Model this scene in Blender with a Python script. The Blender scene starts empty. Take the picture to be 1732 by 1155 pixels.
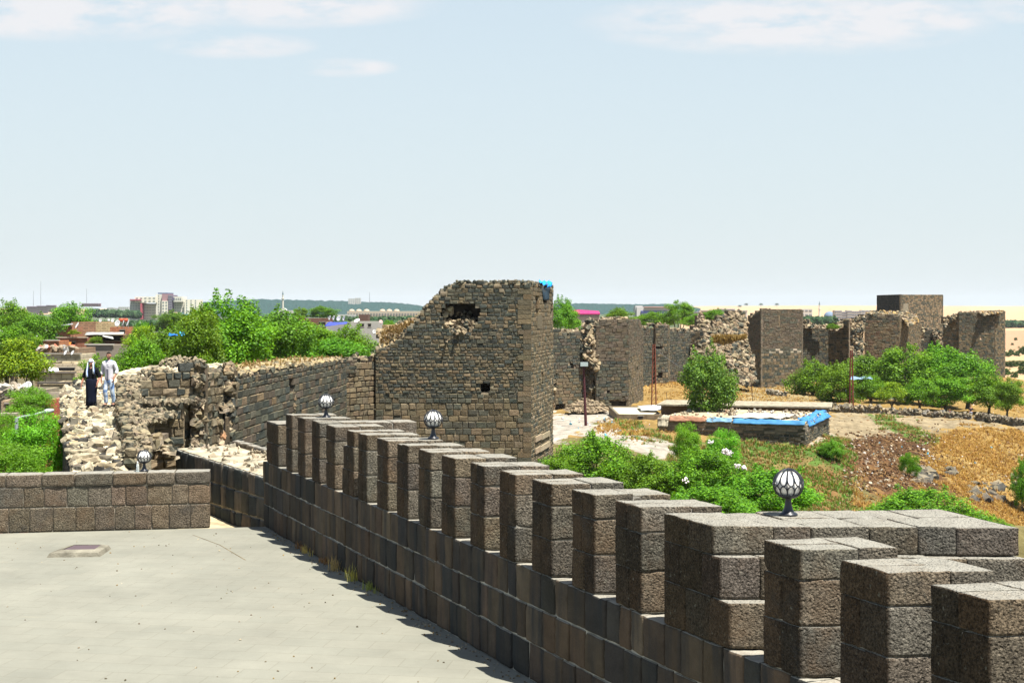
import bpy, math, random
import numpy as np
from mathutils import Vector, noise, Matrix

F = 2379.0        # focal length in photo pixels (photo is 1732 wide)
CZ = 4.5          # camera height above the terrace
rnd = random.Random(7)
rng = np.random.default_rng(7)
scene = bpy.context.scene
col = scene.collection

# ------------------------------------------------------------------ camera
cd = bpy.data.cameras.new('camera')
cam = bpy.data.objects.new('camera', cd)
col.objects.link(cam)
cam.location = (0, 0, CZ)
cam.rotation_euler = (math.radians(90), 0, 0)
cd.sensor_width = 36.0
cd.lens = 36.0 * F / 1732.0
cd.shift_x = 0.0
cd.shift_y = -55.5 / 1732.0
cd.clip_start = 0.1
cd.clip_end = 40000
scene.camera = cam

# ------------------------------------------------------------------ sun, sky, exposure
SUN_EL, TH = math.radians(68), math.radians(44)
sdir = Vector((math.cos(TH) * math.cos(SUN_EL), -math.sin(TH) * math.cos(SUN_EL), math.sin(SUN_EL)))
sl = bpy.data.lights.new('sun', 'SUN')
sl.energy = 5.0
sl.angle = math.radians(0.5)
sl.color = (1.0, 0.95, 0.86)
so = bpy.data.objects.new('sun', sl)
col.objects.link(so)
so.rotation_euler = sdir.to_track_quat('Z', 'Y').to_euler()
so.location = (30, -30, 60)

world = bpy.data.worlds.new('World')
scene.world = world
world.use_nodes = True
wt = world.node_tree
wt.nodes.clear()
def wn(t, **k):
    n = wt.nodes.new(t)
    for a, b in k.items():
        setattr(n, a, b)
    return n
wout = wn('ShaderNodeOutputWorld')
wbg = wn('ShaderNodeBackground')
wbg.inputs['Strength'].default_value = 0.053
sky = wn('ShaderNodeTexSky', sky_type='NISHITA', sun_disc=False)
sky.sun_elevation = SUN_EL
sky.sun_rotation = math.atan2(sdir.x, sdir.y)
sky.altitude = 600
sky.air_density = 1.0
sky.dust_density = 1.0
sky.ozone_density = 1.0
hs = wn('ShaderNodeHueSaturation')
hs.inputs['Saturation'].default_value = 0.85
hs.inputs['Value'].default_value = 1.25
wt.links.new(sky.outputs[0], hs.inputs['Color'])
tc = wn('ShaderNodeTexCoord')
sep = wn('ShaderNodeSeparateXYZ')
wt.links.new(tc.outputs['Generated'], sep.inputs[0])
def wmath(op, a, b=None, c=None):
    n = wn('ShaderNodeMath', operation=op)
    for i, x in enumerate((a, b, c)):
        if x is None:
            continue
        if isinstance(x, (int, float)):
            n.inputs[i].default_value = x
        else:
            wt.links.new(x, n.inputs[i])
    return n.outputs[0]
# clouds: a few thin banks low in the northern sky, placed by compass bearing and height
bear = wmath('DIVIDE', sep.outputs[0], wmath('MAXIMUM', sep.outputs[1], 0.02))
elev = wmath('DIVIDE', sep.outputs[2], wmath('MAXIMUM', sep.outputs[1], 0.02))
ns = wn('ShaderNodeTexNoise')
ns.inputs['Scale'].default_value = 1.0
ns.inputs['Detail'].default_value = 7
ns.inputs['Roughness'].default_value = 0.62
cmb = wn('ShaderNodeCombineXYZ')
wt.links.new(wmath('MULTIPLY', bear, 16.0), cmb.inputs[0])
wt.links.new(wmath('MULTIPLY', elev, 48.0), cmb.inputs[1])
wt.links.new(cmb.outputs[0], ns.inputs['Vector'])
total = None
for (bu, bv, ru, rv, am) in [(120, 20, 330, 48, 1.0), (470, 8, 260, 40, 1.0), (400, 78, 130, 22, .8), (585, 115, 85, 16, .75),
                             (1330, 40, 330, 52, 1.0), (1500, 30, 180, 36, 1.0), (1180, 45, 120, 42, .8), (1730, 15, 90, 25, .7),
                             (-300, 40, 300, 50, .9), (2150, 40, 260, 60, .9)]:
    bx, by, wx, wy = (bu - 866) / F, (522 - bv) / F, ru / F, rv / F
    dx = wmath('DIVIDE', wmath('SUBTRACT', bear, bx), wx)
    dy = wmath('DIVIDE', wmath('SUBTRACT', elev, by), wy)
    r2 = wmath('ADD', wmath('MULTIPLY', dx, dx), wmath('MULTIPLY', dy, dy))
    m = wmath('MULTIPLY', wmath('MAXIMUM', wmath('SUBTRACT', 1.25, r2), 0.0), am)
    total = m if total is None else wmath('MAXIMUM', total, m)
cl = wmath('MULTIPLY', total, wmath('MULTIPLY', wmath('MAXIMUM', wmath('SUBTRACT', ns.outputs['Fac'], 0.36), 0.0), 4.5))
cl = wmath('MINIMUM', cl, 0.8)
# summer haze pales the sky, most of all towards the horizon
up = wn('ShaderNodeMix', data_type='RGBA')
zz_ = wmath('MAXIMUM', sep.outputs[2], 0.0)
wt.links.new(wmath('MULTIPLY', wmath('POWER', 2.718, wmath('MULTIPLY', wmath('MULTIPLY', zz_, zz_), -4.0)), 0.9), up.inputs[0])
wt.links.new(hs.outputs[0], up.inputs[6])
up.inputs[7].default_value = (4.75, 5.75, 6.3, 1)
hz = wn('ShaderNodeMix', data_type='RGBA')
wt.links.new(wmath('POWER', 2.718, wmath('MULTIPLY', zz_, -8.0)), hz.inputs[0])
wt.links.new(up.outputs[2], hz.inputs[6])
hz.inputs[7].default_value = (5.5, 5.9, 5.85, 1)
mx = wn('ShaderNodeMix', data_type='RGBA')
wt.links.new(cl, mx.inputs[0])
wt.links.new(hz.outputs[2], mx.inputs[6])
mx.inputs[7].default_value = (6.5, 6.35, 6.45, 1)
CLOUD = mx
wt.links.new(mx.outputs[2], wbg.inputs['Color'])
wt.links.new(wbg.outputs[0], wout.inputs['Surface'])

scene.view_settings.view_transform = 'Standard'
scene.view_settings.look = 'None'
scene.view_settings.exposure = 1.4
scene.view_settings.gamma = 1.0
scene.view_settings.use_curve_mapping = False
scene.cycles.max_bounces = 6
scene.cycles.diffuse_bounces = 3
scene.cycles.glossy_bounces = 2
scene.cycles.transmission_bounces = 4
scene.cycles.transparent_max_bounces = 8
scene.cycles.volume_bounces = 0

# ------------------------------------------------------------------ helpers
def P(u, v, Y):
    return ((u - 866.0) / F * Y, Y, CZ - (v - 522.0) / F * Y)

class MB:
    """collects vertices, faces and a colour per vertex; build() links them as one mesh object"""
    def __init__(s):
        s.V, s.F, s.C, s.n = [], [], [], 0
    def add(s, v, faces, c):
        v = np.asarray(v, dtype=np.float64).reshape(-1, 3)
        s.V.append(v)
        c = np.asarray(c, dtype=np.float32)
        if c.ndim == 1:
            c = np.tile(c, (len(v), 1))
        s.C.append(c)
        if isinstance(faces, np.ndarray):
            faces = [faces]
        elif faces and not isinstance(faces[0], np.ndarray):
            by = {}
            for f in faces:
                by.setdefault(len(f), []).append(f)
            faces = [np.array(x) for x in by.values()]
        for f in faces:
            s.F.append(f + s.n)
        s.n += len(v)
    def build(s, name, mat, parent=None, smooth=False, loc=None):
        me = bpy.data.meshes.new(name)
        V = np.concatenate(s.V) if s.V else np.zeros((0, 3))
        base = np.zeros(3)
        if parent is not None:
            base = np.array(world_loc(parent))
        elif loc is not None:
            base = np.array(loc)
        V = V - base
        me.vertices.add(len(V))
        me.vertices.foreach_set('co', V.astype(np.float32).ravel())
        li = np.concatenate([f.ravel() for f in s.F]).astype(np.int32)
        tot = np.concatenate([np.full(len(f), f.shape[1]) for f in s.F]).astype(np.int32)
        st = np.concatenate([[0], np.cumsum(tot)[:-1]]).astype(np.int32)
        me.loops.add(len(li))
        me.loops.foreach_set('vertex_index', li)
        me.polygons.add(len(tot))
        me.polygons.foreach_set('loop_start', st)
        if smooth:
            me.polygons.foreach_set('use_smooth', np.ones(len(tot), dtype=bool))
        else:
            me.polygons.foreach_set('use_smooth', np.zeros(len(tot), dtype=bool))
        me.update(calc_edges=True)
        C = np.concatenate(s.C)
        a = me.color_attributes.new('Col', 'FLOAT_COLOR', 'POINT')
        a.data.foreach_set('color', np.hstack([C[:, :3], np.ones((len(C), 1))]).astype(np.float32).ravel())
        me.materials.append(mat)
        o = bpy.data.objects.new(name, me)
        col.objects.link(o)
        if parent is not None:
            o.parent = parent
        elif loc is not None:
            o.location = loc
        return o

WL = {}
def world_loc(o):
    return WL.get(o.name, (0.0, 0.0, 0.0))

def tag(o, label=None, cat=None, group=None, kind=None):
    if label: o['label'] = label
    if cat: o['category'] = cat
    if group: o['group'] = group
    if kind: o['kind'] = kind
    return o

def thing(name, label, cat, loc=(0, 0, 0), group=None, rz=0.0):
    o = bpy.data.objects.new(name, None)
    o.empty_display_size = 0.3
    col.objects.link(o)
    o.location = loc
    o.rotation_euler = (0, 0, rz)
    WL[o.name] = tuple(loc)
    return tag(o, label, cat, group)

def copy_tree(o, parent=None):
    c = o.copy()
    col.objects.link(c)
    c.parent = parent
    for ch in list(o.children):
        copy_tree(ch, c)
    return c

QF = np.array([[0, 1, 2, 3]])
BOXF = np.array([[0, 3, 2, 1], [4, 5, 6, 7], [0, 1, 5, 4], [1, 2, 6, 5], [2, 3, 7, 6], [3, 0, 4, 7]])
def add_box(mb, x0, x1, y0, y1, z0, z1, c):
    mb.add([(x0, y0, z0), (x1, y0, z0), (x1, y1, z0), (x0, y1, z0), (x0, y0, z1), (x1, y0, z1), (x1, y1, z1), (x0, y1, z1)], BOXF, c)
def add_prism(mb, quad, z0, z1, c):
    """quad: plan corners counter-clockwise; z1 a number or one per corner"""
    n = len(quad)
    z1 = z1 if hasattr(z1, '__len__') else [z1] * n
    z0 = z0 if hasattr(z0, '__len__') else [z0] * n
    v = [(q[0], q[1], a) for q, a in zip(quad, z0)] + [(q[0], q[1], b) for q, b in zip(quad, z1)]
    f = [tuple(range(n - 1, -1, -1)), tuple(range(n, 2 * n))] + [(i, (i + 1) % n, n + (i + 1) % n, n + i) for i in range(n)]
    mb.add(v, f, c)
def add_tube(mb, pts, r, c, n=8, cap=True):
    pts = [Vector(p) for p in pts]
    rs = r if hasattr(r, '__len__') else [r] * len(pts)
    vs = []
    up = Vector((0, 0, 1))
    for i, p in enumerate(pts):
        d = (pts[min(i + 1, len(pts) - 1)] - pts[max(i - 1, 0)])
        if d.length < 1e-9: d = Vector((0, 0, 1))
        d.normalize()
        a = d.cross(up)
        if a.length < 0.05: a = d.cross(Vector((1, 0, 0)))
        a.normalize()
        b = a.cross(d)
        for k in range(n):
            t = 2 * math.pi * k / n
            vs.append(p + (a * math.cos(t) + b * math.sin(t)) * rs[i])
    f = []
    for i in range(len(pts) - 1):
        for k in range(n):
            k2 = (k + 1) % n
            f.append((i * n + k, i * n + k2, (i + 1) * n + k2, (i + 1) * n + k))
    if cap:
        f.append(tuple(range(n - 1, -1, -1)))
        f.append(tuple(range((len(pts) - 1) * n, len(pts) * n)))
    f = [tuple(reversed(q)) for q in f]
    mb.add([tuple(v) for v in vs], f, c)
def add_lathe(mb, prof, center, c, n=24, ax=None):
    """prof: (r, z) from bottom to top"""
    cx, cy, cz = center
    vs, f = [], []
    for r, z in prof:
        for k in range(n):
            t = 2 * math.pi * k / n
            vs.append((cx + r * math.cos(t), cy + r * math.sin(t), cz + z))
    for i in range(len(prof) - 1):
        for k in range(n):
            k2 = (k + 1) % n
            f.append((i * n + k, i * n + k2, (i + 1) * n + k2, (i + 1) * n + k))
    f.append(tuple(range(n - 1, -1, -1)))
    f.append(tuple(range((len(prof) - 1) * n, len(prof) * n)))
    mb.add(vs, f, c)

# rocks: a subdivided cube pulled towards a sphere and jittered
def _cube_grid(ts):
    idx, V, Fc = {}, [], []
    def vid(p):
        k = tuple(round(x, 5) for x in p)
        if k not in idx:
            idx[k] = len(V); V.append(p)
        return idx[k]
    for ax in range(3):
        for sg in (-1, 1):
            a, b = (ax + 1) % 3, (ax + 2) % 3
            for i in range(len(ts) - 1):
                for j in range(len(ts) - 1):
                    q = []
                    for (x, y) in ((ts[i], ts[j]), (ts[i + 1], ts[j]), (ts[i + 1], ts[j + 1]), (ts[i], ts[j + 1])):
                        p = [0, 0, 0]; p[ax] = sg; p[a] = x; p[b] = y
                        q.append(vid(tuple(p)))
                    Fc.append(q if sg > 0 else q[::-1])
    return np.array(V, dtype=float), np.array(Fc)
RV, RF = _cube_grid([-1, 0, 1])
RV = RV / np.linalg.norm(RV, axis=1)[:, None] ** 0.38
def rand_rot():
    q = rng.normal(size=4); q /= np.linalg.norm(q)
    w, x, y, z = q
    return np.array([[1 - 2 * (y * y + z * z), 2 * (x * y - z * w), 2 * (x * z + y * w)],
                     [2 * (x * y + z * w), 1 - 2 * (x * x + z * z), 2 * (y * z - x * w)],
                     [2 * (x * z - y * w), 2 * (y * z + x * w), 1 - 2 * (x * x + y * y)]])
def add_rock(mb, c, size, colr, jit=0.22, rot=None):
    s = np.array(size if hasattr(size, '__len__') else (size, size * rnd.uniform(.7, 1.1), size * rnd.uniform(.55, .85))) * 0.5
    v = RV * (1 + rng.uniform(-jit, jit, (len(RV), 1))) * s
    R = rand_rot() if rot is None else rot
    mb.add(v @ R.T + np.array(c), RF, colr)

BV, BF = _cube_grid([-1, -.86, -.4, .1, .55, .87, 1])
def add_stone(mb, quad, z0, z1, colr, r=0.022, rough=0.007, gap=0.006, shade_stain=None):
    """a rough hewn block with rounded arrises; quad is its plan (ccw), any skew"""
    q = [Vector((a[0], a[1], 0)) for a in quad]
    La = ((q[1] - q[0]).length + (q[2] - q[3]).length) / 2
    Lb = ((q[3] - q[0]).length + (q[2] - q[1]).length) / 2
    h = np.array([La / 2 - gap, Lb / 2 - gap, (z1 - z0) / 2 - gap])
    p = BV * h
    inner = np.clip(p, -(h - r), h - r)
    d = p - inner
    ln = np.linalg.norm(d, axis=1)[:, None]
    p = inner + np.where(ln > 1e-9, d / np.maximum(ln, 1e-9), 0) * np.minimum(ln, r)
    a = p[:, 0] / La + 0.5
    b = p[:, 1] / Lb + 0.5
    Q = [np.array((w.x, w.y)) for w in q]
    xy = (np.outer((1 - a) * (1 - b), Q[0]) + np.outer(a * (1 - b), Q[1]) + np.outer(a * b, Q[2]) + np.outer((1 - a) * b, Q[3]))
    z = p[:, 2] + (z0 + z1) / 2
    v = np.column_stack([xy, z])
    off = rnd.uniform(0, 99)
    for _ in range(rnd.choice((0, 1, 1, 2))):      # a knocked corner
        cn = np.array([rnd.choice((-1, 1)) for _ in range(3)])
        dd_ = np.linalg.norm(BV - cn, axis=1)
        k_ = np.clip(1 - dd_ / .5, 0, 1)[:, None]
        v -= k_ * (v - v.mean(axis=0)) * rnd.uniform(.02, .08)
    for i in range(len(v)):
        w = v[i]
        nn = noise.noise_vector(Vector((w[0] * 7 + off, w[1] * 7, w[2] * 7)))
        v[i] += np.array(nn) * rough
    if shade_stain:      # inner side: its shade painted in as darker colour, over water staining
        cs = np.tile(np.array(colr), (len(v), 1)); cs[BV[:, 0] < -.9] = np.array(colr) * .42 * np.array(shade_stain)
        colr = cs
    mb.add(v, BF, colr)

def vary(c, a=0.18):
    k = 1 + rnd.uniform(-a, a)
    return (c[0] * k * (1 + rnd.uniform(-.05, .05)), c[1] * k, c[2] * k * (1 + rnd.uniform(-.05, .05)))
def pick(pal):
    t = rnd.random() * sum(w for w, _ in pal)
    for w, c in pal:
        t -= w
        if t <= 0:
            return vary(c)
    return vary(pal[-1][1])

# ------------------------------------------------------------------ materials
def new_mat(name):
    m = bpy.data.materials.new(name)
    m.use_nodes = True
    nt = m.node_tree
    nt.nodes.clear()
    o = nt.nodes.new('ShaderNodeOutputMaterial')
    b = nt.nodes.new('ShaderNodeBsdfPrincipled')
    nt.links.new(b.outputs[0], o.inputs[0])
    return m, nt, b
def surf(name, rough=0.9, amp=0.35, scale=6.0, bump=0.4, bscale=25.0, bdist=0.02, spec=0.2, metal=0.0, tint=(1, 1, 1), dust=None, streak=0.0, pits=0.0):
    """vertex colour times noise, with a noise bump; dust = (colour, amount) settles on faces that look up"""
    m, nt, b = new_mat(name)
    L = nt.links.new
    at = nt.nodes.new('ShaderNodeAttribute'); at.attribute_name = 'Col'
    tcn = nt.nodes.new('ShaderNodeTexCoord')
    n1 = nt.nodes.new('ShaderNodeTexNoise'); n1.inputs['Scale'].default_value = scale; n1.inputs['Detail'].default_value = 6; n1.inputs['Roughness'].default_value = .65
    L(tcn.outputs['Object'], n1.inputs['Vector'])
    mr = nt.nodes.new('ShaderNodeMapRange')
    mr.inputs[1].default_value = .25; mr.inputs[2].default_value = .75
    mr.inputs[3].default_value = 1 - amp; mr.inputs[4].default_value = 1 + amp
    L(n1.outputs['Fac'], mr.inputs[0])
    mul = nt.nodes.new('ShaderNodeVectorMath'); mul.operation = 'MULTIPLY'
    L(at.outputs['Color'], mul.inputs[0])
    cb = nt.nodes.new('ShaderNodeCombineXYZ')
    for i in range(3):
        mm = nt.nodes.new('ShaderNodeMath'); mm.operation = 'MULTIPLY'; mm.inputs[1].default_value = tint[i]
        L(mr.outputs[0], mm.inputs[0]); L(mm.outputs[0], cb.inputs[i])
    L(cb.outputs[0], mul.inputs[1])
    outc = mul.outputs[0]
    if pits:
        nf = nt.nodes.new('ShaderNodeTexNoise'); nf.inputs['Scale'].default_value = 48; nf.inputs['Detail'].default_value = 4; nf.inputs['Roughness'].default_value = .7
        L(tcn.outputs['Object'], nf.inputs['Vector'])
        rf = nt.nodes.new('ShaderNodeMapRange'); rf.inputs[1].default_value = .4; rf.inputs[2].default_value = .6; rf.inputs[3].default_value = .42; rf.inputs[4].default_value = 1.4
        L(nf.outputs['Fac'], rf.inputs[0])
        mf_ = nt.nodes.new('ShaderNodeVectorMath'); mf_.operation = 'SCALE'
        L(outc, mf_.inputs[0]); L(rf.outputs[0], mf_.inputs['Scale']); outc = mf_.outputs[0]
        # rusty and sooty stains, lichen spots
        for (sc_, lo, hi, am_, cc_) in ((1.7, .5, .68, .45, (.13, .085, .05)), (2.3, .55, .7, .5, (.045, .045, .042)), (17, .64, .7, .5, (.22, .215, .17))):
            na = nt.nodes.new('ShaderNodeTexNoise'); na.inputs['Scale'].default_value = sc_; na.inputs['Detail'].default_value = 5; na.inputs['Roughness'].default_value = .6
            ma = nt.nodes.new('ShaderNodeMapping'); ma.inputs['Location'].default_value = (sc_ * 3, sc_ * 7, 2)
            L(tcn.outputs['Object'], ma.inputs[0]); L(ma.outputs[0], na.inputs['Vector'])
            ra = nt.nodes.new('ShaderNodeMapRange'); ra.inputs[1].default_value = lo; ra.inputs[2].default_value = hi; ra.inputs[3].default_value = 0; ra.inputs[4].default_value = am_
            L(na.outputs['Fac'], ra.inputs[0])
            xa = nt.nodes.new('ShaderNodeMix'); xa.data_type = 'RGBA'
            L(ra.outputs[0], xa.inputs[0]); L(outc, xa.inputs[6]); xa.inputs[7].default_value = (*cc_, 1); outc = xa.outputs[2]
    if streak:
        mp = nt.nodes.new('ShaderNodeMapping'); mp.inputs['Scale'].default_value = (3.2, 3.2, 0.35)
        L(tcn.outputs['Object'], mp.inputs[0])
        n3 = nt.nodes.new('ShaderNodeTexNoise'); n3.inputs['Scale'].default_value = 1.6; n3.inputs['Detail'].default_value = 5
        L(mp.outputs[0], n3.inputs['Vector'])
        r3 = nt.nodes.new('ShaderNodeMapRange'); r3.inputs[1].default_value = .46; r3.inputs[2].default_value = .68; r3.inputs[3].default_value = 0; r3.inputs[4].default_value = streak
        L(n3.outputs['Fac'], r3.inputs[0])
        mx3 = nt.nodes.new('ShaderNodeMix'); mx3.data_type = 'RGBA'
        L(r3.outputs[0], mx3.inputs[0]); L(outc, mx3.inputs[6]); mx3.inputs[7].default_value = (0.028, 0.032, 0.034, 1)
        outc = mx3.outputs[2]
    if dust:
        g = nt.nodes.new('ShaderNodeNewGeometry')
        sp = nt.nodes.new('ShaderNodeSeparateXYZ'); L(g.outputs['True Normal'], sp.inputs[0])
        r = nt.nodes.new('ShaderNodeMapRange'); r.inputs[1].default_value = .55; r.inputs[2].default_value = .95; r.inputs[3].default_value = 0; r.inputs[4].default_value = dust[1]
        L(sp.outputs[2], r.inputs[0])
        nd = nt.nodes.new('ShaderNodeTexNoise'); nd.inputs['Scale'].default_value = 5; nd.inputs['Detail'].default_value = 8; nd.inputs['Roughness'].default_value = .7
        L(tcn.outputs['Object'], nd.inputs['Vector'])
        rr = nt.nodes.new('ShaderNodeMapRange'); rr.inputs[1].default_value = .3; rr.inputs[2].default_value = .6; rr.inputs[3].default_value = .55
        L(nd.outputs['Fac'], rr.inputs[0])
        mu = nt.nodes.new('ShaderNodeMath'); mu.operation = 'MULTIPLY'
        L(r.outputs[0], mu.inputs[0]); L(rr.outputs[0], mu.inputs[1])
        mxd = nt.nodes.new('ShaderNodeMix'); mxd.data_type = 'RGBA'
        L(mu.outputs[0], mxd.inputs[0]); L(outc, mxd.inputs[6]); mxd.inputs[7].default_value = (*dust[0], 1)
        outc = mxd.outputs[2]
    L(outc, b.inputs['Base Color'])
    b.inputs['Roughness'].default_value = rough
    b.inputs['Specular IOR Level'].default_value = spec
    b.inputs['Metallic'].default_value = metal
    if bump:
        n2 = nt.nodes.new('ShaderNodeTexNoise'); n2.inputs['Scale'].default_value = bscale; n2.inputs['Detail'].default_value = 5; n2.inputs['Roughness'].default_value = .6
        L(tcn.outputs['Object'], n2.inputs['Vector'])
        bp = nt.nodes.new('ShaderNodeBump'); bp.inputs['Strength'].default_value = bump; bp.inputs['Distance'].default_value = bdist
        hgt = n2.outputs['Fac']
        if pits:
            vo = nt.nodes.new('ShaderNodeTexVoronoi'); vo.inputs['Scale'].default_value = pits
            L(tcn.outputs['Object'], vo.inputs['Vector'])
            pr = nt.nodes.new('ShaderNodeMapRange'); pr.inputs[1].default_value = 0.05; pr.inputs[2].default_value = .4; pr.inputs[3].default_value = -0.5; pr.inputs[4].default_value = 0
            L(vo.outputs['Distance'], pr.inputs[0])
            ad = nt.nodes.new('ShaderNodeMath'); ad.operation = 'ADD'
            L(hgt, ad.inputs[0]); L(pr.outputs[0], ad.inputs[1]); hgt = ad.outputs[0]
        L(hgt, bp.inputs['Height'])
        L(bp.outputs[0], b.inputs['Normal'])
    return m

M = {}
M['hewn'] = surf('hewn_basalt', rough=.95, amp=.38, scale=9, bump=1.0, bscale=38, bdist=.045, spec=.12, dust=((.3, .29, .25), .9), streak=.0, pits=30)
M['hewn_dark'] = surf('weathered_basalt', rough=.95, amp=.3, scale=3.5, bump=.9, bscale=30, bdist=.03, spec=.1, dust=((.3, .285, .24), .9), streak=.85)
M['mortar'] = surf('lime_mortar', rough=1, amp=.7, scale=2.2, bump=.8, bscale=30, bdist=.02, spec=.05)
M['stone'] = surf('old_masonry', rough=.95, amp=.3, scale=3.0, bump=.8, bscale=9, bdist=.06, spec=.1, dust=((.3, .24, .14), .5))
M['plain'] = surf('painted_surface', rough=.8, amp=.12, scale=4, bump=.15, bscale=20, bdist=.01, spec=.25)
M['metal'] = surf('dark_metal', rough=.35, amp=.1, scale=8, bump=0, spec=.5, metal=.0)
M['cloth'] = surf('cloth', rough=.95, amp=.12, scale=14, bump=.3, bscale=18, bdist=.02, spec=.05)
M['skin'] = surf('skin', rough=.6, amp=.05, scale=10, bump=0, spec=.3)
M['bark'] = surf('bark', rough=.95, amp=.4, scale=5, bump=.8, bscale=14, bdist=.04, spec=.1)
def leaf_mat(name, tr=.35):
    m, nt, b = new_mat(name)
    L = nt.links.new
    at = nt.nodes.new('ShaderNodeAttribute'); at.attribute_name = 'Col'
    oi = nt.nodes.new('ShaderNodeObjectInfo')
    hv = nt.nodes.new('ShaderNodeHueSaturation')
    r = nt.nodes.new('ShaderNodeMapRange'); r.inputs[3].default_value = .487; r.inputs[4].default_value = .512
    r2 = nt.nodes.new('ShaderNodeMapRange'); r2.inputs[3].default_value = .85; r2.inputs[4].default_value = 1.15
    L(oi.outputs['Random'], r.inputs[0]); L(oi.outputs['Random'], r2.inputs[0])
    L(r.outputs[0], hv.inputs['Hue']); L(r2.outputs[0], hv.inputs['Value']); L(at.outputs['Color'], hv.inputs['Color'])
    L(hv.outputs[0], b.inputs['Base Color'])
    b.inputs['Roughness'].default_value = .55
    b.inputs['Specular IOR Level'].default_value = .25
    t = nt.nodes.new('ShaderNodeBsdfTranslucent')
    tm = nt.nodes.new('ShaderNodeVectorMath'); tm.operation = 'MULTIPLY'; tm.inputs[1].default_value = (1.6, 1.35, .6)
    L(hv.outputs[0], tm.inputs[0]); L(tm.outputs[0], t.inputs['Color'])
    ms = nt.nodes.new('ShaderNodeMixShader'); ms.inputs[0].default_value = tr
    L(b.outputs[0], ms.inputs[1]); L(t.outputs[0], ms.inputs[2])
    out = [n for n in nt.nodes if n.type == 'OUTPUT_MATERIAL'][0]
    L(ms.outputs[0], out.inputs[0])
    return m
M['leaf'] = leaf_mat('leaves')
M['grass'] = leaf_mat('grass_blades', .25)
# ------------------------------------------------------------------ coursed masonry faces
def interp(pts, x):
    xs = [p[0] for p in pts]; ys = [p[1] for p in pts]
    return float(np.interp(x, xs, ys))

def z_of(v, Y):
    return CZ - (v - 522.0) / F * Y

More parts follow.
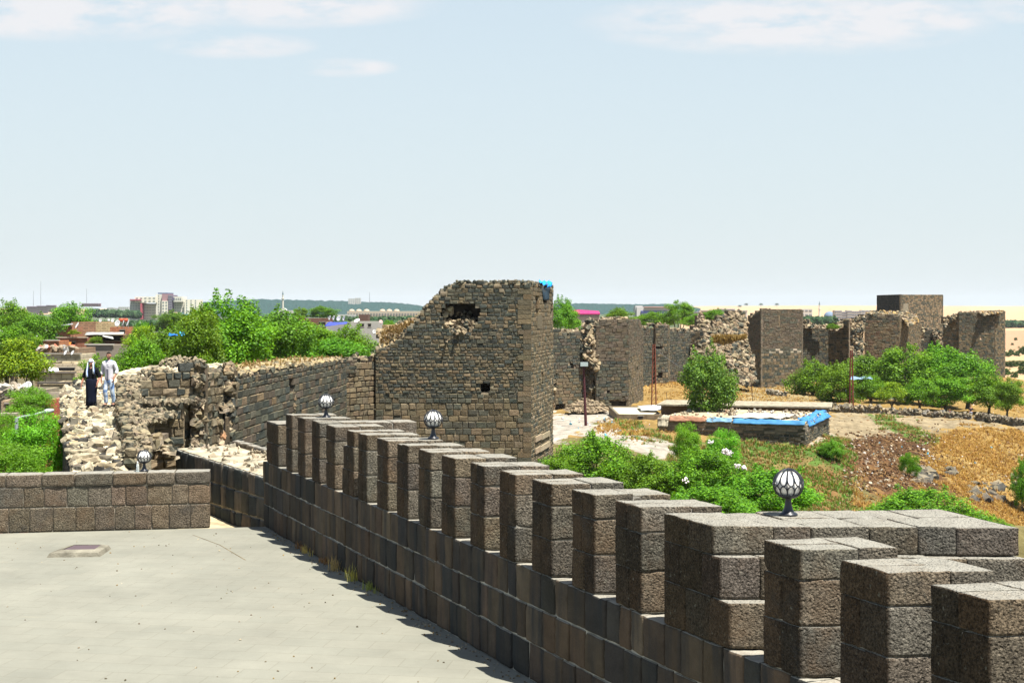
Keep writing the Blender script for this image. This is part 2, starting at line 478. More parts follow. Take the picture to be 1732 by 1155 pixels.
def masonry(mbS, mbC, p0, p1, zb, prof, course=(.26, .34), width=(.28, .6), pal=None, holes=(), joint=.02, depth=.2,
            thick=1.6, core=(.2, .17, .125), jit=.02, prot=.03, drop=0.0, hole_deep=1.0, corner=(True, True), zones=None, core_on=True, rag=.12):
    """a wall face from plan point p0 to p1 (left to right seen from outside). prof: list of (picture column, picture row) of the ragged
    top, turned into heights at the wall's own distance; holes: picture rectangles, likewise turned into places on the wall."""
    p0 = np.array(p0, float); p1 = np.array(p1, float)
    Lw = float(np.linalg.norm(p1 - p0))
    s = (p1 - p0) / Lw
    n = np.array([s[1], -s[0]])
    def at(t):
        return p0 + s * t
    def uv(t, z):
        x, y = at(t)
        return 866 + F * x / y, 522 - F * (z - CZ) / y
    def top(t):
        x, y = at(t)
        return z_of(interp(prof, 866 + F * x / y), y)
    tt = np.linspace(0, Lw, 80)
    tops = np.array([top(t) for t in tt])
    ztop = tops.max()
    z = zb
    row = 0
    while z < ztop:
        h = rnd.uniform(*course)
        zz = zones(z) if zones else None
        if zz and 'course' in zz: h = rnd.uniform(*zz['course'])
        wr = zz['width'] if zz and 'width' in zz else width
        pl = zz['pal'] if zz and 'pal' in zz else pal
        jj = zz['joint'] if zz and 'joint' in zz else joint
        t = -rnd.uniform(0, wr[0]) * 0.7
        while t < Lw:
            w = rnd.uniform(*wr)
            t0, t1 = max(t, 0), min(t + w, Lw)
            t += w
            if t1 - t0 < .07: continue
            tc_, zc = (t0 + t1) / 2, z + h / 2
            tp = float(np.interp(tc_, tt, tops)) + rnd.uniform(-rag, rag * .6)
            if zc + h * .1 > tp: continue
            u, v = uv(tc_, zc)
            if any(a < u < c and b < v < d for (a, b, c, d) in holes): continue
            if rnd.random() < drop: continue
            j = jj * rnd.uniform(.6, 1.4) / 2
            a0, a1, b0, b1 = t0 + j, t1 - j, z + j, z + h - j
            ch = min(.03, (a1 - a0) * .16, (b1 - b0) * .16) * rnd.uniform(.7, 1.4)
            pr = prot * rnd.uniform(.3, 1.3)
            V = []
            for (dd, inn) in ((-depth, 0), (pr - ch, 0), (pr, ch)):
                for (A, B) in ((a0 + inn, b0 + inn), (a1 - inn, b0 + inn), (a1 - inn, b1 - inn), (a0 + inn, b1 - inn)):
                    if dd > -depth:
                        A += rnd.uniform(-jit, jit) * .6; B += rnd.uniform(-jit, jit) * .6
                        D = dd + rnd.uniform(-jit, jit) * .7
                    else:
                        D = dd
                    x, y = at(A) + n * D
                    V.append((x, y, B))
            c = pick(pl)
            mbS.add(V, MF, c)
        z += h
        row += 1
    if core_on:
        step = .35
        k = max(1, int(round(Lw / step)))
        for i in range(k):
            t0, t1 = Lw * i / k, Lw * (i + 1) / k
            tm = (t0 + t1) / 2
            tz = float(np.interp(tm, tt, tops)) - .05
            near_end = (corner[0] and t0 < thick) or (corner[1] and t1 > Lw - thick)
            dp = .28 if near_end else hole_deep
            x, y = at(tm)
            um = 866 + F * x / y
            spans = [(zb, tz)]
            for (a, b, c_, d) in holes:
                if a < um < c_:
                    h0, h1 = z_of(d, y), z_of(b, y)
                    ns_ = []
                    for (q0, q1) in spans:
                        if h1 <= q0 or h0 >= q1: ns_.append((q0, q1))
                        else:
                            if h0 > q0: ns_.append((q0, h0))
                            if h1 < q1: ns_.append((h1, q1))
                    spans = ns_
            A, B = at(t0), at(t1)
            for (q0, q1) in spans:
                if q1 - q0 < .03: continue
                a1_, b1_ = A - n * .035, B - n * .035
                a2_, b2_ = A - n * dp, B - n * dp
                add_prism(mbC, [a1_, b1_, b2_, a2_], q0, q1, vary(core, .25))
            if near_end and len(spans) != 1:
                add_prism(mbC, [A - n * dp, B - n * dp, B - n * (dp + .3), A - n * (dp + .3)], zb, tz - .1, (.03, .027, .022))  # dark slab behind the opening, shade put into its colour
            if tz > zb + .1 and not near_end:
                add_prism(mbC, [A - n * hole_deep, B - n * hole_deep, B - n * thick, A - n * thick], zb, tz - rnd.uniform(0, .15), vary((.045, .04, .033), .15))  # back of the wall coloured dark so holes look deeply shaded
    return s, n, Lw, top, at
MF = np.array([[0, 1, 5, 4], [1, 2, 6, 5], [2, 3, 7, 6], [3, 0, 4, 7], [4, 5, 9, 8], [5, 6, 10, 9], [6, 7, 11, 10], [7, 4, 8, 11], [8, 9, 10, 11]])

def crumble(mb, p0, p1, prof, n_per_m=3, size=(.15, .4), pal=None, depth=1.2, up=.05):
    """loose stones and broken core along the top of a wall"""
    p0 = np.array(p0, float); p1 = np.array(p1, float)
    Lw = float(np.linalg.norm(p1 - p0)); s = (p1 - p0) / Lw; n = np.array([s[1], -s[0]])
    for i in range(int(Lw * n_per_m)):
        t = rnd.uniform(0, Lw)
        x, y = p0 + s * t
        z = z_of(interp(prof, 866 + F * x / y), y)
        x, y = np.array([x, y]) - n * rnd.uniform(0, depth)
        sz = rnd.uniform(*size)
        add_rock(mb, (x, y, z + rnd.uniform(-.1, up) - .03), sz, pick(pal))

def rubble(mbS, mbC, poly, Y0, Y1, pal, size=(.25, .6), dens=1.0, bulge=1.0, thick=3.0, core=(.2, .16, .11)):
    """a broken wall core: stones set in lime. poly: outline as picture points; depth runs from Y1 at the top to Y0 at the foot"""
    P_ = np.array(poly, float)
    u0, u1 = P_[:, 0].min(), P_[:, 0].max(); v0, v1 = P_[:, 1].min(), P_[:, 1].max()
    def inside(u, v):
        c = False; j = len(P_) - 1
        for i in range(len(P_)):
            if (P_[i, 1] > v) != (P_[j, 1] > v) and u < (P_[j, 0] - P_[i, 0]) * (v - P_[i, 1]) / (P_[j, 1] - P_[i, 1]) + P_[i, 0]:
                c = not c
            j = i
        return c
    def Yat(u, v):
        f = (v - v0) / max(1e-6, v1 - v0)
        g = (u - (u0 + u1) / 2) / max(1e-6, (u1 - u0) / 2)
        return Y1 + (Y0 - Y1) * f ** 1.2 + bulge * g * g + .7 * noise.noise(Vector((u * .06, v * .06, Y0)))
    # core: lumpy front skin of small facets, with a solid body of cells set back behind it
    step = max(1.6, (size[0] + size[1]) * .22 * F / Y0)
    nu, nv = int((u1 - u0) / step) + 3, int((v1 - v0) / step) + 3
    idx, V, C = {}, [], []
    def vid(i, j):
        if (i, j) not in idx:
            u, v = u0 + (i - 1) * step, v0 + (j - 1) * step
            u2, v2 = u + rnd.uniform(-.35, .35) * step, v + rnd.uniform(-.35, .35) * step
            y = Yat(u, v) + rnd.uniform(-1, 1) * (size[0] + size[1]) * .25
            idx[(i, j)] = len(V)
            V.append(P(u2, v2, y))
            C.append(np.array(vary(core, .5)) * (1 if rnd.random() > .3 else .45))
        return idx[(i, j)]
    fq = []
    for i in range(nu):
        for j in range(nv):
            if inside(u0 + (i - .5) * step, v0 + (j - .5) * step):
                fq.append((vid(i, j), vid(i, j + 1), vid(i + 1, j + 1), vid(i + 1, j)))
    if fq: mbC.add(V, fq, np.array(C))
    step = max(2.2, (size[0] + size[1]) * .55 * F / Y0)
    us = np.arange(u0, u1 + step, step); vs = np.arange(v0, v1 + step, step)
    for a in us[:-1]:
        for b in vs[:-1]:
            m = step * .25
            if all(inside(a + step / 2 + p, b + step / 2 + q) for p in (-m, m) for q in (-m, m)):
                y = Yat(a + step / 2, b + step / 2) + .35
                x0, _, z0 = P(a, b + step, y); x1, _, z1 = P(a + step, b, y)
                add_box(mbC, x0 - .04, x1 + .04, y, y + thick, z0 - .04, z1 + .04, vary((core[0] * .5, core[1] * .5, core[2] * .5), .3))
    px = F / Y0
    area = (u1 - u0) * (v1 - v0) / px / px
    cnt = int(area * 13 * dens / ((size[0] + size[1]) / .8) ** 2)
    for _ in range(cnt):
        u, v = rnd.uniform(u0, u1), rnd.uniform(v0, v1)
        if not inside(u, v): continue
        y = Yat(u, v)
        x, _, z = P(u, v, y)
        sz = rnd.uniform(*size)
        add_rock(mbS, (x, y + rnd.uniform(-.05, .15), z), (sz, sz * .8, sz * rnd.uniform(.45, .8)), pick(pal), jit=.22)

DK = (.046, .051, .044); DK2 = (.072, .071, .054); BR = (.104, .085, .055); BR2 = (.138, .106, .066); LT = (.17, .14, .095); CR = (.27, .22, .145); RD = (.18, .075, .035)
PAL_T = [(5, DK), (4, DK2), (3, BR), (1.2, BR2), (.5, LT), (.12, RD)]
PAL_LOW = [(1.2, DK), (3, DK2), (4, BR), (3, BR2), (.5, LT)]
PAL_SM = [(2, DK2), (5, (.085, .07, .052)), (4, (.1, .08, .057))]
PAL_RUB = [(3, DK), (2, DK2), (3, BR), (3, (.17, .125, .08)), (3, CR)]
PAL_B = [(3, DK), (5, DK2), (3, (.08, .066, .05)), (.6, BR2)]
PAL_BRN = [(1, DK2), (4, BR), (4, BR2), (1, (.18, .13, .08))]
# ------------------------------------------------------------------ the terrace and its walls
def WX(Y):            # inner face of the battlemented wall, seen from above
    return 7.78 - 0.444 * Y

def pave_mat():
    m, nt, b = new_mat('paving_slabs')
    L = nt.links.new
    tcn = nt.nodes.new('ShaderNodeTexCoord')
    mp = nt.nodes.new('ShaderNodeMapping'); mp.inputs['Rotation'].default_value = (0, 0, math.radians(9.5))
    L(tcn.outputs['Object'], mp.inputs[0])
    br = nt.nodes.new('ShaderNodeTexBrick')
    br.inputs['Scale'].default_value = 1.0
    br.inputs['Brick Width'].default_value = .62
    br.inputs['Row Height'].default_value = .42
    br.inputs['Mortar Size'].default_value = .0035
    br.inputs['Mortar Smooth'].default_value = .3
    br.inputs['Bias'].default_value = 0
    br.inputs['Color1'].default_value = (.163, .163, .134, 1)
    br.inputs['Color2'].default_value = (.173, .171, .14, 1)
    br.inputs['Mortar'].default_value = (.13, .123, .094, 1)
    L(mp.outputs[0], br.inputs['Vector'])
    n1 = nt.nodes.new('ShaderNodeTexNoise'); n1.inputs['Scale'].default_value = .55; n1.inputs['Detail'].default_value = 9; n1.inputs['Roughness'].default_value = .7
    L(tcn.outputs['Object'], n1.inputs['Vector'])
    mr = nt.nodes.new('ShaderNodeMapRange'); mr.inputs[1].default_value = .3; mr.inputs[2].default_value = .7; mr.inputs[3].default_value = .82; mr.inputs[4].default_value = 1.14
    L(n1.outputs['Fac'], mr.inputs[0])
    # sparse dark spots and pale scuffs
    n3 = nt.nodes.new('ShaderNodeTexNoise'); n3.inputs['Scale'].default_value = 2.2; n3.inputs['Detail'].default_value = 3
    mp2 = nt.nodes.new('ShaderNodeMapping'); mp2.inputs['Scale'].default_value = (.5, 1.6, 1)
    L(mp.outputs[0], mp2.inputs[0]); L(mp2.outputs[0], n3.inputs['Vector'])
    r3 = nt.nodes.new('ShaderNodeMapRange'); r3.inputs[1].default_value = .68; r3.inputs[2].default_value = .78; r3.inputs[3].default_value = 0; r3.inputs[4].default_value = .35
    L(n3.outputs['Fac'], r3.inputs[0])
    vm = nt.nodes.new('ShaderNodeVectorMath'); vm.operation = 'SCALE'
    L(br.outputs['Color'], vm.inputs[0]); L(mr.outputs[0], vm.inputs['Scale'])
    mx_ = nt.nodes.new('ShaderNodeMix'); mx_.data_type = 'RGBA'
    L(r3.outputs[0], mx_.inputs[0]); L(vm.outputs[0], mx_.inputs[6]); mx_.inputs[7].default_value = (.215, .2, .15, 1)
    L(mx_.outputs[2], b.inputs['Base Color'])
    b.inputs['Roughness'].default_value = .85
    b.inputs['Specular IOR Level'].default_value = .25
    bp = nt.nodes.new('ShaderNodeBump'); bp.inputs['Strength'].default_value = .5; bp.inputs['Distance'].default_value = .01
    n2 = nt.nodes.new('ShaderNodeTexNoise'); n2.inputs['Scale'].default_value = 9; n2.inputs['Detail'].default_value = 6
    L(tcn.outputs['Object'], n2.inputs['Vector'])
    ad = nt.nodes.new('ShaderNodeMath'); ad.operation = 'SUBTRACT'
    L(n2.outputs['Fac'], ad.inputs[0]); L(br.outputs['Fac'], ad.inputs[1])
    L(ad.outputs[0], bp.inputs['Height']); L(bp.outputs[0], b.inputs['Normal'])
    return m
M['paving'] = pave_mat()

def Yp(X):            # front plane of the low parapet
    return 28.86 + 0.17 * (X + 6.2)

mb = MB()
pl = [(WX(3) + .3, 3), (WX(29.0) + .3, 29.0), (-4.9, Yp(-4.9)), (-6.2, Yp(-6.2)), (-18, Yp(-18)), (-18, 3)]
mb.add([(x, y, 0) for x, y in pl], [tuple(reversed(range(len(pl))))][:1], (.4, .4, .4))
fl = mb.build('pavement', M['paving'])
if fl.data.polygons[0].normal.z < 0:
    fl.data.flip_normals()
tag(fl, kind='structure')
mb = MB()
add_prism(mb, [(-18, -12), (10, -12), (WX(3) + 1.1, 3), (WX(29.0) + .8, 29.0), (-4.9, Yp(-4.9) - .02), (-18, Yp(-18) - .02)], -14, -.012, (.16, .14, .11))
tag(mb.build('terrace_ground', M['stone']), kind='structure')

# expansion joint and scattered grit on the paving
mb = MB()
pj = [((330 - 866) / F * 28.2, 28.0), ((372 - 866) / F * 26.8, 26.8), ((415 - 866) / F * 25.2, 25.2)]
for (a, b) in zip(pj[:-1], pj[1:]):
    add_prism(mb, [(a[0] - .012, a[1]), (b[0] - .014, b[1]), (b[0] + .014, b[1]), (a[0] + .012, a[1])], -.004, .0025, (.12, .1, .065))
tag(mb.build('pavement_joint', M['mortar']), kind='structure')
mb = MB()
for i in range(700):
    Y = rnd.uniform(13, 28.5) 
    x = WX(Y) - (abs(rnd.gauss(0, .12)) + .03 if rnd.random() < .6 else rnd.uniform(.1, 11))
    s = rnd.uniform(.01, .03)
    if x > -11: add_rock(mb, (x, Y, s * .2), s, pick([(2, (.12, .1, .07)), (2, (.25, .22, .16)), (1, (.2, .14, .06))]))
tag(mb.build('grit', M['mortar']), 'small stones and dust lying on the terrace paving', None, None, 'stuff')

# ---- battlemented wall
wallroot = thing('battlemented_wall', 'long dark basalt wall with square battlements along the right edge of the paved terrace', 'battlement wall', (WX(18), 18, 0))
SILL = 1.35
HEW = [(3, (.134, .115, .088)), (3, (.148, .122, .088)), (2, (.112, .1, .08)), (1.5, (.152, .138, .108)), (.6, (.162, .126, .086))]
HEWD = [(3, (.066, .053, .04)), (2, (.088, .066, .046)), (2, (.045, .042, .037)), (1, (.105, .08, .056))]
mb, mc = MB(), MB()
# inner leaf, laid in courses
Yn, Yf = 7.6, 29.15
dirL = np.array([-.444, 1]); LEN = math.hypot(.444, 1) * (Yf - Yn)
dirL = dirL / np.linalg.norm(dirL)
nin = np.array([-dirL[1], dirL[0]])          # towards the terrace
def wpt(d, off):     # d metres along from the near end, off metres into the wall
    b = np.array([WX(Yn), Yn]) + dirL * d
    return b - nin * off
zc = [0, .46, .91, SILL]
for r in range(3):
    d = -rnd.uniform(0, .2)
    while d < LEN:
        w = rnd.uniform(.24, .52)
        a, b = max(d, 0), min(d + w, LEN)
        if b - a > .06:
            o_ = rnd.uniform(-.012, .01)
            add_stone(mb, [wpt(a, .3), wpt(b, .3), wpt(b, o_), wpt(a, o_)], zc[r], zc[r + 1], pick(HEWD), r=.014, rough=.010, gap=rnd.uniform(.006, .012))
        d += w
add_prism(mc, [wpt(0, .85), wpt(LEN - .02, .85), wpt(LEN - .02, .034), wpt(0, .034)], -.6, SILL - .02, (.34, .33, .29))
add_prism(mc, [wpt(0, .86), wpt(LEN, .86), wpt(LEN, .3), wpt(0, .3)], -14, -.6, (.12, .11, .09))
# sill slabs
d = 0
while d < LEN:
    w = rnd.uniform(.4, .7); b = min(d + w, LEN)
    add_stone(mb, [wpt(d, .88), wpt(b, .88), wpt(b, .29), wpt(d, .29)], SILL - .2, SILL + .004, pick(HEW), r=.015, rough=.004)
    d += w
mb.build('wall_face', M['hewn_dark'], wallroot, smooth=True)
mc.build('wall_core', M['mortar'], wallroot)
# outer face of the wall down to the ground
ms, mk = MB(), MB()
masonry(ms, mk, wpt(0, .88), wpt(LEN, .88), -12, [(-9000, 522), (9000, 522)], pal=PAL_LOW, course=(.38, .46), width=(.4, .8), core_on=False) if False else None
zz = -12.0
while zz < SILL - .25:
    d = -rnd.uniform(0, .5)
    while d < LEN:
        w = rnd.uniform(.45, .9); a, b = max(d, 0), min(d + w, LEN)
        if b - a > .1:
            A, B = wpt(a + .01, .87), wpt(b - .01, .87)
            A2, B2 = A - nin * rnd.uniform(.05, .08), B - nin * rnd.uniform(.05, .08)
            add_prism(ms, [B, A, A2, B2][::-1], zz + .01, min(zz + .41, SILL - .22), pick(PAL_LOW))
        d += w
    zz += .42
ms.build('outer_face', M['stone'], wallroot)

def lerp2(a, b, t): return (a[0] + (b[0] - a[0]) * t, a[1] + (b[1] - a[1]) * t)
def merlon(Yf_, Yn_, thick=.87, nz=3, topz=2.45, steps=None, skew=(.17, .1), toppal=None, patch=False):
    A = np.array([WX(Yf_), Yf_]); B = np.array([WX(Yn_), Yn_])
    tf = np.array([thick, thick * skew[0]]); tn = np.array([thick, thick * skew[1]])
    zs = [SILL, 1.78, 2.18, topz] if nz == 3 else [SILL, 1.75, topz]
    m1, m2, m3 = MB(), MB(), MB()
    core = MB()
    nblk = max(2, int(round(thick / .45)))
    for k in range(len(zs) - 1):
        a2, b2 = A, B
        if steps:
            b2 = B + (B - A) / np.linalg.norm(B - A) * steps[k][1]
            a2 = A - (B - A) / np.linalg.norm(B - A) * steps[k][0]
        last = k == len(zs) - 2
        # plan split across the thickness, then along the length
        cuts = [0] + sorted([(i + rnd.uniform(-.22, .22)) / nblk for i in range(1, nblk)]) + [1]
        if last and nblk == 2: cuts = [0, rnd.uniform(.5, .66), 1]
        Ln = float(np.linalg.norm(b2 - a2))
        for c in range(len(cuts) - 1):
            nl = 2 if (Ln > .42 and (c == 0 or Ln > .7)) else 1
            if Ln > 1.0: nl = 3
            lc = [0] + sorted([(i + rnd.uniform(-.16, .16)) / nl for i in range(1, nl)]) + [1]
            for l in range(nl):
                def pt(ti, le):
                    return lerp2(a2 + tf * ti, b2 + tn * ti, le)
                q = [pt(cuts[c], lc[l + 1]), pt(cuts[c + 1], lc[l + 1]), pt(cuts[c + 1], lc[l]), pt(cuts[c], lc[l])]
                add_stone(m1, q, zs[k], zs[k + 1] + rnd.uniform(-.004, .008), pick(HEW), r=rnd.uniform(.004, .010), rough=.008, gap=rnd.uniform(.003, .007), shade_stain=(1, .86, .74) if c == 0 else None)
        ins = .05
        def ptc(ti, le): return lerp2(a2 + tf * ti, b2 + tn * ti, le)
        add_prism(core, [ptc(.035, .965), ptc(.965, .965), ptc(.965, .035), ptc(.035, .035)], zs[k] + .0, zs[k + 1] - .03, (.3, .28, .24))
    o = m1.build('merlon', M['hewn'], wallroot, smooth=True)
    core.build('mortar_joint', M['mortar'], o)
    return o
_wl = WL
spec = [(28.9, 28.05, dict(topz=2.2)), (27.49, 27.1, {}), (26.7, 26.25, {}), (25.8, 25.35, dict(thick=1.75)), (24.97, 24.5, {}),
        (23.84, 23.5, dict(steps=[(.26, 0), (.2, 0), (0, 0)])), (23.27, 22.86, dict()), (22.37, 21.9, {}), (21.5, 21.05, {}), (20.63, 20.17, {}),
        (19.77, 19.3, {}), (18.8, 18.35, {}), (17.9, 17.45, {}), (17.0, 16.5, {}), (16.0, 15.5, {}), (15.05, 14.54, {}),
        (14.1, 13.27, dict(thick=2.87, steps=[(0, .28), (0, .12), (0, 0)], skew=(.12, -.03))),
        (12.5, 12.0, {}), (11.5, 10.95, {}), (10.5, 9.94, {}), (9.4, 8.85, {})]
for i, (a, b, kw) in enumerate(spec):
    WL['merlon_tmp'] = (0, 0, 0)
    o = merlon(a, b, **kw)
# parts of merlons are built in the wall's local frame
for o in wallroot.children:
    for c in o.children:
        me = c.data
        # child mesh was built relative to world 0; shift into the parent's frame
        me.transform(Matrix.Translation(-Vector(world_loc(wallroot))))
# ---- low parapet across the terrace
par = thing('parapet_wall', 'low brown basalt block parapet at the far end of the paved terrace', 'parapet', (-9, Yp(-9), 0))
mb, mc = MB(), MB()
d_ = np.array([1, .17]); d_ = d_ / np.linalg.norm(d_); n_ = np.array([d_[1], -d_[0]])
end = np.array([-6.2, Yp(-6.2)])
def ppt(t, off): return end - d_ * t - n_ * off
HEWP = [(3, (.13, .106, .076)), (3, (.146, .115, .082)), (2, (.108, .092, .068)), (1.5, (.118, .107, .084))]
zs = [0, .5, .91, 1.17]
for k in range(3):
    t = -rnd.uniform(0, .1); t = 0
    while t < 9.5:
        w = rnd.uniform(.34, .46) if k == 0 else (rnd.uniform(.28, .62) if k == 1 else rnd.uniform(.5, .75))
        o_ = rnd.uniform(-.008, .008)
        if k == 2:
            add_stone(mb, [ppt(t + w, o_ - .015), ppt(t, o_ - .015), ppt(t, .5), ppt(t + w, .5)], zs[k], zs[k + 1], pick(HEWP), r=.018, rough=.012)
        else:
            add_stone(mb, [ppt(t + w, o_), ppt(t, o_), ppt(t, .42), ppt(t + w, .42)], zs[k], zs[k + 1], pick(HEWP), r=.012, rough=.010, gap=.005)
        t += w
add_prism(mc, [ppt(9.5, .03), ppt(.03, .03), ppt(.03, .47), ppt(9.5, .47)], 0, 1.14, (.26, .23, .18))
mb.build('stone_block', M['hewn'], par, smooth=True)
mc.build('mortar_joint', M['mortar'], par)

# ---- sandy corner behind the terrace
mb = MB()
V = [(-8.5, 28.3, -.25), (-4.6, 29.1, -.35), (-5.2, 31.0, -.2), (-8.2, 33.5, 0.05), (-9.6, 33.2, .15), (-10, 29.5, .1)]
mb.add(V, [(0, 1, 2, 3, 4, 5)], (.3, .25, .16))
add_prism(mb, [(a, b) for a, b, c in V], -14, -.42, (.2, .17, .12))
tag(mb.build('path', M['mortar']), kind='structure')

# ---- passage wall running back from the battlements
pw = thing('passage_wall', 'waist high dark wall with a broad dusty top running back from the battlements', 'wall', (-6.5, 31, 0))
ms, mc, mt = MB(), MB(), MB()
pa, pb = np.array([-7.95, 33.2]), np.array([-4.95, 29.0])
dd = (pb - pa) / np.linalg.norm(pb - pa); LL = float(np.linalg.norm(pb - pa)); ni = np.array([dd[1], -dd[0]])
def qpt(t, off): return pa + dd * t - ni * off
def ztp(t): return 1.2 - .22 * t / LL
for k in range(3):
    t = 0
    while t < LL:
        w = rnd.uniform(.25, .5); b = min(t + w, LL)
        if b - t > .08:
            h0, h1 = -.35 + k * (ztp(t) + .35) / 3, -.35 + (k + 1) * (ztp(t) + .35) / 3
            add_stone(ms, [qpt(b, 0), qpt(b, .35), qpt(t, .35), qpt(t, 0)][::-1] if False else [qpt(t, 0), qpt(b, 0), qpt(b, .35), qpt(t, .35)], h0, h1 - .02, pick([(3, (.05, .055, .052)), (2, (.09, .08, .065)), (1, (.13, .11, .085))]), r=.03, rough=.025)
        t += w
c4 = [qpt(0, .05), qpt(LL, .05), qpt(LL, 1.6), qpt(0, 1.6)]
add_prism(mc, c4, -6, [ztp(0), ztp(LL), ztp(LL), ztp(0)], (.3, .26, .19))
for i in range(90):
    t, o_ = rnd.uniform(0, LL), rnd.uniform(.1, 1.5)
    x, y = qpt(t, o_)
    add_rock(mc, (x, y, ztp(t)), (rnd.uniform(.06, .25), rnd.uniform(.06, .2), .05), vary((.26, .225, .165)))
ms.build('wall_face', M['hewn_dark'], pw, smooth=True)
mc.build('wall_top', M['mortar'], pw)
t = 0
while t < LL:
    w = rnd.uniform(.35, .6)
    add_stone(mt, [qpt(t, 1.42), qpt(min(t + w, LL), 1.42), qpt(min(t + w, LL), 1.62), qpt(t, 1.62)], ztp(t) - .05, ztp(t) + .12, pick(HEW), r=.03, rough=.02)
    t += w
mt.build('kerb_stone', M['hewn'], pw, smooth=True)

# ---- globe lamps
def make_lamp(label, loc, s=1.0):
    root = thing('globe_lamp', label, 'lamp', loc, 'globe lamps standing on the walls')
    blk = (.012, .014, .02)
    mb = MB()
    add_lathe(mb, [(.092, 0), (.094, .012), (.088, .022), (.06, .035), (.047, .06), (.036, .1), (.031, .14), (.03, .165), (.036, .172)], loc, blk, 28)
    mb.build('base', M['metal'], root, smooth=True)
    mb = MB()
    add_lathe(mb, [(.03, .165), (.06, .172), (.095, .188), (.118, .212), (.108, .214), (.05, .195)], loc, blk, 28)
    mb.build('cup', M['metal'], root, smooth=True)
    cz = loc[2] + .31
    R0 = .132
    mb = MB()
    prof = [(max(.002, R0 * math.cos(a)), .31 + R0 * math.sin(a)) for a in np.linspace(-1.1, math.pi / 2 - .01, 16)]
    add_lathe(mb, prof, loc, (.82, .81, .76), 32)
    mb.build('globe', M['opal'], root, smooth=True)
    mb = MB()
    R1 = .148
    def sp(lat, lon, R=R1):
        return (loc[0] + R * math.cos(lat) * math.cos(lon), loc[1] + R * math.cos(lat) * math.sin(lon), cz + R * math.sin(lat))
    for k in range(12):
        L0 = 2 * math.pi * (k + .0) / 12
        hw = math.pi / 12
        # upper petals, rounded foot at the equator
        pts = []
        for t in np.linspace(-1, 1, 23):
            a = abs(t)
            ps = min(1, a / .5) * math.pi / 2
            lat = math.radians(-2 + 26 * (1 - math.cos(ps)) + (56 * (a - .5) / .5 if a > .5 else 0))
            pts.append(sp(lat, L0 + math.copysign(hw * math.sin(ps) * .97, t)))
        add_tube(mb, pts, .0068, blk, 6)
        pts = []
        for t in np.linspace(-1, 1, 17):
            a = abs(t)
            ps = min(1, a / .6) * math.pi / 2
            lat = math.radians(-4 - 22 * (1 - math.cos(ps)) - (20 * (a - .6) / .4 if a > .6 else 0))
            pts.append(sp(lat, L0 + math.copysign(hw * math.sin(ps) * .97, t)))
        add_tube(mb, pts, .0068, blk, 6)
    for k in range(3):
        L0 = math.pi * (k + .25) / 3
        add_tube(mb, [sp(math.radians(a), L0, .154) for a in range(-45, 226, 15)], .004, blk, 6)
    add_lathe(mb, [(.02, .31 + R1 - .006), (.024, .31 + R1 + .002), (.012, .31 + R1 + .01), (.004, .31 + R1 + .012)], loc, blk, 12)
    mb.build('cage', M['metal'], root)
    root.scale = (s, s, s)
    return root
M['opal'] = surf('opal_glass', rough=.25, amp=.02, bump=0, spec=.5)
make_lamp('black caged white globe lamp nearest the camera, on the widest merlon', (2.74, 13.95, 2.452))
make_lamp('black caged white globe lamp halfway along the battlements, in front of the big square tower', (-1.24, 22.15, 2.452), .98)
make_lamp('small black caged globe lamp on the battlements near their far end', (-3.5, 26.48, 2.452), .95)
lx = -7.55
make_lamp('black caged globe lamp on the low parapet beside the water bottle', (lx, Yp(lx) + .24, 1.17), .93)
# bottle on the parapet
bx = (-7.66, Yp(-7.66) + .17, 1.172)
bt = thing('water_bottle', 'small clear plastic water bottle on the parapet beside the lamp', 'bottle', bx)
mb = MB()
add_lathe(mb, [(.03, 0), (.032, .01), (.032, .11), (.028, .14), (.013, .17), (.012, .185)], bx, (.6, .68, .72), 16)
m_, nt_, b_ = new_mat('clear_plastic'); b_.inputs['Base Color'].default_value = (.8, .88, .9, 1); b_.inputs['Roughness'].default_value = .08; b_.inputs['Transmission Weight'].default_value = .7; b_.inputs['IOR'].default_value = 1.3
M['clear'] = m_
mb.build('body', M['clear'], bt, smooth=True)
mb = MB(); add_lathe(mb, [(.015, .183), (.015, .2), (.013, .203)], bx, (.75, .8, .85), 12); mb.build('cap', M['plain'], bt)

# ---- hatch in the terrace floor
hl = P(136, 937, 26.2)
hl = ((136 - 866) / F * 25.9, 25.9, 0)
ht = thing('floor_hatch', 'raised stone framed floor hatch with a dark violet glass panel on the terrace', 'hatch', hl, rz=0)
mb = MB()
W, D = .47, .46
fr = [(-W, -D), (W, -D * .8), (W * .93, D), (-W * .8, D * .95)]
fr = [(hl[0] + a, hl[1] + b) for a, b in fr]
inn = [(hl[0] + (a - hl[0]) * .62 + .02, hl[1] + (b - hl[1]) * .62 + .06) for a, b in fr]
V = [(a, b, 0) for a, b in fr] + [(hl[0] + (a - hl[0]) * .92, hl[1] + (b - hl[1]) * .92, .075) for a, b in fr] + [(a, b, .105) for a, b in inn] + [(a, b, .085) for a, b in inn]
fc = []
for L_ in range(3):
    for i in range(4):
        fc.append((L_ * 4 + i, L_ * 4 + (i + 1) % 4, L_ * 4 + 4 + (i + 1) % 4, L_ * 4 + 4 + i))
mb.add(V, fc, (.15, .14, .11))
mb.build('frame', M['mortar'], ht)
mb = MB()
gx = [(hl[0] + (a - hl[0]) * .97, hl[1] + .06 + (b - hl[1] - .06) * .97) for a, b in inn]
add_prism(mb, gx, .04, .094, (.09, .065, .075))
mb.build('glass_panel', M['metal'], ht)

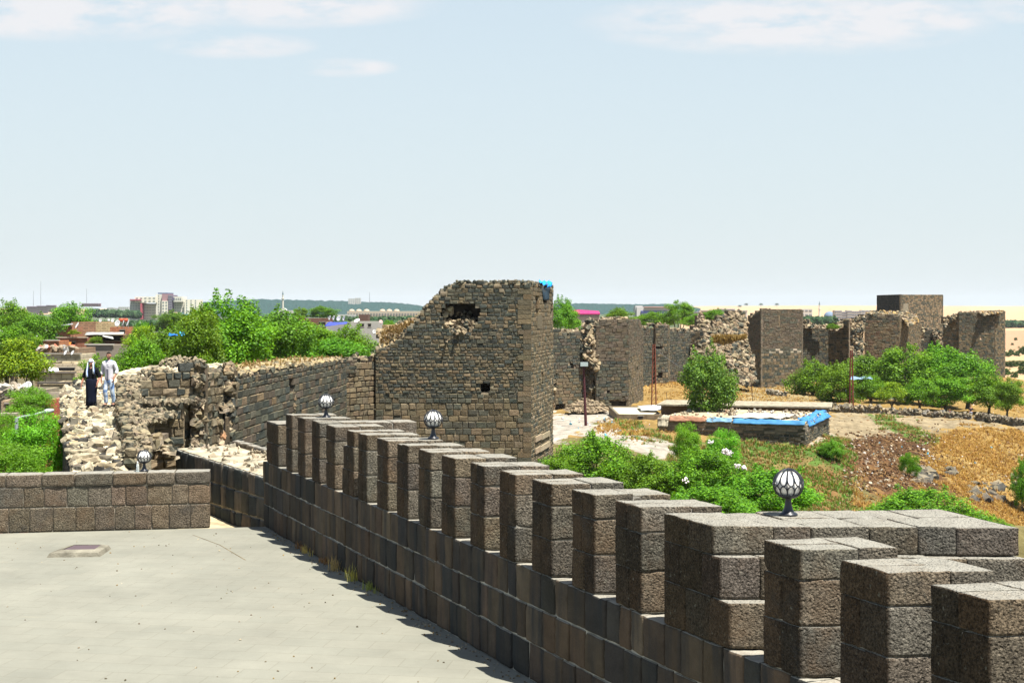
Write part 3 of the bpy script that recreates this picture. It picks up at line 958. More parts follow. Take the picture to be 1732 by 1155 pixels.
# ---- dry tufts at the wall foot
def tuft(mb, x, y, z, h, n, colr, spread=.5, w=.012):
    V, Fc = [], []
    for i in range(n):
        a = rnd.uniform(0, 2 * math.pi); l = h * rnd.uniform(.5, 1.1); s = rnd.uniform(.1, spread)
        bx_, by_ = x + rnd.uniform(-.3, .3) * h, y + rnd.uniform(-.3, .3) * h
        dx_, dy_ = math.cos(a), math.sin(a)
        px_, py_ = -dy_ * w, dx_ * w
        m1 = (bx_ + dx_ * s * l * .4, by_ + dy_ * s * l * .4, z + l * .6)
        k = len(V)
        V += [(bx_ - px_, by_ - py_, z - .02), (bx_ + px_, by_ + py_, z - .02), (m1[0] + px_ * .7, m1[1] + py_ * .7, m1[2]), (m1[0] - px_ * .7, m1[1] - py_ * .7, m1[2]), (bx_ + dx_ * s * l, by_ + dy_ * s * l, z + l * .95)]
        Fc += [(k, k + 1, k + 2, k + 3), (k + 3, k + 2, k + 4)]
    mb.add(V, Fc, colr)
for (uu, hh, cc, lab) in ((512, .22, (.3, .17, .07), 'small dry rust coloured weed tuft at the wall foot, farthest along'), (528, .24, (.5, .38, .13), 'straw coloured weed tuft at the wall foot, second from its far end'),
                     (556, .2, (.28, .15, .06), 'short brown weed tuft at the foot of the battlement wall'), (574, .42, (.5, .4, .17), 'tall pale dry grass clump at the foot of the battlement wall'),
                     (603, .38, (.42, .38, .1), 'yellow green grass clump at the foot of the battlement wall'), (637, .26, (.25, .28, .07), 'greenish brown weed tuft at the wall foot, nearest the camera')):
    Yt = 7.78 / (.444 + (uu - 866) / F)
    mb = MB()
    for k in range(4):
        yy = Yt + rnd.uniform(-.25, .25)
        tuft(mb, WX(yy) - .05 - rnd.uniform(0, .06), yy, 0, hh * rnd.uniform(.5, .8), 12, vary(cc), w=.005)
    g = mb.build('weed_tuft', M['grass'], None, loc=(WX(Yt), Yt, 0))
    tag(g, lab, 'weeds', 'weed tufts along the foot of the wall')
# ------------------------------------------------------------------ old walls left of the battlements
def XY(u, Y): return np.array([(u - 866) / F * Y, Y])
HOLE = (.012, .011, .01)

# ---- the wall walk the two people are on
RW = [(29.4, -9.2, -7.9, .94), (29.6, -9.3, -7.95, .95), (31, -9.75, -8.4, 1.08), (34, -10.75, -9.25, 1.15), (38, -12.05, -10.5, 1.2), (42, -13.4, -11.7, 1.18), (46, -14.75, -12.75, 1.19), (50, -16.05, -13.9, 1.2),
      (54, -17.3, -15.1, 1.26), (58, -18.4, -16.0, 1.2), (62, -19.2, -16.4, 1.18), (66, -19.6, -15.6, 1.25), (70, -19.2, -15.0, 1.5), (74, -18.2, -14.6, 1.6)]
WLK = thing('old_town_wall', 'ruined rubble topped wall walk running back on the left, where two people stroll', 'old wall', (-12, 42, 0))
def walk_at(Y):
    i = 0
    while i < len(RW) - 2 and RW[i + 1][0] < Y: i += 1
    a, b = RW[i], RW[i + 1]
    t = min(1, max(0, (Y - a[0]) / (b[0] - a[0])))
    return [a[k] + (b[k] - a[k]) * t for k in (1, 2, 3)]
mt, mf = MB(), MB()
Ys = np.arange(29.45, 74.01, .16)
NX = 22
V, C = [], []
for Y in Ys:
    xl, xr, z = walk_at(Y)
    for j in range(NX):
        t = j / (NX - 1)
        x = xl + (xr - xl) * t
        nz = noise.fractal(Vector((x * 1.1, Y * 1.1, 3)), 1, 2, 5) * .09 + noise.noise(Vector((x * 4, Y * 4, 1))) * .06
        edge = min(t, 1 - t)
        V.append((x, Y + rnd.uniform(-.03, .03), z + nz - (.12 if edge == 0 else 0)))
        g = noise.noise(Vector((x * .7, Y * .35, 7)))
        base = np.array((.4, .35, .245))
        if t < .3 and 34 < Y < 52: base = base * .4 + np.array((.27, .18, .06)) * .6
        if noise.noise(Vector((x * 2.6, Y * 2.6, 17))) > .18: base = np.array((.1, .088, .066))
        C.append(base * (1 + g * .35))
fc = [(i * NX + j, i * NX + j + 1, (i + 1) * NX + j + 1, (i + 1) * NX + j) for i in range(len(Ys) - 1) for j in range(NX - 1)]
mt.add(V, fc, np.array(C))
# stones showing through the worn top, more and larger near the foot of the walk
for i in range(3000):
    Y = rnd.uniform(29.8, 64)
    xl, xr, z = walk_at(Y)
    t = rnd.random()
    sz = rnd.uniform(.05, .15) * (2.4 if rnd.random() < .07 else 1)
    c = pick([(5, (.34, .3, .21)), (2, (.22, .185, .13)), (2, (.09, .08, .062)), (1.2, (.05, .05, .045))])
    add_rock(mt, (xl + (xr - xl) * t, Y, z + (-.02 if sz < .3 else .02)), (sz, sz * rnd.uniform(.6, 1), sz * .75), c, jit=.3)
# risers of two or three broken steps near the foot
for (Y, h) in ((30.6, .1), (31.5, .14), (32.8, .12), (34.3, .13)):
    xl, xr, z = walk_at(Y)
    x = xl + .05
    while x < xr - .1:
        w = rnd.uniform(.25, .6)
        add_stone(mt, [(x, Y), (min(x + w, xr), Y + rnd.uniform(-.05, .05)), (min(x + w, xr), Y + .3), (x, Y + .3)], z - .1, z + h * rnd.uniform(.5, 1.1), pick([(3, (.22, .19, .13)), (2, (.1, .085, .065))]), r=.04, rough=.04)
        x += w
mt.build('walk_top', M['mortar'], WLK)
for i in range(len(RW) - 1):
    a, b = RW[i], RW[i + 1]
    add_prism(mf, [(a[1] + .06, a[0]), (a[2] - .05, a[0]), (b[2] - .05, b[0]), (b[1] + .06, b[0])], -14, [a[3] - .16, a[3] - .16, b[3] - .16, b[3] - .16], (.07, .062, .05))
    # face blocks on the town side
    z = -6
    while z < a[3] - .3:
        y = a[0]
        while y < b[0]:
            w = rnd.uniform(.4, .8); y1 = min(y + w, b[0])
            xa, xb = walk_at(y)[0] + .06, walk_at(y1)[0] + .06
            pr = rnd.uniform(.02, .07)
            if y1 - y > .08:
                add_prism(mf, [(xb, y1 - .01), (xb - pr, y1 - .01), (xa - pr, y + .01), (xa, y + .01)], z + .01, z + .37, pick(PAL_B))
            y = y1
        z += .39
mf.build('wall_body', M['stone'], WLK)

# rubble parapet stub on the right edge of the walk
ms, mc = MB(), MB()
Y = 30.3
while Y < 50.5:
    xl, xr, z = walk_at(Y)
    prof_h = .35 + .3 * max(0, min(1, (Y - 31) / 8)) + .2 * noise.noise(Vector((Y * .8, 0, 0)))
    if 40 < Y < 42.5: prof_h *= .45
    x0 = xr - .1
    wdt = .5 + .012 * (Y - 30)
    add_prism(mc, [(x0 + .08, Y), (x0 + wdt, Y), (x0 + wdt - .29 * .5, Y + .5), (x0 - .29 * .5 + .08, Y + .5)], -3, z + prof_h - .14, vary((.2, .17, .12), .2))
    for k in range(16):
        yy = Y + rnd.uniform(0, .5); xx = walk_at(yy)[1] - .1 + rnd.uniform(0, wdt)
        sz = rnd.uniform(.1, .27)
        add_rock(ms, (xx, yy, z + prof_h - .14 + rnd.uniform(-.08, .06)), (sz, sz * .8, sz * .5), pick([(3, (.19, .16, .11)), (3, (.13, .11, .078)), (1, DK2), (1, (.14, .11, .08))]))
    for k in range(7):
        yy = Y + rnd.uniform(0, .5)
        sz = rnd.uniform(.2, .42)
        add_rock(ms, (walk_at(yy)[1] - .02, yy, z + rnd.uniform(-.1, prof_h)), (sz * .6, sz, sz * .6), pick([(3, DK2), (2, BR)]), rot=np.eye(3))
    Y += .5
# its broken end, facing the terrace
masonry(ms, mc, XY(230, 33.5), XY(313, 34.5), -2.5, [(220, 742), (240, 738), (262, 742), (285, 750), (300, 764), (314, 772)], course=(.2, .34), width=(.2, .5), pal=[(3, (.12, .1, .072)), (2, DK2), (2, BR2)], joint=.05, prot=.09, jit=.07, thick=1.2, core=(.2, .165, .11))
rub_ = [(236, 738), (262, 738), (285, 748), (304, 770), (300, 775), (236, 750)]
rubble(ms, mc, rub_, 31.5, 36, [(3, BR), (2, BR2), (2, (.2, .17, .12)), (2, DK2)], size=(.14, .32), dens=1.6, bulge=.1, thick=.5, core=(.24, .2, .14))
ms.build('rubble_stone', M['stone'], WLK)
mc.build('rubble_core', M['mortar'], WLK)

# ---- squared stump of masonry right of the walk
YS = 60
ST = thing('ruined_wall_stump', 'broken stepped stump of mortared basalt wall right of the strolling couple', 'ruined wall', (XY(285, YS)[0], YS, 0))
ms, mc = MB(), MB()
profS = [(228, 652), (238, 643), (262, 640), (274, 630), (300, 627), (304, 617), (318, 609), (330, 606), (341, 612), (345, 640)]
p0, p1 = XY(236, YS - 1), XY(334, YS + .5)
def zst(z):
    return None
masonry(ms, mc, p0, p1, -3.2, profS, course=(.3, .42), width=(.3, .75), pal=[(3, DK), (2, DK2), (3, BR), (1.5, BR2), (1, LT)], joint=.055, prot=.06, jit=.04, thick=3, core=(.2, .165, .11), drop=.05)
# ledge two thirds up and sloped rubble top
for (ua, ub, vv, dY, th) in ((228, 312, 682, 1.5, .25), (212, 262, 700, 3.0, .3), (205, 246, 716, 6, .3)):
    a, b = XY(ua, YS - dY), XY(ub, YS - dY + .6)
    zt = z_of(vv, YS - dY)
    masonry(ms, mc, a, b, -3, [(0, vv - 1), (2000, vv + 1)], course=(.3, .4), width=(.3, .7), pal=[(3, DK), (2, DK2), (3, BR), (1.5, BR2), (1, LT)], joint=.05, prot=.07, jit=.05, thick=dY + .8, core=(.2, .165, .11))
    for k in range(int(220 + 120 * dY)):
        t = rnd.random(); q = a + (b - a) * t
        add_rock(mc, (q[0] + rnd.uniform(-.1, .3), q[1] + rnd.uniform(-.1, dY + .6), zt + rnd.uniform(-.08, .06)), (rnd.uniform(.1, .28), .2, rnd.uniform(.08, .18)), pick([(3, (.2, .17, .115)), (2, (.12, .1, .07)), (1, DK2)]))
crumble(ms, p0, p1, profS, n_per_m=90, size=(.1, .24), pal=[(3, (.19, .16, .11)), (2, (.14, .12, .085)), (1, DK2)], depth=2.6)
rubble(ms, mc, [(318, 612), (332, 604), (341, 612), (346, 640), (343, 700), (345, 770), (322, 775), (326, 700), (322, 650)], YS - .4, YS + .6, [(3, BR), (3, (.15, .12, .085)), (2, DK2)], size=(.18, .45), dens=2.2, bulge=.3, thick=.5)
masonry(ms, mc, p1, p1 + np.array([.35, 3.4]), -3.2, [(320, 607), (345, 610), (360, 622)], course=(.3, .42), width=(.3, .75), pal=[(3, DK2), (3, BR), (1.5, LT)], joint=.06, prot=.08, jit=.06, thick=.6)
ms.build('masonry', M['stone'], ST)
mc.build('lime_core', M['mortar'], ST)

# ---- recess with a broken niche between stump and long wall
NI = thing('rubble_recess', 'rubble filled recess with a small broken arch niche between the stump and the long wall', 'ruined wall', (XY(360, 66)[0], 66, 0))
ms, mc = MB(), MB()
rubble(ms, mc, [(340, 690), (350, 668), (362, 640), (372, 620), (384, 614), (396, 622), (399, 650), (392, 700), (385, 770), (378, 782), (340, 782)], 65, 67.5, PAL_RUB, size=(.2, .5), dens=2.4, bulge=.2, thick=.6)
YN = 63.6
for s_, (u_, w_) in enumerate(((349, 11), (369, 9))):
    # little brick arches
    cx, _, cz_ = P(u_, 697, YN)
    rr = w_ * YN / F
    pts = [(cx + rr * math.cos(a), YN, cz_ + rr * math.sin(a)) for a in np.linspace(math.pi, 0, 9)]
    for q in range(8):
        m_ = [(pts[q][i] + pts[q + 1][i]) / 2 for i in range(3)]
        add_box(ms, m_[0] - .1, m_[0] + .1, YN - .35, YN + .9, m_[2] - .07, m_[2] + .09, pick([(1, (.3, .24, .17)), (1, (.22, .17, .12))]))
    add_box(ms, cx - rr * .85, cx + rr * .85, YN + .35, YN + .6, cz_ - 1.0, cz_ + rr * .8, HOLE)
    add_box(ms, cx - rr - .14, cx - rr + .06, YN - .3, YN + 1.2, cz_ - 1.3, cz_, (.26, .2, .14))
rubble(ms, mc, [(345, 712), (376, 712), (376, 770), (345, 770)], YN - .6, YN - .3, [(2, (.3, .24, .17)), (2, (.26, .15, .08)), (2, BR)], size=(.2, .45), dens=1.4, bulge=.1, thick=2)
ms.build('masonry', M['stone'], NI)
mc.build('lime_core', M['mortar'], NI)

# ---- long wall with the sloping courses
LB = thing('long_curtain_wall', 'long straight dark curtain wall of sloping courses with dry grass on its top', 'old wall', (XY(480, 80)[0], 80, 0))
ms, mc, mg = MB(), MB(), MB()
YB0, YB1 = 66.5, 97.5
profB = [(370, 624), (385, 640), (398, 634), (440, 627), (486, 622), (520, 617), (560, 611), (590, 606)]
p0, p1 = XY(378, YB0), XY(586, YB1)
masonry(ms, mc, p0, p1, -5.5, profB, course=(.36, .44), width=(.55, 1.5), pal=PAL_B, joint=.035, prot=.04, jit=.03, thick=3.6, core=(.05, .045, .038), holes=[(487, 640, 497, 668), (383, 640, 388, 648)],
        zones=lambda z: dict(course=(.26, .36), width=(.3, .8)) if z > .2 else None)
crumble(ms, p0, p1, profB, n_per_m=22, size=(.12, .36), pal=[(2, (.2, .16, .1)), (2, DK2), (1, (.26, .21, .14))], depth=2.2)
rubble(ms, mc, [(486, 618), (497, 616), (499, 640), (495, 645), (500, 700), (489, 704), (487, 665), (485, 640)], 81.3, 81.5, PAL_RUB, size=(.2, .4), dens=1.6, bulge=.1, thick=.6)
# grassy top
sB = (p1 - p0) / np.linalg.norm(p1 - p0); nB = np.array([sB[1], -sB[0]]); LBn = np.linalg.norm(p1 - p0)
V, fc, C = [], [], []
NT = 70
for i in range(NT + 1):
    t = LBn * i / NT
    q = p0 + sB * t
    zt = z_of(interp(profB, 866 + F * q[0] / q[1]), q[1])
    for j in range(7):
        o_ = -.02 - 3.7 * j / 6
        w = q + nB * o_
        V.append((w[0], w[1], zt + .02 + .05 * math.sin(min(1, j / 3) * 1.5) + .14 * noise.noise(Vector((w[0], w[1], 0)))))
        C.append(np.array((.25, .195, .105)) * (1 + .4 * noise.noise(Vector((w[0] * 1.5, w[1] * 1.5, 5)))))
for i in range(NT):
    for j in range(6):
        k = i * 7 + j
        fc.append((k, k + 1, k + 8, k + 7))
mc.add(V, [f[::-1] for f in fc], np.array(C))
for i in range(260):
    t = rnd.uniform(0, LBn); q = p0 + sB * t; w = q - nB * rnd.uniform(.1, 3.6)
    zt = z_of(interp(profB, 866 + F * q[0] / q[1]), q[1]) + .15
    tuft(mg, w[0], w[1], zt, rnd.uniform(.08, .22), 7, vary((.26, .185, .07) if rnd.random() < .9 else (.12, .2, .04)), w=.02)
ms.build('masonry', M['stone'], LB)
mc.build('lime_core', M['mortar'], LB)
tag(mg.build('dry_grass', M['grass'], LB), kind='stuff')

# ---- brown patch of wall between long wall and the big tower
BW = thing('brown_curtain_wall', 'short brown patched wall of small blocks beside the big square tower', 'old wall', (XY(608, 98)[0], 98, 0))
ms, mc = MB(), MB()
profC = [(582, 612), (590, 619), (600, 616), (612, 613), (622, 606), (636, 598)]
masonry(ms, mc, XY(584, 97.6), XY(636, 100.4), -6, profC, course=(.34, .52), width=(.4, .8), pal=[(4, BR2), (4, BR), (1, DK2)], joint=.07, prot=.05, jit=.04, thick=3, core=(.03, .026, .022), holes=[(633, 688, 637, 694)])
crumble(ms, XY(584, 97.6), XY(636, 100.4), profC, n_per_m=12, size=(.2, .5), pal=[(2, (.17, .14, .09)), (2, DK2)], depth=2)
masonry(ms, mc, XY(584, 97.5), XY(604, 98.4), 0, [(582, 606), (606, 601)], course=(.2, .3), width=(.4, .8), pal=PAL_B, thick=2)
ms.build('masonry', M['stone'], BW)
mc.build('lime_core', M['mortar'], BW)

# ---- the big square tower
T1 = thing('square_tower', 'big square basalt tower with a broken left shoulder and blue plastic on top', 'tower', (XY(770, 104)[0], 104, 0))
ms, mc = MB(), MB()
profT = [(630, 600), (637, 593), (651, 588), (668, 582), (676, 574), (680, 562), (690, 557), (703, 541), (712, 533), (716, 520), (732, 507), (743, 495), (753, 486), (770, 480), (807, 478), (850, 476.5), (878, 477), (907, 479), (936, 486)]
def zoneT(z):
    v = 522 - F * (z - CZ) / 100
    if v > 690: return dict(course=(.4, .5), width=(.4, .8), pal=[(2, DK2), (4, BR), (3, BR2), (.5, LT)], joint=.05)
    if v > 672: return dict(course=(.28, .36), width=(.3, .6), pal=[(2, DK), (4, DK2), (3, BR)], joint=.04)
    if v > 590: return dict(course=(.2, .27), width=(.26, .55), pal=[(4, DK), (3, DK2), (3.2, BR), (1.8, BR2)], joint=.058)
    return dict(course=(.24, .32), width=(.28, .6), pal=[(6, DK), (3, DK2), (2.6, BR), (1.4, BR2), (.5, LT), (.12, RD)], joint=.05)
TA, TB, TC = XY(635, 100), XY(897, 100), XY(935.5, 110.5)
holesF = [(757, 513, 805, 542), (746, 521, 809, 545), (750, 545, 806, 556), (760, 554, 796, 564), (814, 646, 830, 664), (820, 520, 828, 533)]
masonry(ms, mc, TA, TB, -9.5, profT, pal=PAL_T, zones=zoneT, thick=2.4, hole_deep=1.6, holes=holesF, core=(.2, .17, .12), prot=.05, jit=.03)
def zoneT2(z):
    v = 522 - F * (z - CZ) / 100
    if v > 600: return dict(course=(.24, .32), width=(.35, .8), pal=PAL_LOW, joint=.055)
    return dict(course=(.26, .36), width=(.4, .8), pal=[(1, DK2), (3, BR), (2, BR2)], joint=.03)
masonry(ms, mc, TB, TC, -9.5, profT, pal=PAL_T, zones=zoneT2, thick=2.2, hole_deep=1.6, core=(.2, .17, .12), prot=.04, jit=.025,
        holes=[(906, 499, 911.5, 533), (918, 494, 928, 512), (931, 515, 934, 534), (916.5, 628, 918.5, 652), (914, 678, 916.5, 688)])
# quoins on the corner, a smoother strip
z = -9.5
while z < z_of(492, 100):
    h = rnd.uniform(.3, .42)
    w = rnd.choice((.5, .9))
    add_box(ms, TB[0] - w, TB[0] + .07, TB[1] - .075, TB[1] + .5, z + .015, z + h - .015, pick([(3, BR), (2, BR2), (1, DK2)]))
    z += h
# ragged back walls, floor of the broken chamber
for (a, b) in ((XY(720, 111), XY(930, 112)),):
    masonry(ms, mc, a, b, -9.5, [(700, 545), (735, 515), (760, 492), (900, 486), (940, 492)], pal=PAL_T, thick=2)
crumble(ms, TA, TB, profT, n_per_m=18, size=(.14, .34), pal=[(4, DK), (2, DK2), (2, BR), (.6, LT)], depth=2.2)
crumble(ms, TB, TC, profT, n_per_m=8, size=(.2, .45), pal=[(4, DK), (2, DK2), (2, BR)], depth=2)
for i in range(26):      # single stones standing up on the top
    u = rnd.uniform(770, 905); y = 100 + rnd.uniform(0, .6)
    x, _, z = P(u, 477 + rnd.uniform(-1, 1), y)
    add_rock(ms, (x, y, z), (.2, .2, .28), pick([(2, DK), (1, DK2)]))
# the ruined room: left patch coloured pale as if sunlit, fallen rubble, dark vault
x0, _, zt = P(757, 518, 101); x1, _, zb_ = P(772, 535, 101)
rubble(ms, mc, [(747, 523), (757, 518), (765, 520), (764, 533), (755, 535), (748, 530)], 100.6, 100.7, [(1, (.33, .28, .19))], size=(.2, .5), dens=1.2, bulge=.1, thick=.3, core=(.33, .28, .19))
rubble(ms, mc, [(745, 541), (770, 543), (800, 541), (806, 552), (793, 566), (780, 560), (768, 572), (754, 578), (744, 560)], 99.75, 100.3, [(3, (.28, .22, .15)), (3, BR2), (2, DK), (1, CR)], size=(.18, .42), dens=1.3, bulge=.1, thick=.6, core=(.12, .095, .065))
rubble(ms, mc, [(773, 528), (790, 524), (803, 536), (803, 545), (770, 545)], 101, 101.4, [(2, DK2), (2, BR), (1, (.2, .15, .1))], size=(.2, .4), dens=1.2, bulge=.1, thick=.3, core=(.03, .026, .02))
ms.build('masonry', M['stone'], T1)
mc.build('lime_core', M['mortar'], T1)
# pale repair stones and a pale patch
mb = MB()
s_ = (TC - TB) / np.linalg.norm(TC - TB); n_ = np.array([s_[1], -s_[0]])
def tower_patch(u0, u1, v0, v1, c, pr=.1):
    def tt(u): # parameter along side for a column
        k = (u - 866) / F
        # TB + s*t : x = k*y
        return (k * TB[1] - TB[0]) / (s_[0] - k * s_[1])
    a, b = tt(u0), tt(u1)
    A, B = TB + s_ * a + n_ * pr, TB + s_ * b + n_ * pr
    zt_, zb2 = z_of(v0, A[1]), z_of(v1, A[1])
    A2, B2 = A - n_ * .2, B - n_ * .2
    add_prism(mb, [A, B, B2, A2], zb2, zt_, c)
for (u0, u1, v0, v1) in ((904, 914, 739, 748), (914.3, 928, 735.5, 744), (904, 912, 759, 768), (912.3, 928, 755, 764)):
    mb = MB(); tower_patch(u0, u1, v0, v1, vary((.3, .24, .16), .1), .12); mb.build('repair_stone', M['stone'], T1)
mb = MB(); tower_patch(908, 916, 533, 556, (.12, .1, .068), .05); mb.build('pale_patch', M['stone'], T1)
# rubble shoulder behind the front's left edge
SH = thing('rubble_shoulder', 'heap of broken wall core with golden dry grass left of the big tower', 'rubble', (XY(670, 106)[0], 106, 0))
ms, mc, mg = MB(), MB(), MB()
rubble(ms, mc, [(637, 556), (650, 552), (672, 548), (704, 535), (718, 530), (700, 560), (690, 580), (660, 592), (640, 596), (640, 575)], 101.5, 106, [(3, DK2), (3, (.2, .15, .1)), (2, CR), (1, BR2)], size=(.25, .55), dens=1.2, bulge=.3, thick=3, core=(.3, .225, .12))
for i in range(350):
    u = rnd.uniform(645, 712); v = 556 - (u - 645) * .3 + rnd.uniform(0, 28) * (1 - (u - 645) / 90)
    x, y, z = P(u, v, 102.5 + rnd.random())
    tuft(mg, x, y, z - .1, rnd.uniform(.1, .25), 6, vary((.25, .17, .06)), w=.025)
ms.build('stone', M['stone'], SH); mc.build('lime_core', M['mortar'], SH); tag(mg.build('dry_grass', M['grass'], SH), kind='stuff')
# blue plastic sheet on the tower
def cloth_patch(name, label, cat, quad, nx, ny, colr, wave=.12, sag=0.0, mat='cloth', group=None, thick=.03, parent=None):
    """a crumpled sheet between four corner points (A,B,C,D); C-D is the far or low edge"""
    A, B, C_, D = [np.array(p, float) for p in quad]
    V, Cc = [], []
    off = rnd.uniform(0, 50)
    up = np.cross(B - A, D - A); up = up / np.linalg.norm(up)
    if up[2] < 0: up = -up
    for lay in (1, 0):
        for i in range(ny + 1):
            for j in range(nx + 1):
                a, b = j / nx, i / ny
                p = (1 - a) * (1 - b) * A + a * (1 - b) * B + a * b * C_ + (1 - a) * b * D
                w = noise.fractal(Vector((p[0] * 1.3 + off, p[1] * 1.3, p[2] * 1.3)), 1, 2, 4) * wave
                p = p + up * (w + lay * thick) + np.array([0, 0, -sag * 4 * a * (1 - a)])
                V.append(p)
                Cc.append(np.array(colr) * (1 + .35 * noise.noise(Vector((p[0] * 2 + off, p[1] * 2, p[2] * 2)))))
    k = (nx + 1) * (ny + 1)
    fc = []
    for i in range(ny):
        for j in range(nx):
            q = i * (nx + 1) + j
            fc.append((q, q + 1, q + nx + 2, q + nx + 1))
            fc.append((k + q, k + q + nx + 1, k + q + nx + 2, k + q + 1))
    for j in range(nx):
        fc.append((j + 1, j, k + j, k + j + 1)); q = ny * (nx + 1) + j; fc.append((q, q + 1, k + q + 1, k + q))
    for i in range(ny):
        q = i * (nx + 1); fc.append((q, q + nx + 1, k + q + nx + 1, k + q)); q += nx; fc.append((q + nx + 1, q, k + q, k + q + nx + 1))
    mb = MB(); mb.add(V, fc, np.clip(np.array(Cc), 0, 1))
    o = mb.build(name, M[mat], parent, loc=None if parent else tuple(A), smooth=True)
    if not parent: tag(o, label, cat, group)
    return o
cloth_patch('blue_tarpaulin', 'crumpled bright blue plastic on the top right corner of the big square tower', 'tarpaulin',
            [P(911, 480, 103.2), P(932, 486, 108.6), P(931, 478, 110), P(910, 475, 105)], 12, 8, (.02, .22, .6), wave=.35)
cloth_patch('dark_netting', 'dark blue grey sheet hanging below the blue plastic on the tower', 'sheet',
            [P(917, 486, 105), P(929, 487, 108), P(928, 508, 107.9), P(918.5, 508, 105.2)], 8, 8, (.03, .05, .07), wave=.1)
# ------------------------------------------------------------------ the ground
CT = [(940,745,125),(960,697,165),(1000,700,162),(1040,755,114),(1010,692,170),(1087,675,188),(1130,648,210),(1166,650,220),(1230,655,230),(1286,656,240),(1350,650,245),
      (1440,700,185),(1400,752,131),(1362,757,128),(1120,740,124),(1500,700,182),(1600,712,174),(1700,719,168),(1732,722,166),(1430,743,140),(1500,736,147),(1560,737,148),
      (1400,830,115),(1500,850,118),(1600,868,122),(1732,880,128),(1732,770,150),(1650,800,138),(1200,775,118),(1150,800,108),(1250,800,110),(1000,800,104),(1100,860,88),(1250,860,94),(1400,870,104),
      (1300,690,180),(1200,690,175)]
CTZ = [(u, Y, -(v - 522) * Y / F) for u, v, Y in CT] + [(1000,40,-13),(1300,45,-14),(1700,60,-20),(1700,90,-20.5),(0,60,-11),(300,60,-11),(600,90,-12),(0,150,-12.5),(300,200,-14),(500,300,-16),(700,150,-13),(0,30,-10),(500,25,-11),
      (1697,300,-14.7),(1732,290,-16.2),(1850,250,-19),(1500,300,-14.2),(1200,300,-14.5),(1732,420,-20),(1732,600,-21),(1732,900,-20.5),(1732,1500,-20),(1732,2200,-18),(1732,4000,-9),(1732,6500,9),(1732,12000,20),
      (1200,1000,-22),(1200,2500,-19),(1200,4500,-6),(1200,6500,12),(1200,12000,20),(1450,1000,-21),(1450,2500,-17),(1450,4500,-3),(1450,6500,14),(1450,12000,20),
      (0,1000,-22),(0,3000,-24),(0,5500,-8),(0,7000,2),(0,12000,5),(500,1000,-22),(500,3000,-26),(500,6000,-20),(500,12000,-10),(850,1000,-22),(850,3000,-24),(850,6000,-15),(850,12000,0),(250,500,-18),(800,500,-18)]
_A = np.array([(u / 150., 5.2 * math.log(Y)) for u, Y, z in CTZ]); _z = np.array([c[2] for c in CTZ], float)
_K = np.linalg.norm(_A[:, None] - _A[None], axis=2)
_n = len(_A)
_S = np.zeros((_n + 3, _n + 3)); _S[:_n, :_n] = _K + np.eye(_n) * .02; _S[:_n, _n] = 1; _S[:_n, _n + 1:] = _A * .01; _S[_n, :_n] = 1; _S[_n + 1:, :_n] = (_A * .01).T
_w = np.linalg.solve(_S, np.concatenate([_z, [0, 0, 0]]))
def gz(u, Y):
    u = np.clip(np.asarray(u, float), -150, 1900); Y = np.clip(np.asarray(Y, float), 25, 12000)
    q = np.stack([u / 150., 5.2 * np.log(Y)], -1)
    K = np.linalg.norm(q[..., None, :] - _A, axis=-1)
    return CZ + K @ _w[:_n] + _w[_n] + (q * .01) @ _w[_n + 1:]
def ground(x, y):
    u = 866 + F * x / y
    return float(gz(u, y)) 
def gp(u, Y, dz=0):
    x = (u - 866) / F * Y
    return (x, Y, float(gz(u, Y)) + dz)
def find_Y(u, v, lo=60, hi=400):
    """distance at which the ground shows at picture point u, v"""
    ys = np.linspace(lo, hi, 700)
    vv = 522 - F * (gz(np.full(700, u), ys) - CZ) / ys
    k = np.where(vv <= v)[0]
    return float(ys[k[0]]) if len(k) else hi

us = np.concatenate([np.linspace(-3200, -200, 30)[:-1], np.linspace(-200, 900, 110)[:-1], np.linspace(900, 1780, 330)[:-1], np.linspace(1780, 4800, 30)])
ys = np.concatenate([[8, 14], np.geomspace(22, 70, 40)[:-1], np.geomspace(70, 320, 300)[:-1], np.geomspace(320, 14000, 110)])
UU, YY = np.meshgrid(us, ys)
ZZ = gz(UU, YY)
XX = (UU - 866) / F * YY
# colours of the soil, patch by patch
def poly_mask(poly, U, V):
    c = np.zeros(U.shape, bool); j = len(poly) - 1
    for i in range(len(poly)):
        xi, yi = poly[i]; xj, yj = poly[j]
        cond = ((yi > V) != (yj > V)) & (U < (xj - xi) * (V - yi) / ((yj - yi) if yj != yi else 1e-9) + xi)
        c ^= cond; j = i
    return c
VV = 522 - F * (ZZ - CZ) / YY
nzA = np.zeros(UU.shape); nzB = np.zeros(UU.shape); nzC = np.zeros(UU.shape); nzD = np.zeros(UU.shape)
for i in range(UU.shape[0]):
    for j in range(UU.shape[1]):
        x, y = XX[i, j], YY[i, j]
        if y < 320 and 850 < UU[i, j] < 1800:
            nzA[i, j] = noise.fractal(Vector((x * .12, y * .12, 1)), 1, 2, 5)
            nzB[i, j] = noise.fractal(Vector((x * .7, y * .7, 4)), 1, 2, 4)
            nzC[i, j] = noise.noise(Vector((x * .35, y * .2, 9)))
            nzD[i, j] = noise.noise(Vector((x * .25, y * 1.2, 2)))
        else:
            s = max(1, y / 300)
            nzA[i, j] = noise.noise(Vector((x * .02 / s, y * .006 / s, 1)))
            nzB[i, j] = noise.noise(Vector((x * .1 / s, y * .02 / s, 4)))
def jit_mask(poly):
    return poly_mask(poly, UU + nzB * 16 + nzA * 10, VV + nzB * 7 + nzC * 3)
GOLD = np.array((.36, .24, .085)); C_ = np.zeros(UU.shape + (3,)) + GOLD
C_[YY > 320] = (.52, .35, .2)
near = (YY < 320)
C_[near & (UU < 900)] = (.2, .17, .1)
green_l = near & (UU > 900) & (YY < 125)
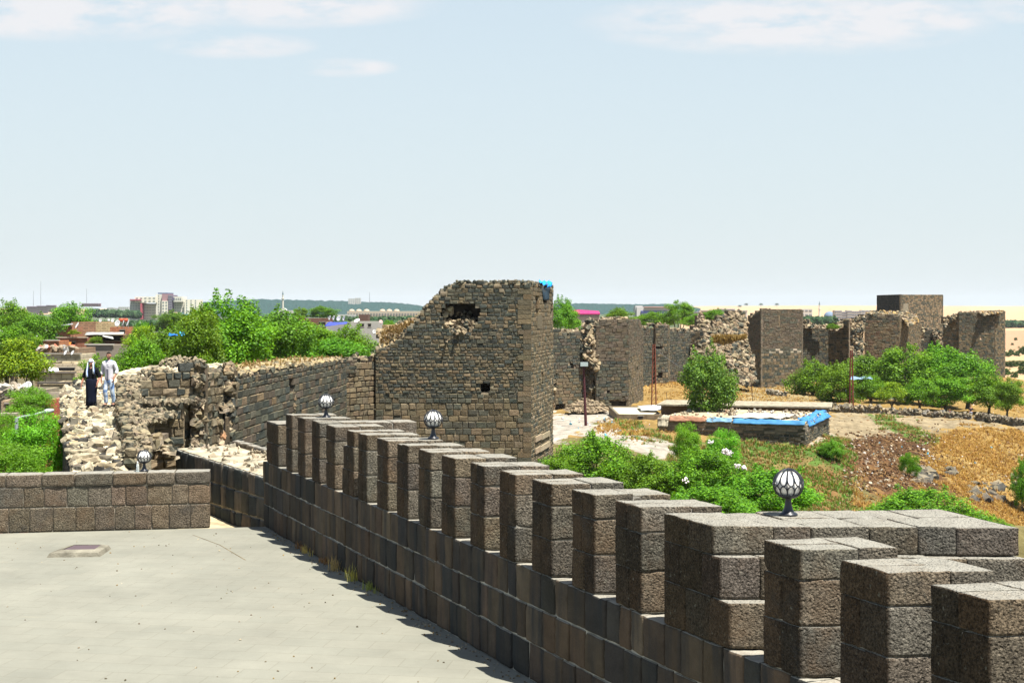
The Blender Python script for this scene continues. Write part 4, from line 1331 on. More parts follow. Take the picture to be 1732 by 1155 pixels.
C_[green_l] = (.2, .17, .07)
m = jit_mask([(1130, 745), (1240, 748), (1362, 760), (1425, 742), (1452, 765), (1445, 840), (1420, 900), (1000, 950), (900, 850)]) & near
C_[m] = np.where((nzA[m] + nzB[m] * .5 > 0)[:, None], (.1, .17, .035), (.27, .2, .075))
m = jit_mask([(1405, 790), (1430, 850), (1380, 880), (1330, 850), (1370, 800)]) & near
C_[m] = (.26, .15, .06)
m = jit_mask([(1428, 748), (1470, 738), (1520, 733), (1572, 735), (1578, 765), (1530, 770), (1520, 800), (1500, 825), (1455, 790), (1432, 770)]) & near
C_[m] = np.where((nzD[m] > -.1)[:, None], (.11, .06, .03), (.2, .115, .05))
m = jit_mask([(1445, 790), (1530, 770), (1585, 790), (1650, 870), (1600, 890), (1490, 850)]) & near
C_[m] = np.where((nzD[m] > -.1)[:, None], (.16, .085, .04), (.26, .15, .06))
m = jit_mask([(1395, 705), (1440, 699), (1500, 699), (1600, 709), (1740, 716), (1740, 728), (1640, 722), (1570, 728), (1510, 735), (1430, 744), (1395, 752)]) & near
C_[m] = (.36, .29, .18)
m = jit_mask([(1370, 757), (1395, 741), (1412, 735), (1418, 740), (1400, 752), (1385, 762)]) & near
C_[m] = (.42, .36, .27)
m = jit_mask([(1470, 700), (1530, 718), (1575, 735), (1600, 752), (1570, 755), (1520, 735), (1480, 716)]) & near & (nzB > -.1)
C_[m] = (.11, .19, .04)
road = jit_mask([(925, 750), (930, 702), (985, 694), (1045, 696), (1062, 712), (1050, 722), (1095, 735), (1140, 752), (1165, 770), (1110, 775), (1020, 745), (985, 735), (960, 745), (940, 752)]) & near
C_[road] = (.52, .47, .39)
m = jit_mask([(1000, 715), (1060, 708), (1130, 735), (1100, 742), (1040, 728)]) & near
C_[m] = np.where((nzB[m] > 0)[:, None], (.27, .19, .08), (.13, .18, .05))
m = jit_mask([(1088, 640), (1180, 640), (1180, 690), (1088, 685)]) & near
C_[m] = (.38, .25, .09)
m = jit_mask([(1225, 650), (1370, 645), (1380, 690), (1225, 690)]) & near
C_[m] = (.37, .29, .15)
m = near & (UU > 920)
C_[m] *= (1 + nzB[m] * .45 + nzA[m] * .2)[:, None]
# far fields: strips of stubble, fallow and dry pasture
fm = YY > 320
C_[fm] *= (1 + .22 * nzA[fm] + .15 * nzB[fm])[:, None]
m = fm & (YY > 700) & (YY < 1300) & (UU > 1500); C_[m] *= np.array((.8, .74, .78))
m = fm & (UU < 1150) & (YY < 4200); C_[m] = np.array((.1, .13, .06)) * (1 + .3 * nzB[m])[:, None]
ZZ2 = ZZ + np.where((YY < 320) & (UU > 850) & (UU < 1800) & ~road, nzB * .22 + nzA * .3, 0)
dk = jit_mask([(1428, 748), (1572, 735), (1578, 765), (1500, 825), (1432, 770)]) & near
ZZ2 = ZZ2 + np.where(dk, nzD * .12, 0)
ny, nx = UU.shape
V = np.stack([XX, YY, ZZ2], -1).reshape(-1, 3)
ii, jj = np.meshgrid(np.arange(ny - 1), np.arange(nx - 1), indexing='ij')
k = (ii * nx + jj).ravel()
mb = MB()
C_ *= np.where(near, .5, .62)[..., None]
mb.add(V, np.stack([k, k + 1, k + nx + 1, k + nx], 1), np.clip(C_.reshape(-1, 3), 0, 1))
M['soil'] = surf('soil', rough=1, amp=.3, scale=1.3, bump=.8, bscale=4, bdist=.15, spec=.05)
g = mb.build('ground', M['soil'], smooth=True)
tag(g, kind='structure')

# ------------------------------------------------------------------ towers and curtain walls on the right
def old_wall(name, label, cat, faces, rub=(), crumbs=(), dense=6):
    """faces: (u0, Y0, u1, Y1, profile, palette, options)"""
    um, Ym = faces[0][0], faces[0][1]
    root = thing(name, label, cat, (XY(um, Ym)[0], Ym, 0))
    ms, mc = MB(), MB()
    for (u0, Y0, u1, Y1, prof, pal, opt) in faces:
        o = dict(course=(.34, .44), width=(.4, .95), joint=.05, prot=.06, jit=.04, thick=2.5, hole_deep=1.2, core=(.17, .14, .1), rag=.15)
        zb = opt.pop('zb', -13.5) if 'zb' in opt else -13.5
        flat = opt.pop('flat', False)
        o.update(opt)
        masonry(ms, mc, XY(u0, Y0), XY(u1, Y1), zb, prof, pal=pal, **o)
        if not flat:
            crumble(ms, XY(u0, Y0), XY(u1, Y1), prof, n_per_m=dense, size=(.3, .6), pal=PAL_RUB, depth=2.2)
    for r in rub:
        poly, Ya, Yb, opt = r
        o = dict(size=(.35, .85), dens=1.0, bulge=.5, thick=3)
        o.update(opt)
        rubble(ms, mc, poly, Ya, Yb, o.pop('pal', PAL_RUB), **o)
    ms.build('masonry', M['stone'], root)
    mc.build('lime_core', M['mortar'], root)
    return root
PAL_D = [(4, DK2), (3, DK), (2, (.075, .066, .052)), (1, BR)]
w1 = old_wall('curtain_wall', 'dark curtain wall with two slits just right of the big square tower', 'old wall',
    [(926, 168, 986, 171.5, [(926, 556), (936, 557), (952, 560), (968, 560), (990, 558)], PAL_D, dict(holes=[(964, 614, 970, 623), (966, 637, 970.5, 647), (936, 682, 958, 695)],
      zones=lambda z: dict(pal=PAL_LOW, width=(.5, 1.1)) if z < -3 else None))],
    rub=[([(930, 560), (950, 558), (953, 572), (947, 582), (942, 600), (940, 640), (938, 690), (930, 690)], 168, 170, dict(pal=PAL_RUB))])
t2 = old_wall('corner_tower', 'brown tower with smooth repaired top and rubble left edge behind the first utility pole', 'tower',
    [(1008, 171, 1063, 172, [(1005, 562), (1010, 545), (1020, 541), (1063, 539)], PAL_LOW, dict(flat=True, holes=[(998, 635, 1007, 651), (993, 642, 1003, 650), (1025, 660, 1029, 670), (1030, 678, 1064, 690)],
        zones=lambda z: dict(pal=PAL_SM, joint=.015) if z > -2.0 else (dict(pal=PAL_D) if z > -7 else None))),
     (1063, 172, 1087.5, 188, [(1060, 539), (1083, 540), (1087, 556), (1090, 570)], [(3, BR), (2, BR2), (1, DK2), (1, (.12, .1, .075))], dict(flat=True, thick=2, holes=[(1076, 622, 1078, 630)],
        zones=lambda z: dict(pal=PAL_SM, joint=.015) if z > -1.5 else None))],
    rub=[([(984, 558), (989, 545), (1000, 540), (1010, 541), (1012, 565), (1013, 600), (1012, 622), (1006, 625), (998, 612), (986, 600), (983, 580)], 170, 171.5, dict(dens=1.4, pal=[(3, DK), (2, DK2), (3, (.26, .2, .13)), (2, CR)])),
         ([(985, 608), (1012, 608), (1013, 690), (988, 690)], 171.5, 172, dict(dens=.5, pal=PAL_LOW, thick=3)),
         ([(1010, 543), (1020, 538), (1063, 537), (1063, 541), (1012, 548)], 171.6, 173, dict(dens=1, size=(.25, .5), thick=6, pal=[(1, CR), (1, (.26, .2, .11)), (1, BR)]))])
c2 = old_wall('curtain_wall', 'grass topped curtain wall with a small square buttress behind the lattice pole', 'old wall',
    [(1086, 205, 1110, 208, [(1080, 553), (1110, 554)], PAL_D, {}), (1109, 207, 1130, 208.5, [(1105, 552), (1109, 548), (1131, 548)], PAL_LOW, dict(holes=[(1110, 584.5, 1121, 591), (1112, 628, 1122, 640)], zones=lambda z: dict(pal=PAL_D) if z > -5 else None)),
     (1130, 208.5, 1133, 214, [(1105, 548), (1131, 548), (1132, 552)], PAL_LOW, dict(flat=True)),
     (1131, 213, 1168, 219, [(1130, 556), (1168, 557)], PAL_D, dict(zones=lambda z: dict(pal=PAL_SM, width=(.6, 1.2)) if z < -6 else None))])
t3 = old_wall('collapsed_tower', 'collapsed round tower, a tall leaning heap of pale rubble with a grassy ledge', 'ruin',
    [(1164, 223, 1190, 222, [(1160, 565), (1172, 560), (1190, 560)], PAL_LOW, dict(thick=6))],
    rub=[([(1166, 562), (1174, 556), (1180, 545), (1181, 530), (1185, 527), (1190, 530), (1191, 540), (1197, 541), (1202, 549), (1211, 542), (1222, 532), (1232, 527), (1246, 526), (1255, 527), (1262, 537), (1264, 560), (1263, 572), (1269, 590), (1275, 605), (1277, 630), (1280, 647), (1262, 652), (1246, 650), (1250, 630), (1238, 618), (1225, 612), (1205, 598), (1188, 588), (1176, 575), (1168, 570)], 212, 226, dict(dens=1.5, size=(.4, 1.0), thick=6, bulge=2)),
         ([(1170, 575), (1190, 585), (1215, 600), (1240, 618), (1252, 640), (1240, 655), (1200, 660), (1172, 650), (1168, 620)], 214, 218, dict(dens=.7, pal=PAL_LOW, thick=5))])
mg = MB()
for i in range(500):
    u, v = rnd.uniform(1205, 1262), 0
    v = 571 + rnd.uniform(-1, 13) * (1 - abs(u - 1222) / 45)
    x, y, z = P(u, v, 212.5 + rnd.random())
    tuft(mg, x, y, z, rnd.uniform(.4, .8), 6, vary((.22, .145, .045)), w=.05)
tag(mg.build('dry_grass', M['grass'], t3), kind='stuff')
t3b = old_wall('smooth_tower', 'tall flat topped tower with a smooth repaired upper half and a pale stone band', 'tower',
    [(1263, 246, 1287, 240, [(1262, 545), (1266, 536), (1272, 534), (1278, 529), (1288, 525)], PAL_SM, dict(course=(.3, .4), joint=.02, flat=True, zones=lambda z: dict(pal=PAL_LOW, course=(.45, .55)) if z < -3.0 else None)),
     (1287, 240, 1356, 243, [(1286, 524), (1300, 523.4), (1357, 523.4)], PAL_SM, dict(course=(.3, .4), joint=.018, prot=.03, flat=True, rag=.02, zones=lambda z: dict(pal=PAL_LOW, course=(.45, .55), joint=.04) if z < -3.4 else (dict(pal=[(2, (.3, .26, .2)), (3, DK2)]) if z < -2.6 else None),
        holes=[(1282, 642, 1287.5, 648)])),
     (1356, 243, 1358, 256, [(1356, 523.4), (1360, 523.4)], PAL_SM, dict(flat=True, rag=.02))],
    rub=[([(1266, 540), (1275, 530), (1290, 523), (1305, 522), (1290, 527), (1276, 536)], 243, 244, dict(size=(.25, .5)))])
# pale marks on the smooth tower
mb = MB()
def face_mark(mb, u0, v0, u1, v1, Y, c, pr=.1):
    x0, _, z1 = P(u0, v0, Y); x1, _, z0 = P(u1, v1, Y)
    add_box(mb, x0, x1, Y - pr, Y + .05, z0, z1, c)
for i in range(26):
    u = 1290 + rnd.random() * 62; v = 535 + rnd.random() * 20
    face_mark(mb, u, v, u + 1.2, v + rnd.uniform(1.2, 3), 240.3 + (u - 1287) / 69 * 3, (.27, .23, .17))
face_mark(mb, 1317, 533, 1318.4, 552, 241.4, (.24, .18, .11))
for i in range(22):
    u = 1290 + i * 3 + rnd.random(); 
    if rnd.random() < .8: face_mark(mb, u, 592 + rnd.random(), u + 1.3, 595.5, 240.3 + (u - 1287) / 69 * 3, (.34, .3, .23))
tag(mb.build('lime_mark', M['mortar'], t3b), kind='stuff')
c3 = old_wall('curtain_wall', 'low curtain wall with broken top between the smooth tower and the grassy round tower', 'old wall',
    [(1356, 255, 1386, 256, [(1355, 550), (1360, 549), (1362, 543), (1368, 542), (1371, 549), (1388, 551)], PAL_D, {}),
     (1385, 262, 1402, 262, [(1383, 551), (1390, 551), (1403, 556)], [(2, DK), (1, DK2), (2, BR)], {}),
     (1401, 256, 1436, 252, [(1400, 556), (1409, 559), (1416, 551), (1420, 546), (1428, 541), (1440, 541)], PAL_LOW, {})],
    rub=[([(1361, 541), (1369, 540), (1374, 549), (1400, 551), (1400, 556), (1358, 554)], 254, 256, {}), ([(1409, 557), (1418, 545), (1430, 540), (1440, 541), (1440, 548), (1428, 549), (1416, 560)], 251, 254, {})])
t4 = old_wall('grassy_tower', 'two faced brown tower with gold grass and rubble spilling over its top', 'tower',
    [(1462, 266, 1521, 265, [(1458, 545), (1466, 534), (1474, 531), (1521, 533)], [(1, DK2), (4, BR), (2, (.11, .075, .05)), (1, BR2)], dict(zones=lambda z: dict(pal=PAL_D) if z > 2 else None)),
     (1521, 265, 1558, 280, [(1520, 533), (1535, 535), (1545, 536), (1556, 544), (1560, 550)], [(3, BR), (3, BR2), (1, DK2)], dict(holes=[(1539, 572, 1540.5, 580)]))],
    rub=[([(1436, 548), (1444, 539), (1452, 536), (1463, 532), (1462, 550), (1461, 575), (1460, 610), (1462, 650), (1436, 650), (1434, 570)], 262, 265, dict(dens=1.5, pal=[(3, DK), (2, DK2), (2, CR), (2, (.25, .19, .12))])),
         ([(1452, 537), (1466, 530), (1480, 526), (1515, 527), (1536, 528), (1550, 533), (1557, 543), (1552, 545), (1545, 549), (1535, 552), (1530, 541), (1515, 534), (1480, 533)], 262.5, 270, dict(dens=1.2, size=(.35, .7), pal=[(2, CR), (3, (.28, .19, .08)), (2, DK2)]))])
t5 = old_wall('tall_square_tower', 'tallest flat topped square tower standing behind the others, dark left face', 'tower',
    [(1483, 352, 1523, 335, [(1480, 499), (1524, 497.5)], [(1, (.022, .026, .027)), (1, (.03, .033, .033))], dict(course=(.35, .45), joint=.03, flat=True, rag=.03)),  # left face: shade put into darker stone colours
     (1523, 335, 1594, 347, [(1520, 498), (1596, 498)], [(3, DK2), (3, (.15, .115, .075)), (2, (.2, .155, .1))], dict(flat=True, rag=.03, joint=.06)),
     (1594, 347, 1595, 362, [(1590, 498), (1600, 498)], PAL_D, dict(flat=True))])
mb = MB()
face_mark(mb, 1524.5, 513.5, 1536, 527, 336.0, (.26, .23, .17), .2)
mb.build('pale_block', M['stone'], t5)
fr = old_wall('broken_wall', 'low broken wall fragment in the gap before the rightmost tower', 'ruin',
    [(1557, 310, 1596, 310, [(1556, 557), (1562, 556), (1580, 556), (1588, 558), (1596, 566)], PAL_D, {})],
    rub=[([(1558, 557), (1564, 556), (1562, 575), (1558, 584)], 308, 309, {}), ([(1578, 557), (1588, 557), (1597, 568), (1598, 590), (1590, 580), (1580, 576)], 308, 309, {})])
t6 = old_wall('end_tower', 'rightmost massive tower with a jagged vertical crack near its right corner', 'tower',
    [(1595, 303, 1622, 301, [(1594, 552), (1598, 543), (1601, 536), (1612, 534), (1616, 533), (1622, 528)], PAL_LOW, {}),
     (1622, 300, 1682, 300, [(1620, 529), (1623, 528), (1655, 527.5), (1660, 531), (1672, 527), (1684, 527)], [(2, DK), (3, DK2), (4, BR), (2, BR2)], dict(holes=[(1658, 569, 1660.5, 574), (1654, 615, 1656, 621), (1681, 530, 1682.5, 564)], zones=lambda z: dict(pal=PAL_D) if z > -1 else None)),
     (1683, 300, 1698, 303, [(1682, 527), (1690, 527), (1698, 527)], PAL_LOW, dict(holes=[(1683, 540, 1684.2, 563)])),
     (1698, 303, 1700, 316, [(1690, 527), (1702, 527)], PAL_LOW, {})],
    rub=[([(1594, 546), (1601, 535), (1610, 534), (1614, 531), (1620, 532), (1616, 538), (1604, 544), (1598, 556)], 299, 301, {}), ([(1655, 527), (1664, 526), (1696, 526), (1696, 529), (1678, 531), (1664, 534)], 298, 300, dict(size=(.3, .6), pal=[(1, CR), (2, (.28, .19, .08)), (1, DK2)]))])
# rubble tipped at the wall foot
mb, mc = MB(), MB()
rp = thing('rubble_pile', 'pale rubble and earth tipped against the curtain wall beside the utility pole', 'rubble', gp(992, 163))
rubble(mb, mc, [(950, 694), (965, 684), (980, 677), (995, 675), (1010, 680), (1022, 684), (1030, 695), (1000, 698)], 160, 166, [(3, (.2, .16, .11)), (1, BR2), (1, (.2, .16, .11))], size=(.2, .5), dens=1.2, bulge=1, thick=2, core=(.2, .155, .1))
mb.build('stone', M['stone'], rp); mc.build('earth', M['mortar'], rp)
# low dry stone walls round the orchard
def low_wall(name, label, pts, h, c, group=None, w=.6):
    Y0 = pts[0][1]
    root = thing(name, label, 'stone wall', gp(*pts[0]), group)
    mb, mc = MB(), MB()
    for (a, b) in zip(pts[:-1], pts[1:]):
        A, B = np.array(gp(*a)), np.array(gp(*b))
        L_ = np.linalg.norm(B - A)
        for k in range(int(L_ * 16)):
            p = A + (B - A) * rnd.random()
            sz = rnd.uniform(.2, .6)
            add_rock(mb, (p[0], p[1] + rnd.uniform(-w / 2, w / 2), p[2] + rnd.uniform(0, h)), (sz, sz * .8, sz * .6), pick(c))
        n2 = max(1, int(L_ / 1.5))
        for k in range(n2):
            p, q = A + (B - A) * k / n2, A + (B - A) * (k + 1) / n2
            add_prism(mc, [(p[0], p[1] - w * .3), (q[0], q[1] - w * .3), (q[0], q[1] + w * .3), (p[0], p[1] + w * .3)], min(p[2], q[2]) - .5, min(p[2], q[2]) + h * .8, (.14, .12, .09))
    mb.build('stone', M['stone'], root); mc.build('wall_core', M['mortar'], root)
LWC = [(3, (.2, .17, .12)), (2, (.14, .13, .11)), (1, DK2), (2, (.22, .18, .12))]
low_wall('dry_stone_wall', 'dry stone wall in front of the white building, with a squared pier at its end', [(1402, 186), (1440, 187), (1488, 184)], 1.0, LWC)
low_wall('dry_stone_wall', 'long low dry stone wall under the big shade trees where people sit', [(1492, 182), (1545, 181), (1590, 179), (1642, 176)], .75, LWC)
low_wall('boulder_row', 'row of heaped pale boulders right of the shade trees', [(1652, 176), (1690, 172), (1740, 166)], .9, [(3, (.22, .19, .14)), (2, (.16, .135, .1)), (1, DK2)], w=1.4)
low_wall('field_wall', 'low pale stone footing below the smooth tower', [(1297, 212), (1312, 208), (1330, 207)], .8, [(3, (.25, .22, .165)), (1, DK2)])
# rock outcrops on the slope
def outcrop(label, poly, n=40):
    u = sum(p[0] for p in poly) / len(poly); v = sum(p[1] for p in poly) / len(poly)
    Y = find_Y(u, v + 6)
    root_p = P(u, v, Y)
    mb = MB()
    P_ = np.array(poly)
    for i in range(n):
        uu, vv = rnd.uniform(P_[:, 0].min(), P_[:, 0].max()), rnd.uniform(P_[:, 1].min(), P_[:, 1].max())
        y = find_Y(uu, vv)
        sz = rnd.uniform(.5, 1.3)
        x, _, z = P(uu, vv, y)
        add_rock(mb, (x, y, z - .1), (sz, sz, sz * rnd.uniform(.5, .9)), pick([(3, (.06, .058, .052)), (2, (.1, .09, .075)), (1, (.16, .13, .09))]), jit=.28)
    o = mb.build('rock_outcrop', M['stone'], None, loc=root_p)
    tag(o, label, 'rocks')
outcrop('dark jagged rock outcrop low on the golden slope at the right', [(1642, 822), (1670, 818), (1698, 826), (1694, 848), (1650, 846)], 46)
outcrop('grey layered rock ledge beside the green weed clump mid slope', [(1542, 796), (1578, 800), (1570, 812), (1542, 814)], 28)
outcrop('small dark rock half way up the golden slope', [(1600, 795), (1612, 795), (1612, 803), (1600, 803)], 6)
outcrop('grey boulders at the right edge of the slope', [(1715, 808), (1732, 808), (1732, 830), (1720, 826)], 14)
# ------------------------------------------------------------------ foliage
def leaves_mesh(name, clumps, per, leaf, colA, colB, seed, squash=.8, droop=.0, long=1.5, spread=.24, core_dark=None):
    """a crown of radius about 1 made of many small leaves gathered in clumps; clumps: list of (centre, radius)"""
    g = np.random.default_rng(seed)
    Vs, Cs = [], []
    for (c, r) in clumps:
        n = int(per * (r / spread) ** 2)
        d = g.normal(size=(n, 3)); d /= np.linalg.norm(d, axis=1)[:, None]
        rad = r * (g.random(n) ** .4)
        pos = np.array(c) + d * rad[:, None] * np.array([1, 1, squash])
        nrm = d * .7 + np.array([0, 0, .55]) + g.normal(size=(n, 3)) * .45
        nrm /= np.linalg.norm(nrm, axis=1)[:, None]
        t = np.cross(nrm, g.normal(size=(n, 3))); t[:, 2] -= droop * np.linalg.norm(t, axis=1)
        t /= np.linalg.norm(t, axis=1)[:, None]
        b = np.cross(nrm, t); b /= np.maximum(1e-6, np.linalg.norm(b, axis=1))[:, None]
        L = leaf * g.uniform(.6, 1.3, n)[:, None]
        W = L / long
        q = np.stack([pos - t * L * .5, pos + b * W * .5, pos + t * L * .5, pos - b * W * .5], 1)
        k = g.random((n, 1)) ** 1.3
        kc = g.uniform(-.18, .18)
        cc = (np.array(colA) * (1 - k) + np.array(colB) * k) * (1 + kc)
        Vs.append(q.reshape(-1, 3)); Cs.append(np.repeat(cc, 4, axis=0))
    V = np.concatenate(Vs); C = np.concatenate(Cs) * np.array([1.42, 1.26, .75])
    n = len(V) // 4
    mb = MB(); mb.add(V, np.arange(n * 4).reshape(n, 4), C)
    o = mb.build(name, M['leaf'])
    me = o.data
    bpy.data.objects.remove(o)
    return me
def clump_set(seed, n, rmin=.2, rmax=.34, top=0, flat=1.0, hollow=.45):
    g = np.random.default_rng(seed); out = []
    while len(out) < n:
        d = g.normal(size=3); d /= np.linalg.norm(d)
        if d[2] < -.75: continue
        bump = 1 + .16 * math.sin(3 * math.atan2(d[1], d[0]) + seed) + .12 * math.sin(5 * d[2] + seed * 2)
        rr = (hollow + (1 - hollow) * g.random() ** .5) * .8 * bump
        out.append((d * rr * np.array([1, 1, flat]), g.uniform(rmin, rmax)))
    for k in range(top):
        a = g.uniform(0, 6.28); r = g.uniform(.1, .6); z = .8 + g.uniform(-.05, .22) - r * .35
        for q in range(3):
            out.append((np.array([math.cos(a) * r, math.sin(a) * r, z + q * .075]), .1 - q * .02))
    return out
G1, G2 = (.03, .1, .007), (.115, .27, .014)
CR_ = {}
CR_['a'] = leaves_mesh('crown_leaves', clump_set(1, 75, top=7), 150, .062, G1, G2, 1)
CR_['b'] = leaves_mesh('crown_leaves', clump_set(2, 68, top=5), 150, .066, (.035, .105, .007), (.12, .26, .017), 2)
CR_['c'] = leaves_mesh('crown_leaves', clump_set(3, 60, top=3, rmin=.22, rmax=.38), 130, .07, (.027, .09, .008), (.095, .235, .016), 3)
CR_['y'] = leaves_mesh('crown_leaves', clump_set(4, 62, top=4), 120, .075, (.05, .12, .007), (.19, .29, .016), 4)      # yellower
CR_['f'] = leaves_mesh('crown_leaves', clump_set(5, 80, top=5), 170, .085, (.04, .13, .008), (.12, .32, .018), 5, long=4.0, droop=.5)     # feathery
CR_['o'] = leaves_mesh('crown_leaves', clump_set(6, 120, top=7, rmin=.13, rmax=.3, flat=.95, hollow=.4), 170, .062, (.025, .075, .014), (.11, .21, .04), 6, long=1.6)   # greyer, denser
CR_['s'] = leaves_mesh('crown_leaves', clump_set(7, 150, top=12, rmin=.12, rmax=.28, hollow=.4), 210, .062, (.025, .09, .008), (.12, .29, .02), 7, long=2.2)   # shrubs seen close
CR_['far'] = leaves_mesh('crown_leaves', clump_set(8, 40, rmin=.25, rmax=.4), 50, .13, (.02, .05, .015), (.04, .09, .025), 8)

def tree(label, u, vc, hw, hh, Y, proto='a', kind='tree', cat='tree', group=None, base=None, trunk_r=None, depth=None, lean=0.0, fork=3, tint=None):
    if Y is None: Y = find_Y(u, vc + hh * .95, 70, 300)
    r = hw * Y / F; rz = hh * Y / F
    x = (u - 866) / F * Y
    zb = ground(x, Y) if base is None else base
    zc = CZ - (vc - 522) / F * Y
    zb = min(zb, zc - rz * .9)
    root = thing(kind, label, cat, (x, Y, zb), group)
    cr = bpy.data.objects.new('crown' if cat == 'tree' else 'foliage', CR_[proto])
    col.objects.link(cr); cr.parent = root
    cr.location = (0, 0, zc - zb)
    cr.scale = (r * 1.16, (depth or max(r, 1.2)) * 1.12, rz * 1.12)
    cr.rotation_euler = (0, 0, rnd.uniform(0, 6.28) if abs(r - (depth or r)) < .01 else rnd.choice((0, math.pi)))
    tr = trunk_r or max(.05, min(.4, r * .07))
    mb = MB()
    H = zc - zb
    if cat == 'tree':
        fk = H * (.55 if H > rz * 1.6 else .3)
        w = rnd.uniform(-.1, .1) * H
        add_tube(mb, [(x, Y, zb - .3), (x + w * .3 + lean, Y, zb + fk * .5), (x + w * .6, Y, zb + fk)], [tr * 1.25, tr, tr * .85], (.09, .075, .055), 9)
        for k in range(fork + 1):
            a = 2 * math.pi * k / (fork + 1) + rnd.random()
            R_ = r * rnd.uniform(.35, .6)
            add_tube(mb, [(x + w * .6, Y, zb + fk * .96), (x + math.cos(a) * R_ * .5, Y + math.sin(a) * R_ * .5, zb + fk + (H - fk) * .5), (x + math.cos(a) * R_, Y + math.sin(a) * R_, zc + rz * rnd.uniform(.1, .5))], [tr * .65, tr * .45, tr * .12], (.085, .07, .05), 7)
        mb.build('trunk', M['bark'], root)
    else:
        for k in range(7):
            a = rnd.uniform(0, 6.28); R_ = r * rnd.uniform(.2, .7)
            add_tube(mb, [(x + math.cos(a) * .1, Y + math.sin(a) * .1, zb - .2), (x + math.cos(a) * R_ * .5, Y + math.sin(a) * R_ * .4, zb + H * .6), (x + math.cos(a) * R_, Y + math.sin(a) * R_ * .7, zc + rz * .5)], [tr * .5, tr * .35, tr * .1], (.08, .065, .045), 6)
        mb.build('stems', M['bark'], root)
    return root
g_ = 'trees growing inside the old town wall'
tree('biggest leafy tree left of centre, with ragged shoots standing above the skyline', 385, 572, 78, 68, 90, 'a', group=g_, fork=4)
tree('dark green tree directly behind the top of the ruined stump', 335, 592, 48, 64, 84, 'b', group=g_)
tree('broad green tree in front of the far white minaret', 462, 580, 66, 55, 100, 'c', group=g_)
tree('green tree behind the grassy top of the long curtain wall, left of its vertical scar', 440, 605, 60, 42, 112, 'a', group=g_)
tree('rounded green tree just left of the red roof patch', 525, 592, 52, 40, 118, 'b', group=g_)
tree('green tree beside the rubble shoulder of the big tower, below the row of roof dishes', 592, 590, 50, 38, 124, 'a', group=g_)
tree('lower green tree filling the gap above the brown patched wall', 555, 602, 60, 30, 112, 'c', group=g_)
tree('bushy green tree behind the strolling man', 238, 614, 46, 42, 84, 'a', group=g_)
tree('dark tree just right of the terraced walls, behind the woman in the headscarf', 168, 640, 38, 34, 72, 'b', group=g_)
tree('wide tree below the blue tarpaulin on the roofs', 285, 605, 55, 52, 98, 'c', group=g_)
tree('green tree rising behind the blue roof tarpaulin', 330, 560, 38, 34, 150, 'a', group=g_)
tree('small grey green tree below the white apartment towers', 290, 543, 30, 17, 320, 'o', group=g_)
tree('yellowish tree right of the brick houses', 246, 580, 32, 26, 150, 'y', group=g_)
tree('tree in front of the right apartment tower, beside the big ragged tree', 345, 545, 22, 26, 135, 'b', group=g_)
tree('tall green tree on the horizon at the far left edge', 18, 545, 44, 34, 210, 'a', group=g_)
tree('rounded green tree on the skyline under the middle mast', 118, 547, 44, 30, 225, 'b', group=g_)
tree('green tree between the two skyline trees at the left', 68, 562, 40, 30, 190, 'c', group=g_)
tree('tree at the left edge above the yellowish tree', 5, 580, 55, 28, 150, 'a', group=g_)
tree('bushy tree left of the brick house with the tilted roof', 48, 588, 26, 20, 145, 'b', group=g_)
tree('yellow green tree at the left edge beside the grey terrace walls', 28, 620, 50, 42, 92, 'y', group=g_)
tree('small feathery tree growing above the street lamp', 54, 684, 26, 26, 70, 'f', group=g_)
tree('large feathery tree beside the street lamp, lower left', 62, 762, 58, 58, 44, 'f', group=g_, base=-7)
tree('feathery tree at the lower left edge of the picture', 2, 750, 34, 46, 49, 'f', group=g_, base=-7)
tree('feathery shrub like tree in front of the pink wall', 14, 795, 40, 40, 40, 'f', group=g_, base=-7)
tree('small tree between the two brick houses', 162, 578, 11, 8, 170, 'b', group=g_)
tree('little tree on the brick house terrace', 125, 563, 9, 5, 171, 'y', group=g_)
tree('low tree right of the roof dishes on the brick house', 240, 558, 18, 13, 190, 'a', group=g_)
tree('small round tree at the foot of the rubble shoulder', 657, 550, 13, 8, 260, 'a', group=g_)
tree('thin green tree in front of the wooded hill, right of the minaret', 545, 529, 24, 11, 420, 'c', group=g_)
tree('small green tree beside the mosque dome', 508, 531, 14, 10, 430, 'b', group=g_)
g_ = 'trees behind the curtain walls'
tree('ragged green tree right behind the big square tower', 950, 535, 26, 30, 205, 'a', group=g_)
tree('low tree right of the ragged tree, in front of the pink hall', 972, 552, 18, 12, 215, 'b', group=g_)
tree('green tree on top of the smooth topped corner tower', 1048, 534, 24, 13, 300, 'a', group=g_)
tree('tree in front of the white and blue building, taller one', 1148, 532, 28, 20, 300, 'b', group=g_)
tree('tree in front of the white and blue building, lower one', 1106, 541, 38, 13, 310, 'a', group=g_)
tree('green tree behind the left peak of the collapsed tower', 1213, 536, 26, 13, 300, 'c', group=g_)
tree('small tree in the notch left of the collapsed tower', 1176, 543, 20, 12, 290, 'a', group=g_)
tree('clipped green bush growing on the low broken curtain wall', 1408, 553, 10, 6, 249, 's', cat='bush', kind='bush', base=2)
g_ = 'trees of the orchard under the right towers'
tree('dense upright tree growing beside the tarpaulin roofed house', 1197, 652, 46, 64, 143, 'o', trunk_r=.22, depth=3.2)
tree('leftmost orchard tree, in front of the smooth tower', 1375, 645, 42, 34, 214, 'a', group=g_)
tree('orchard tree just left of the rust red double pole', 1420, 655, 38, 36, 206, 'b', group=g_)
tree('orchard tree behind the right side of the double pole', 1470, 635, 46, 34, 214, 'c', group=g_)
tree('small orchard tree standing in front of the white building', 1474, 658, 30, 22, 196, 'a', group=g_)
tree('short reddish trunked orchard tree before the white building', 1508, 668, 26, 20, 190, 'y', group=g_)
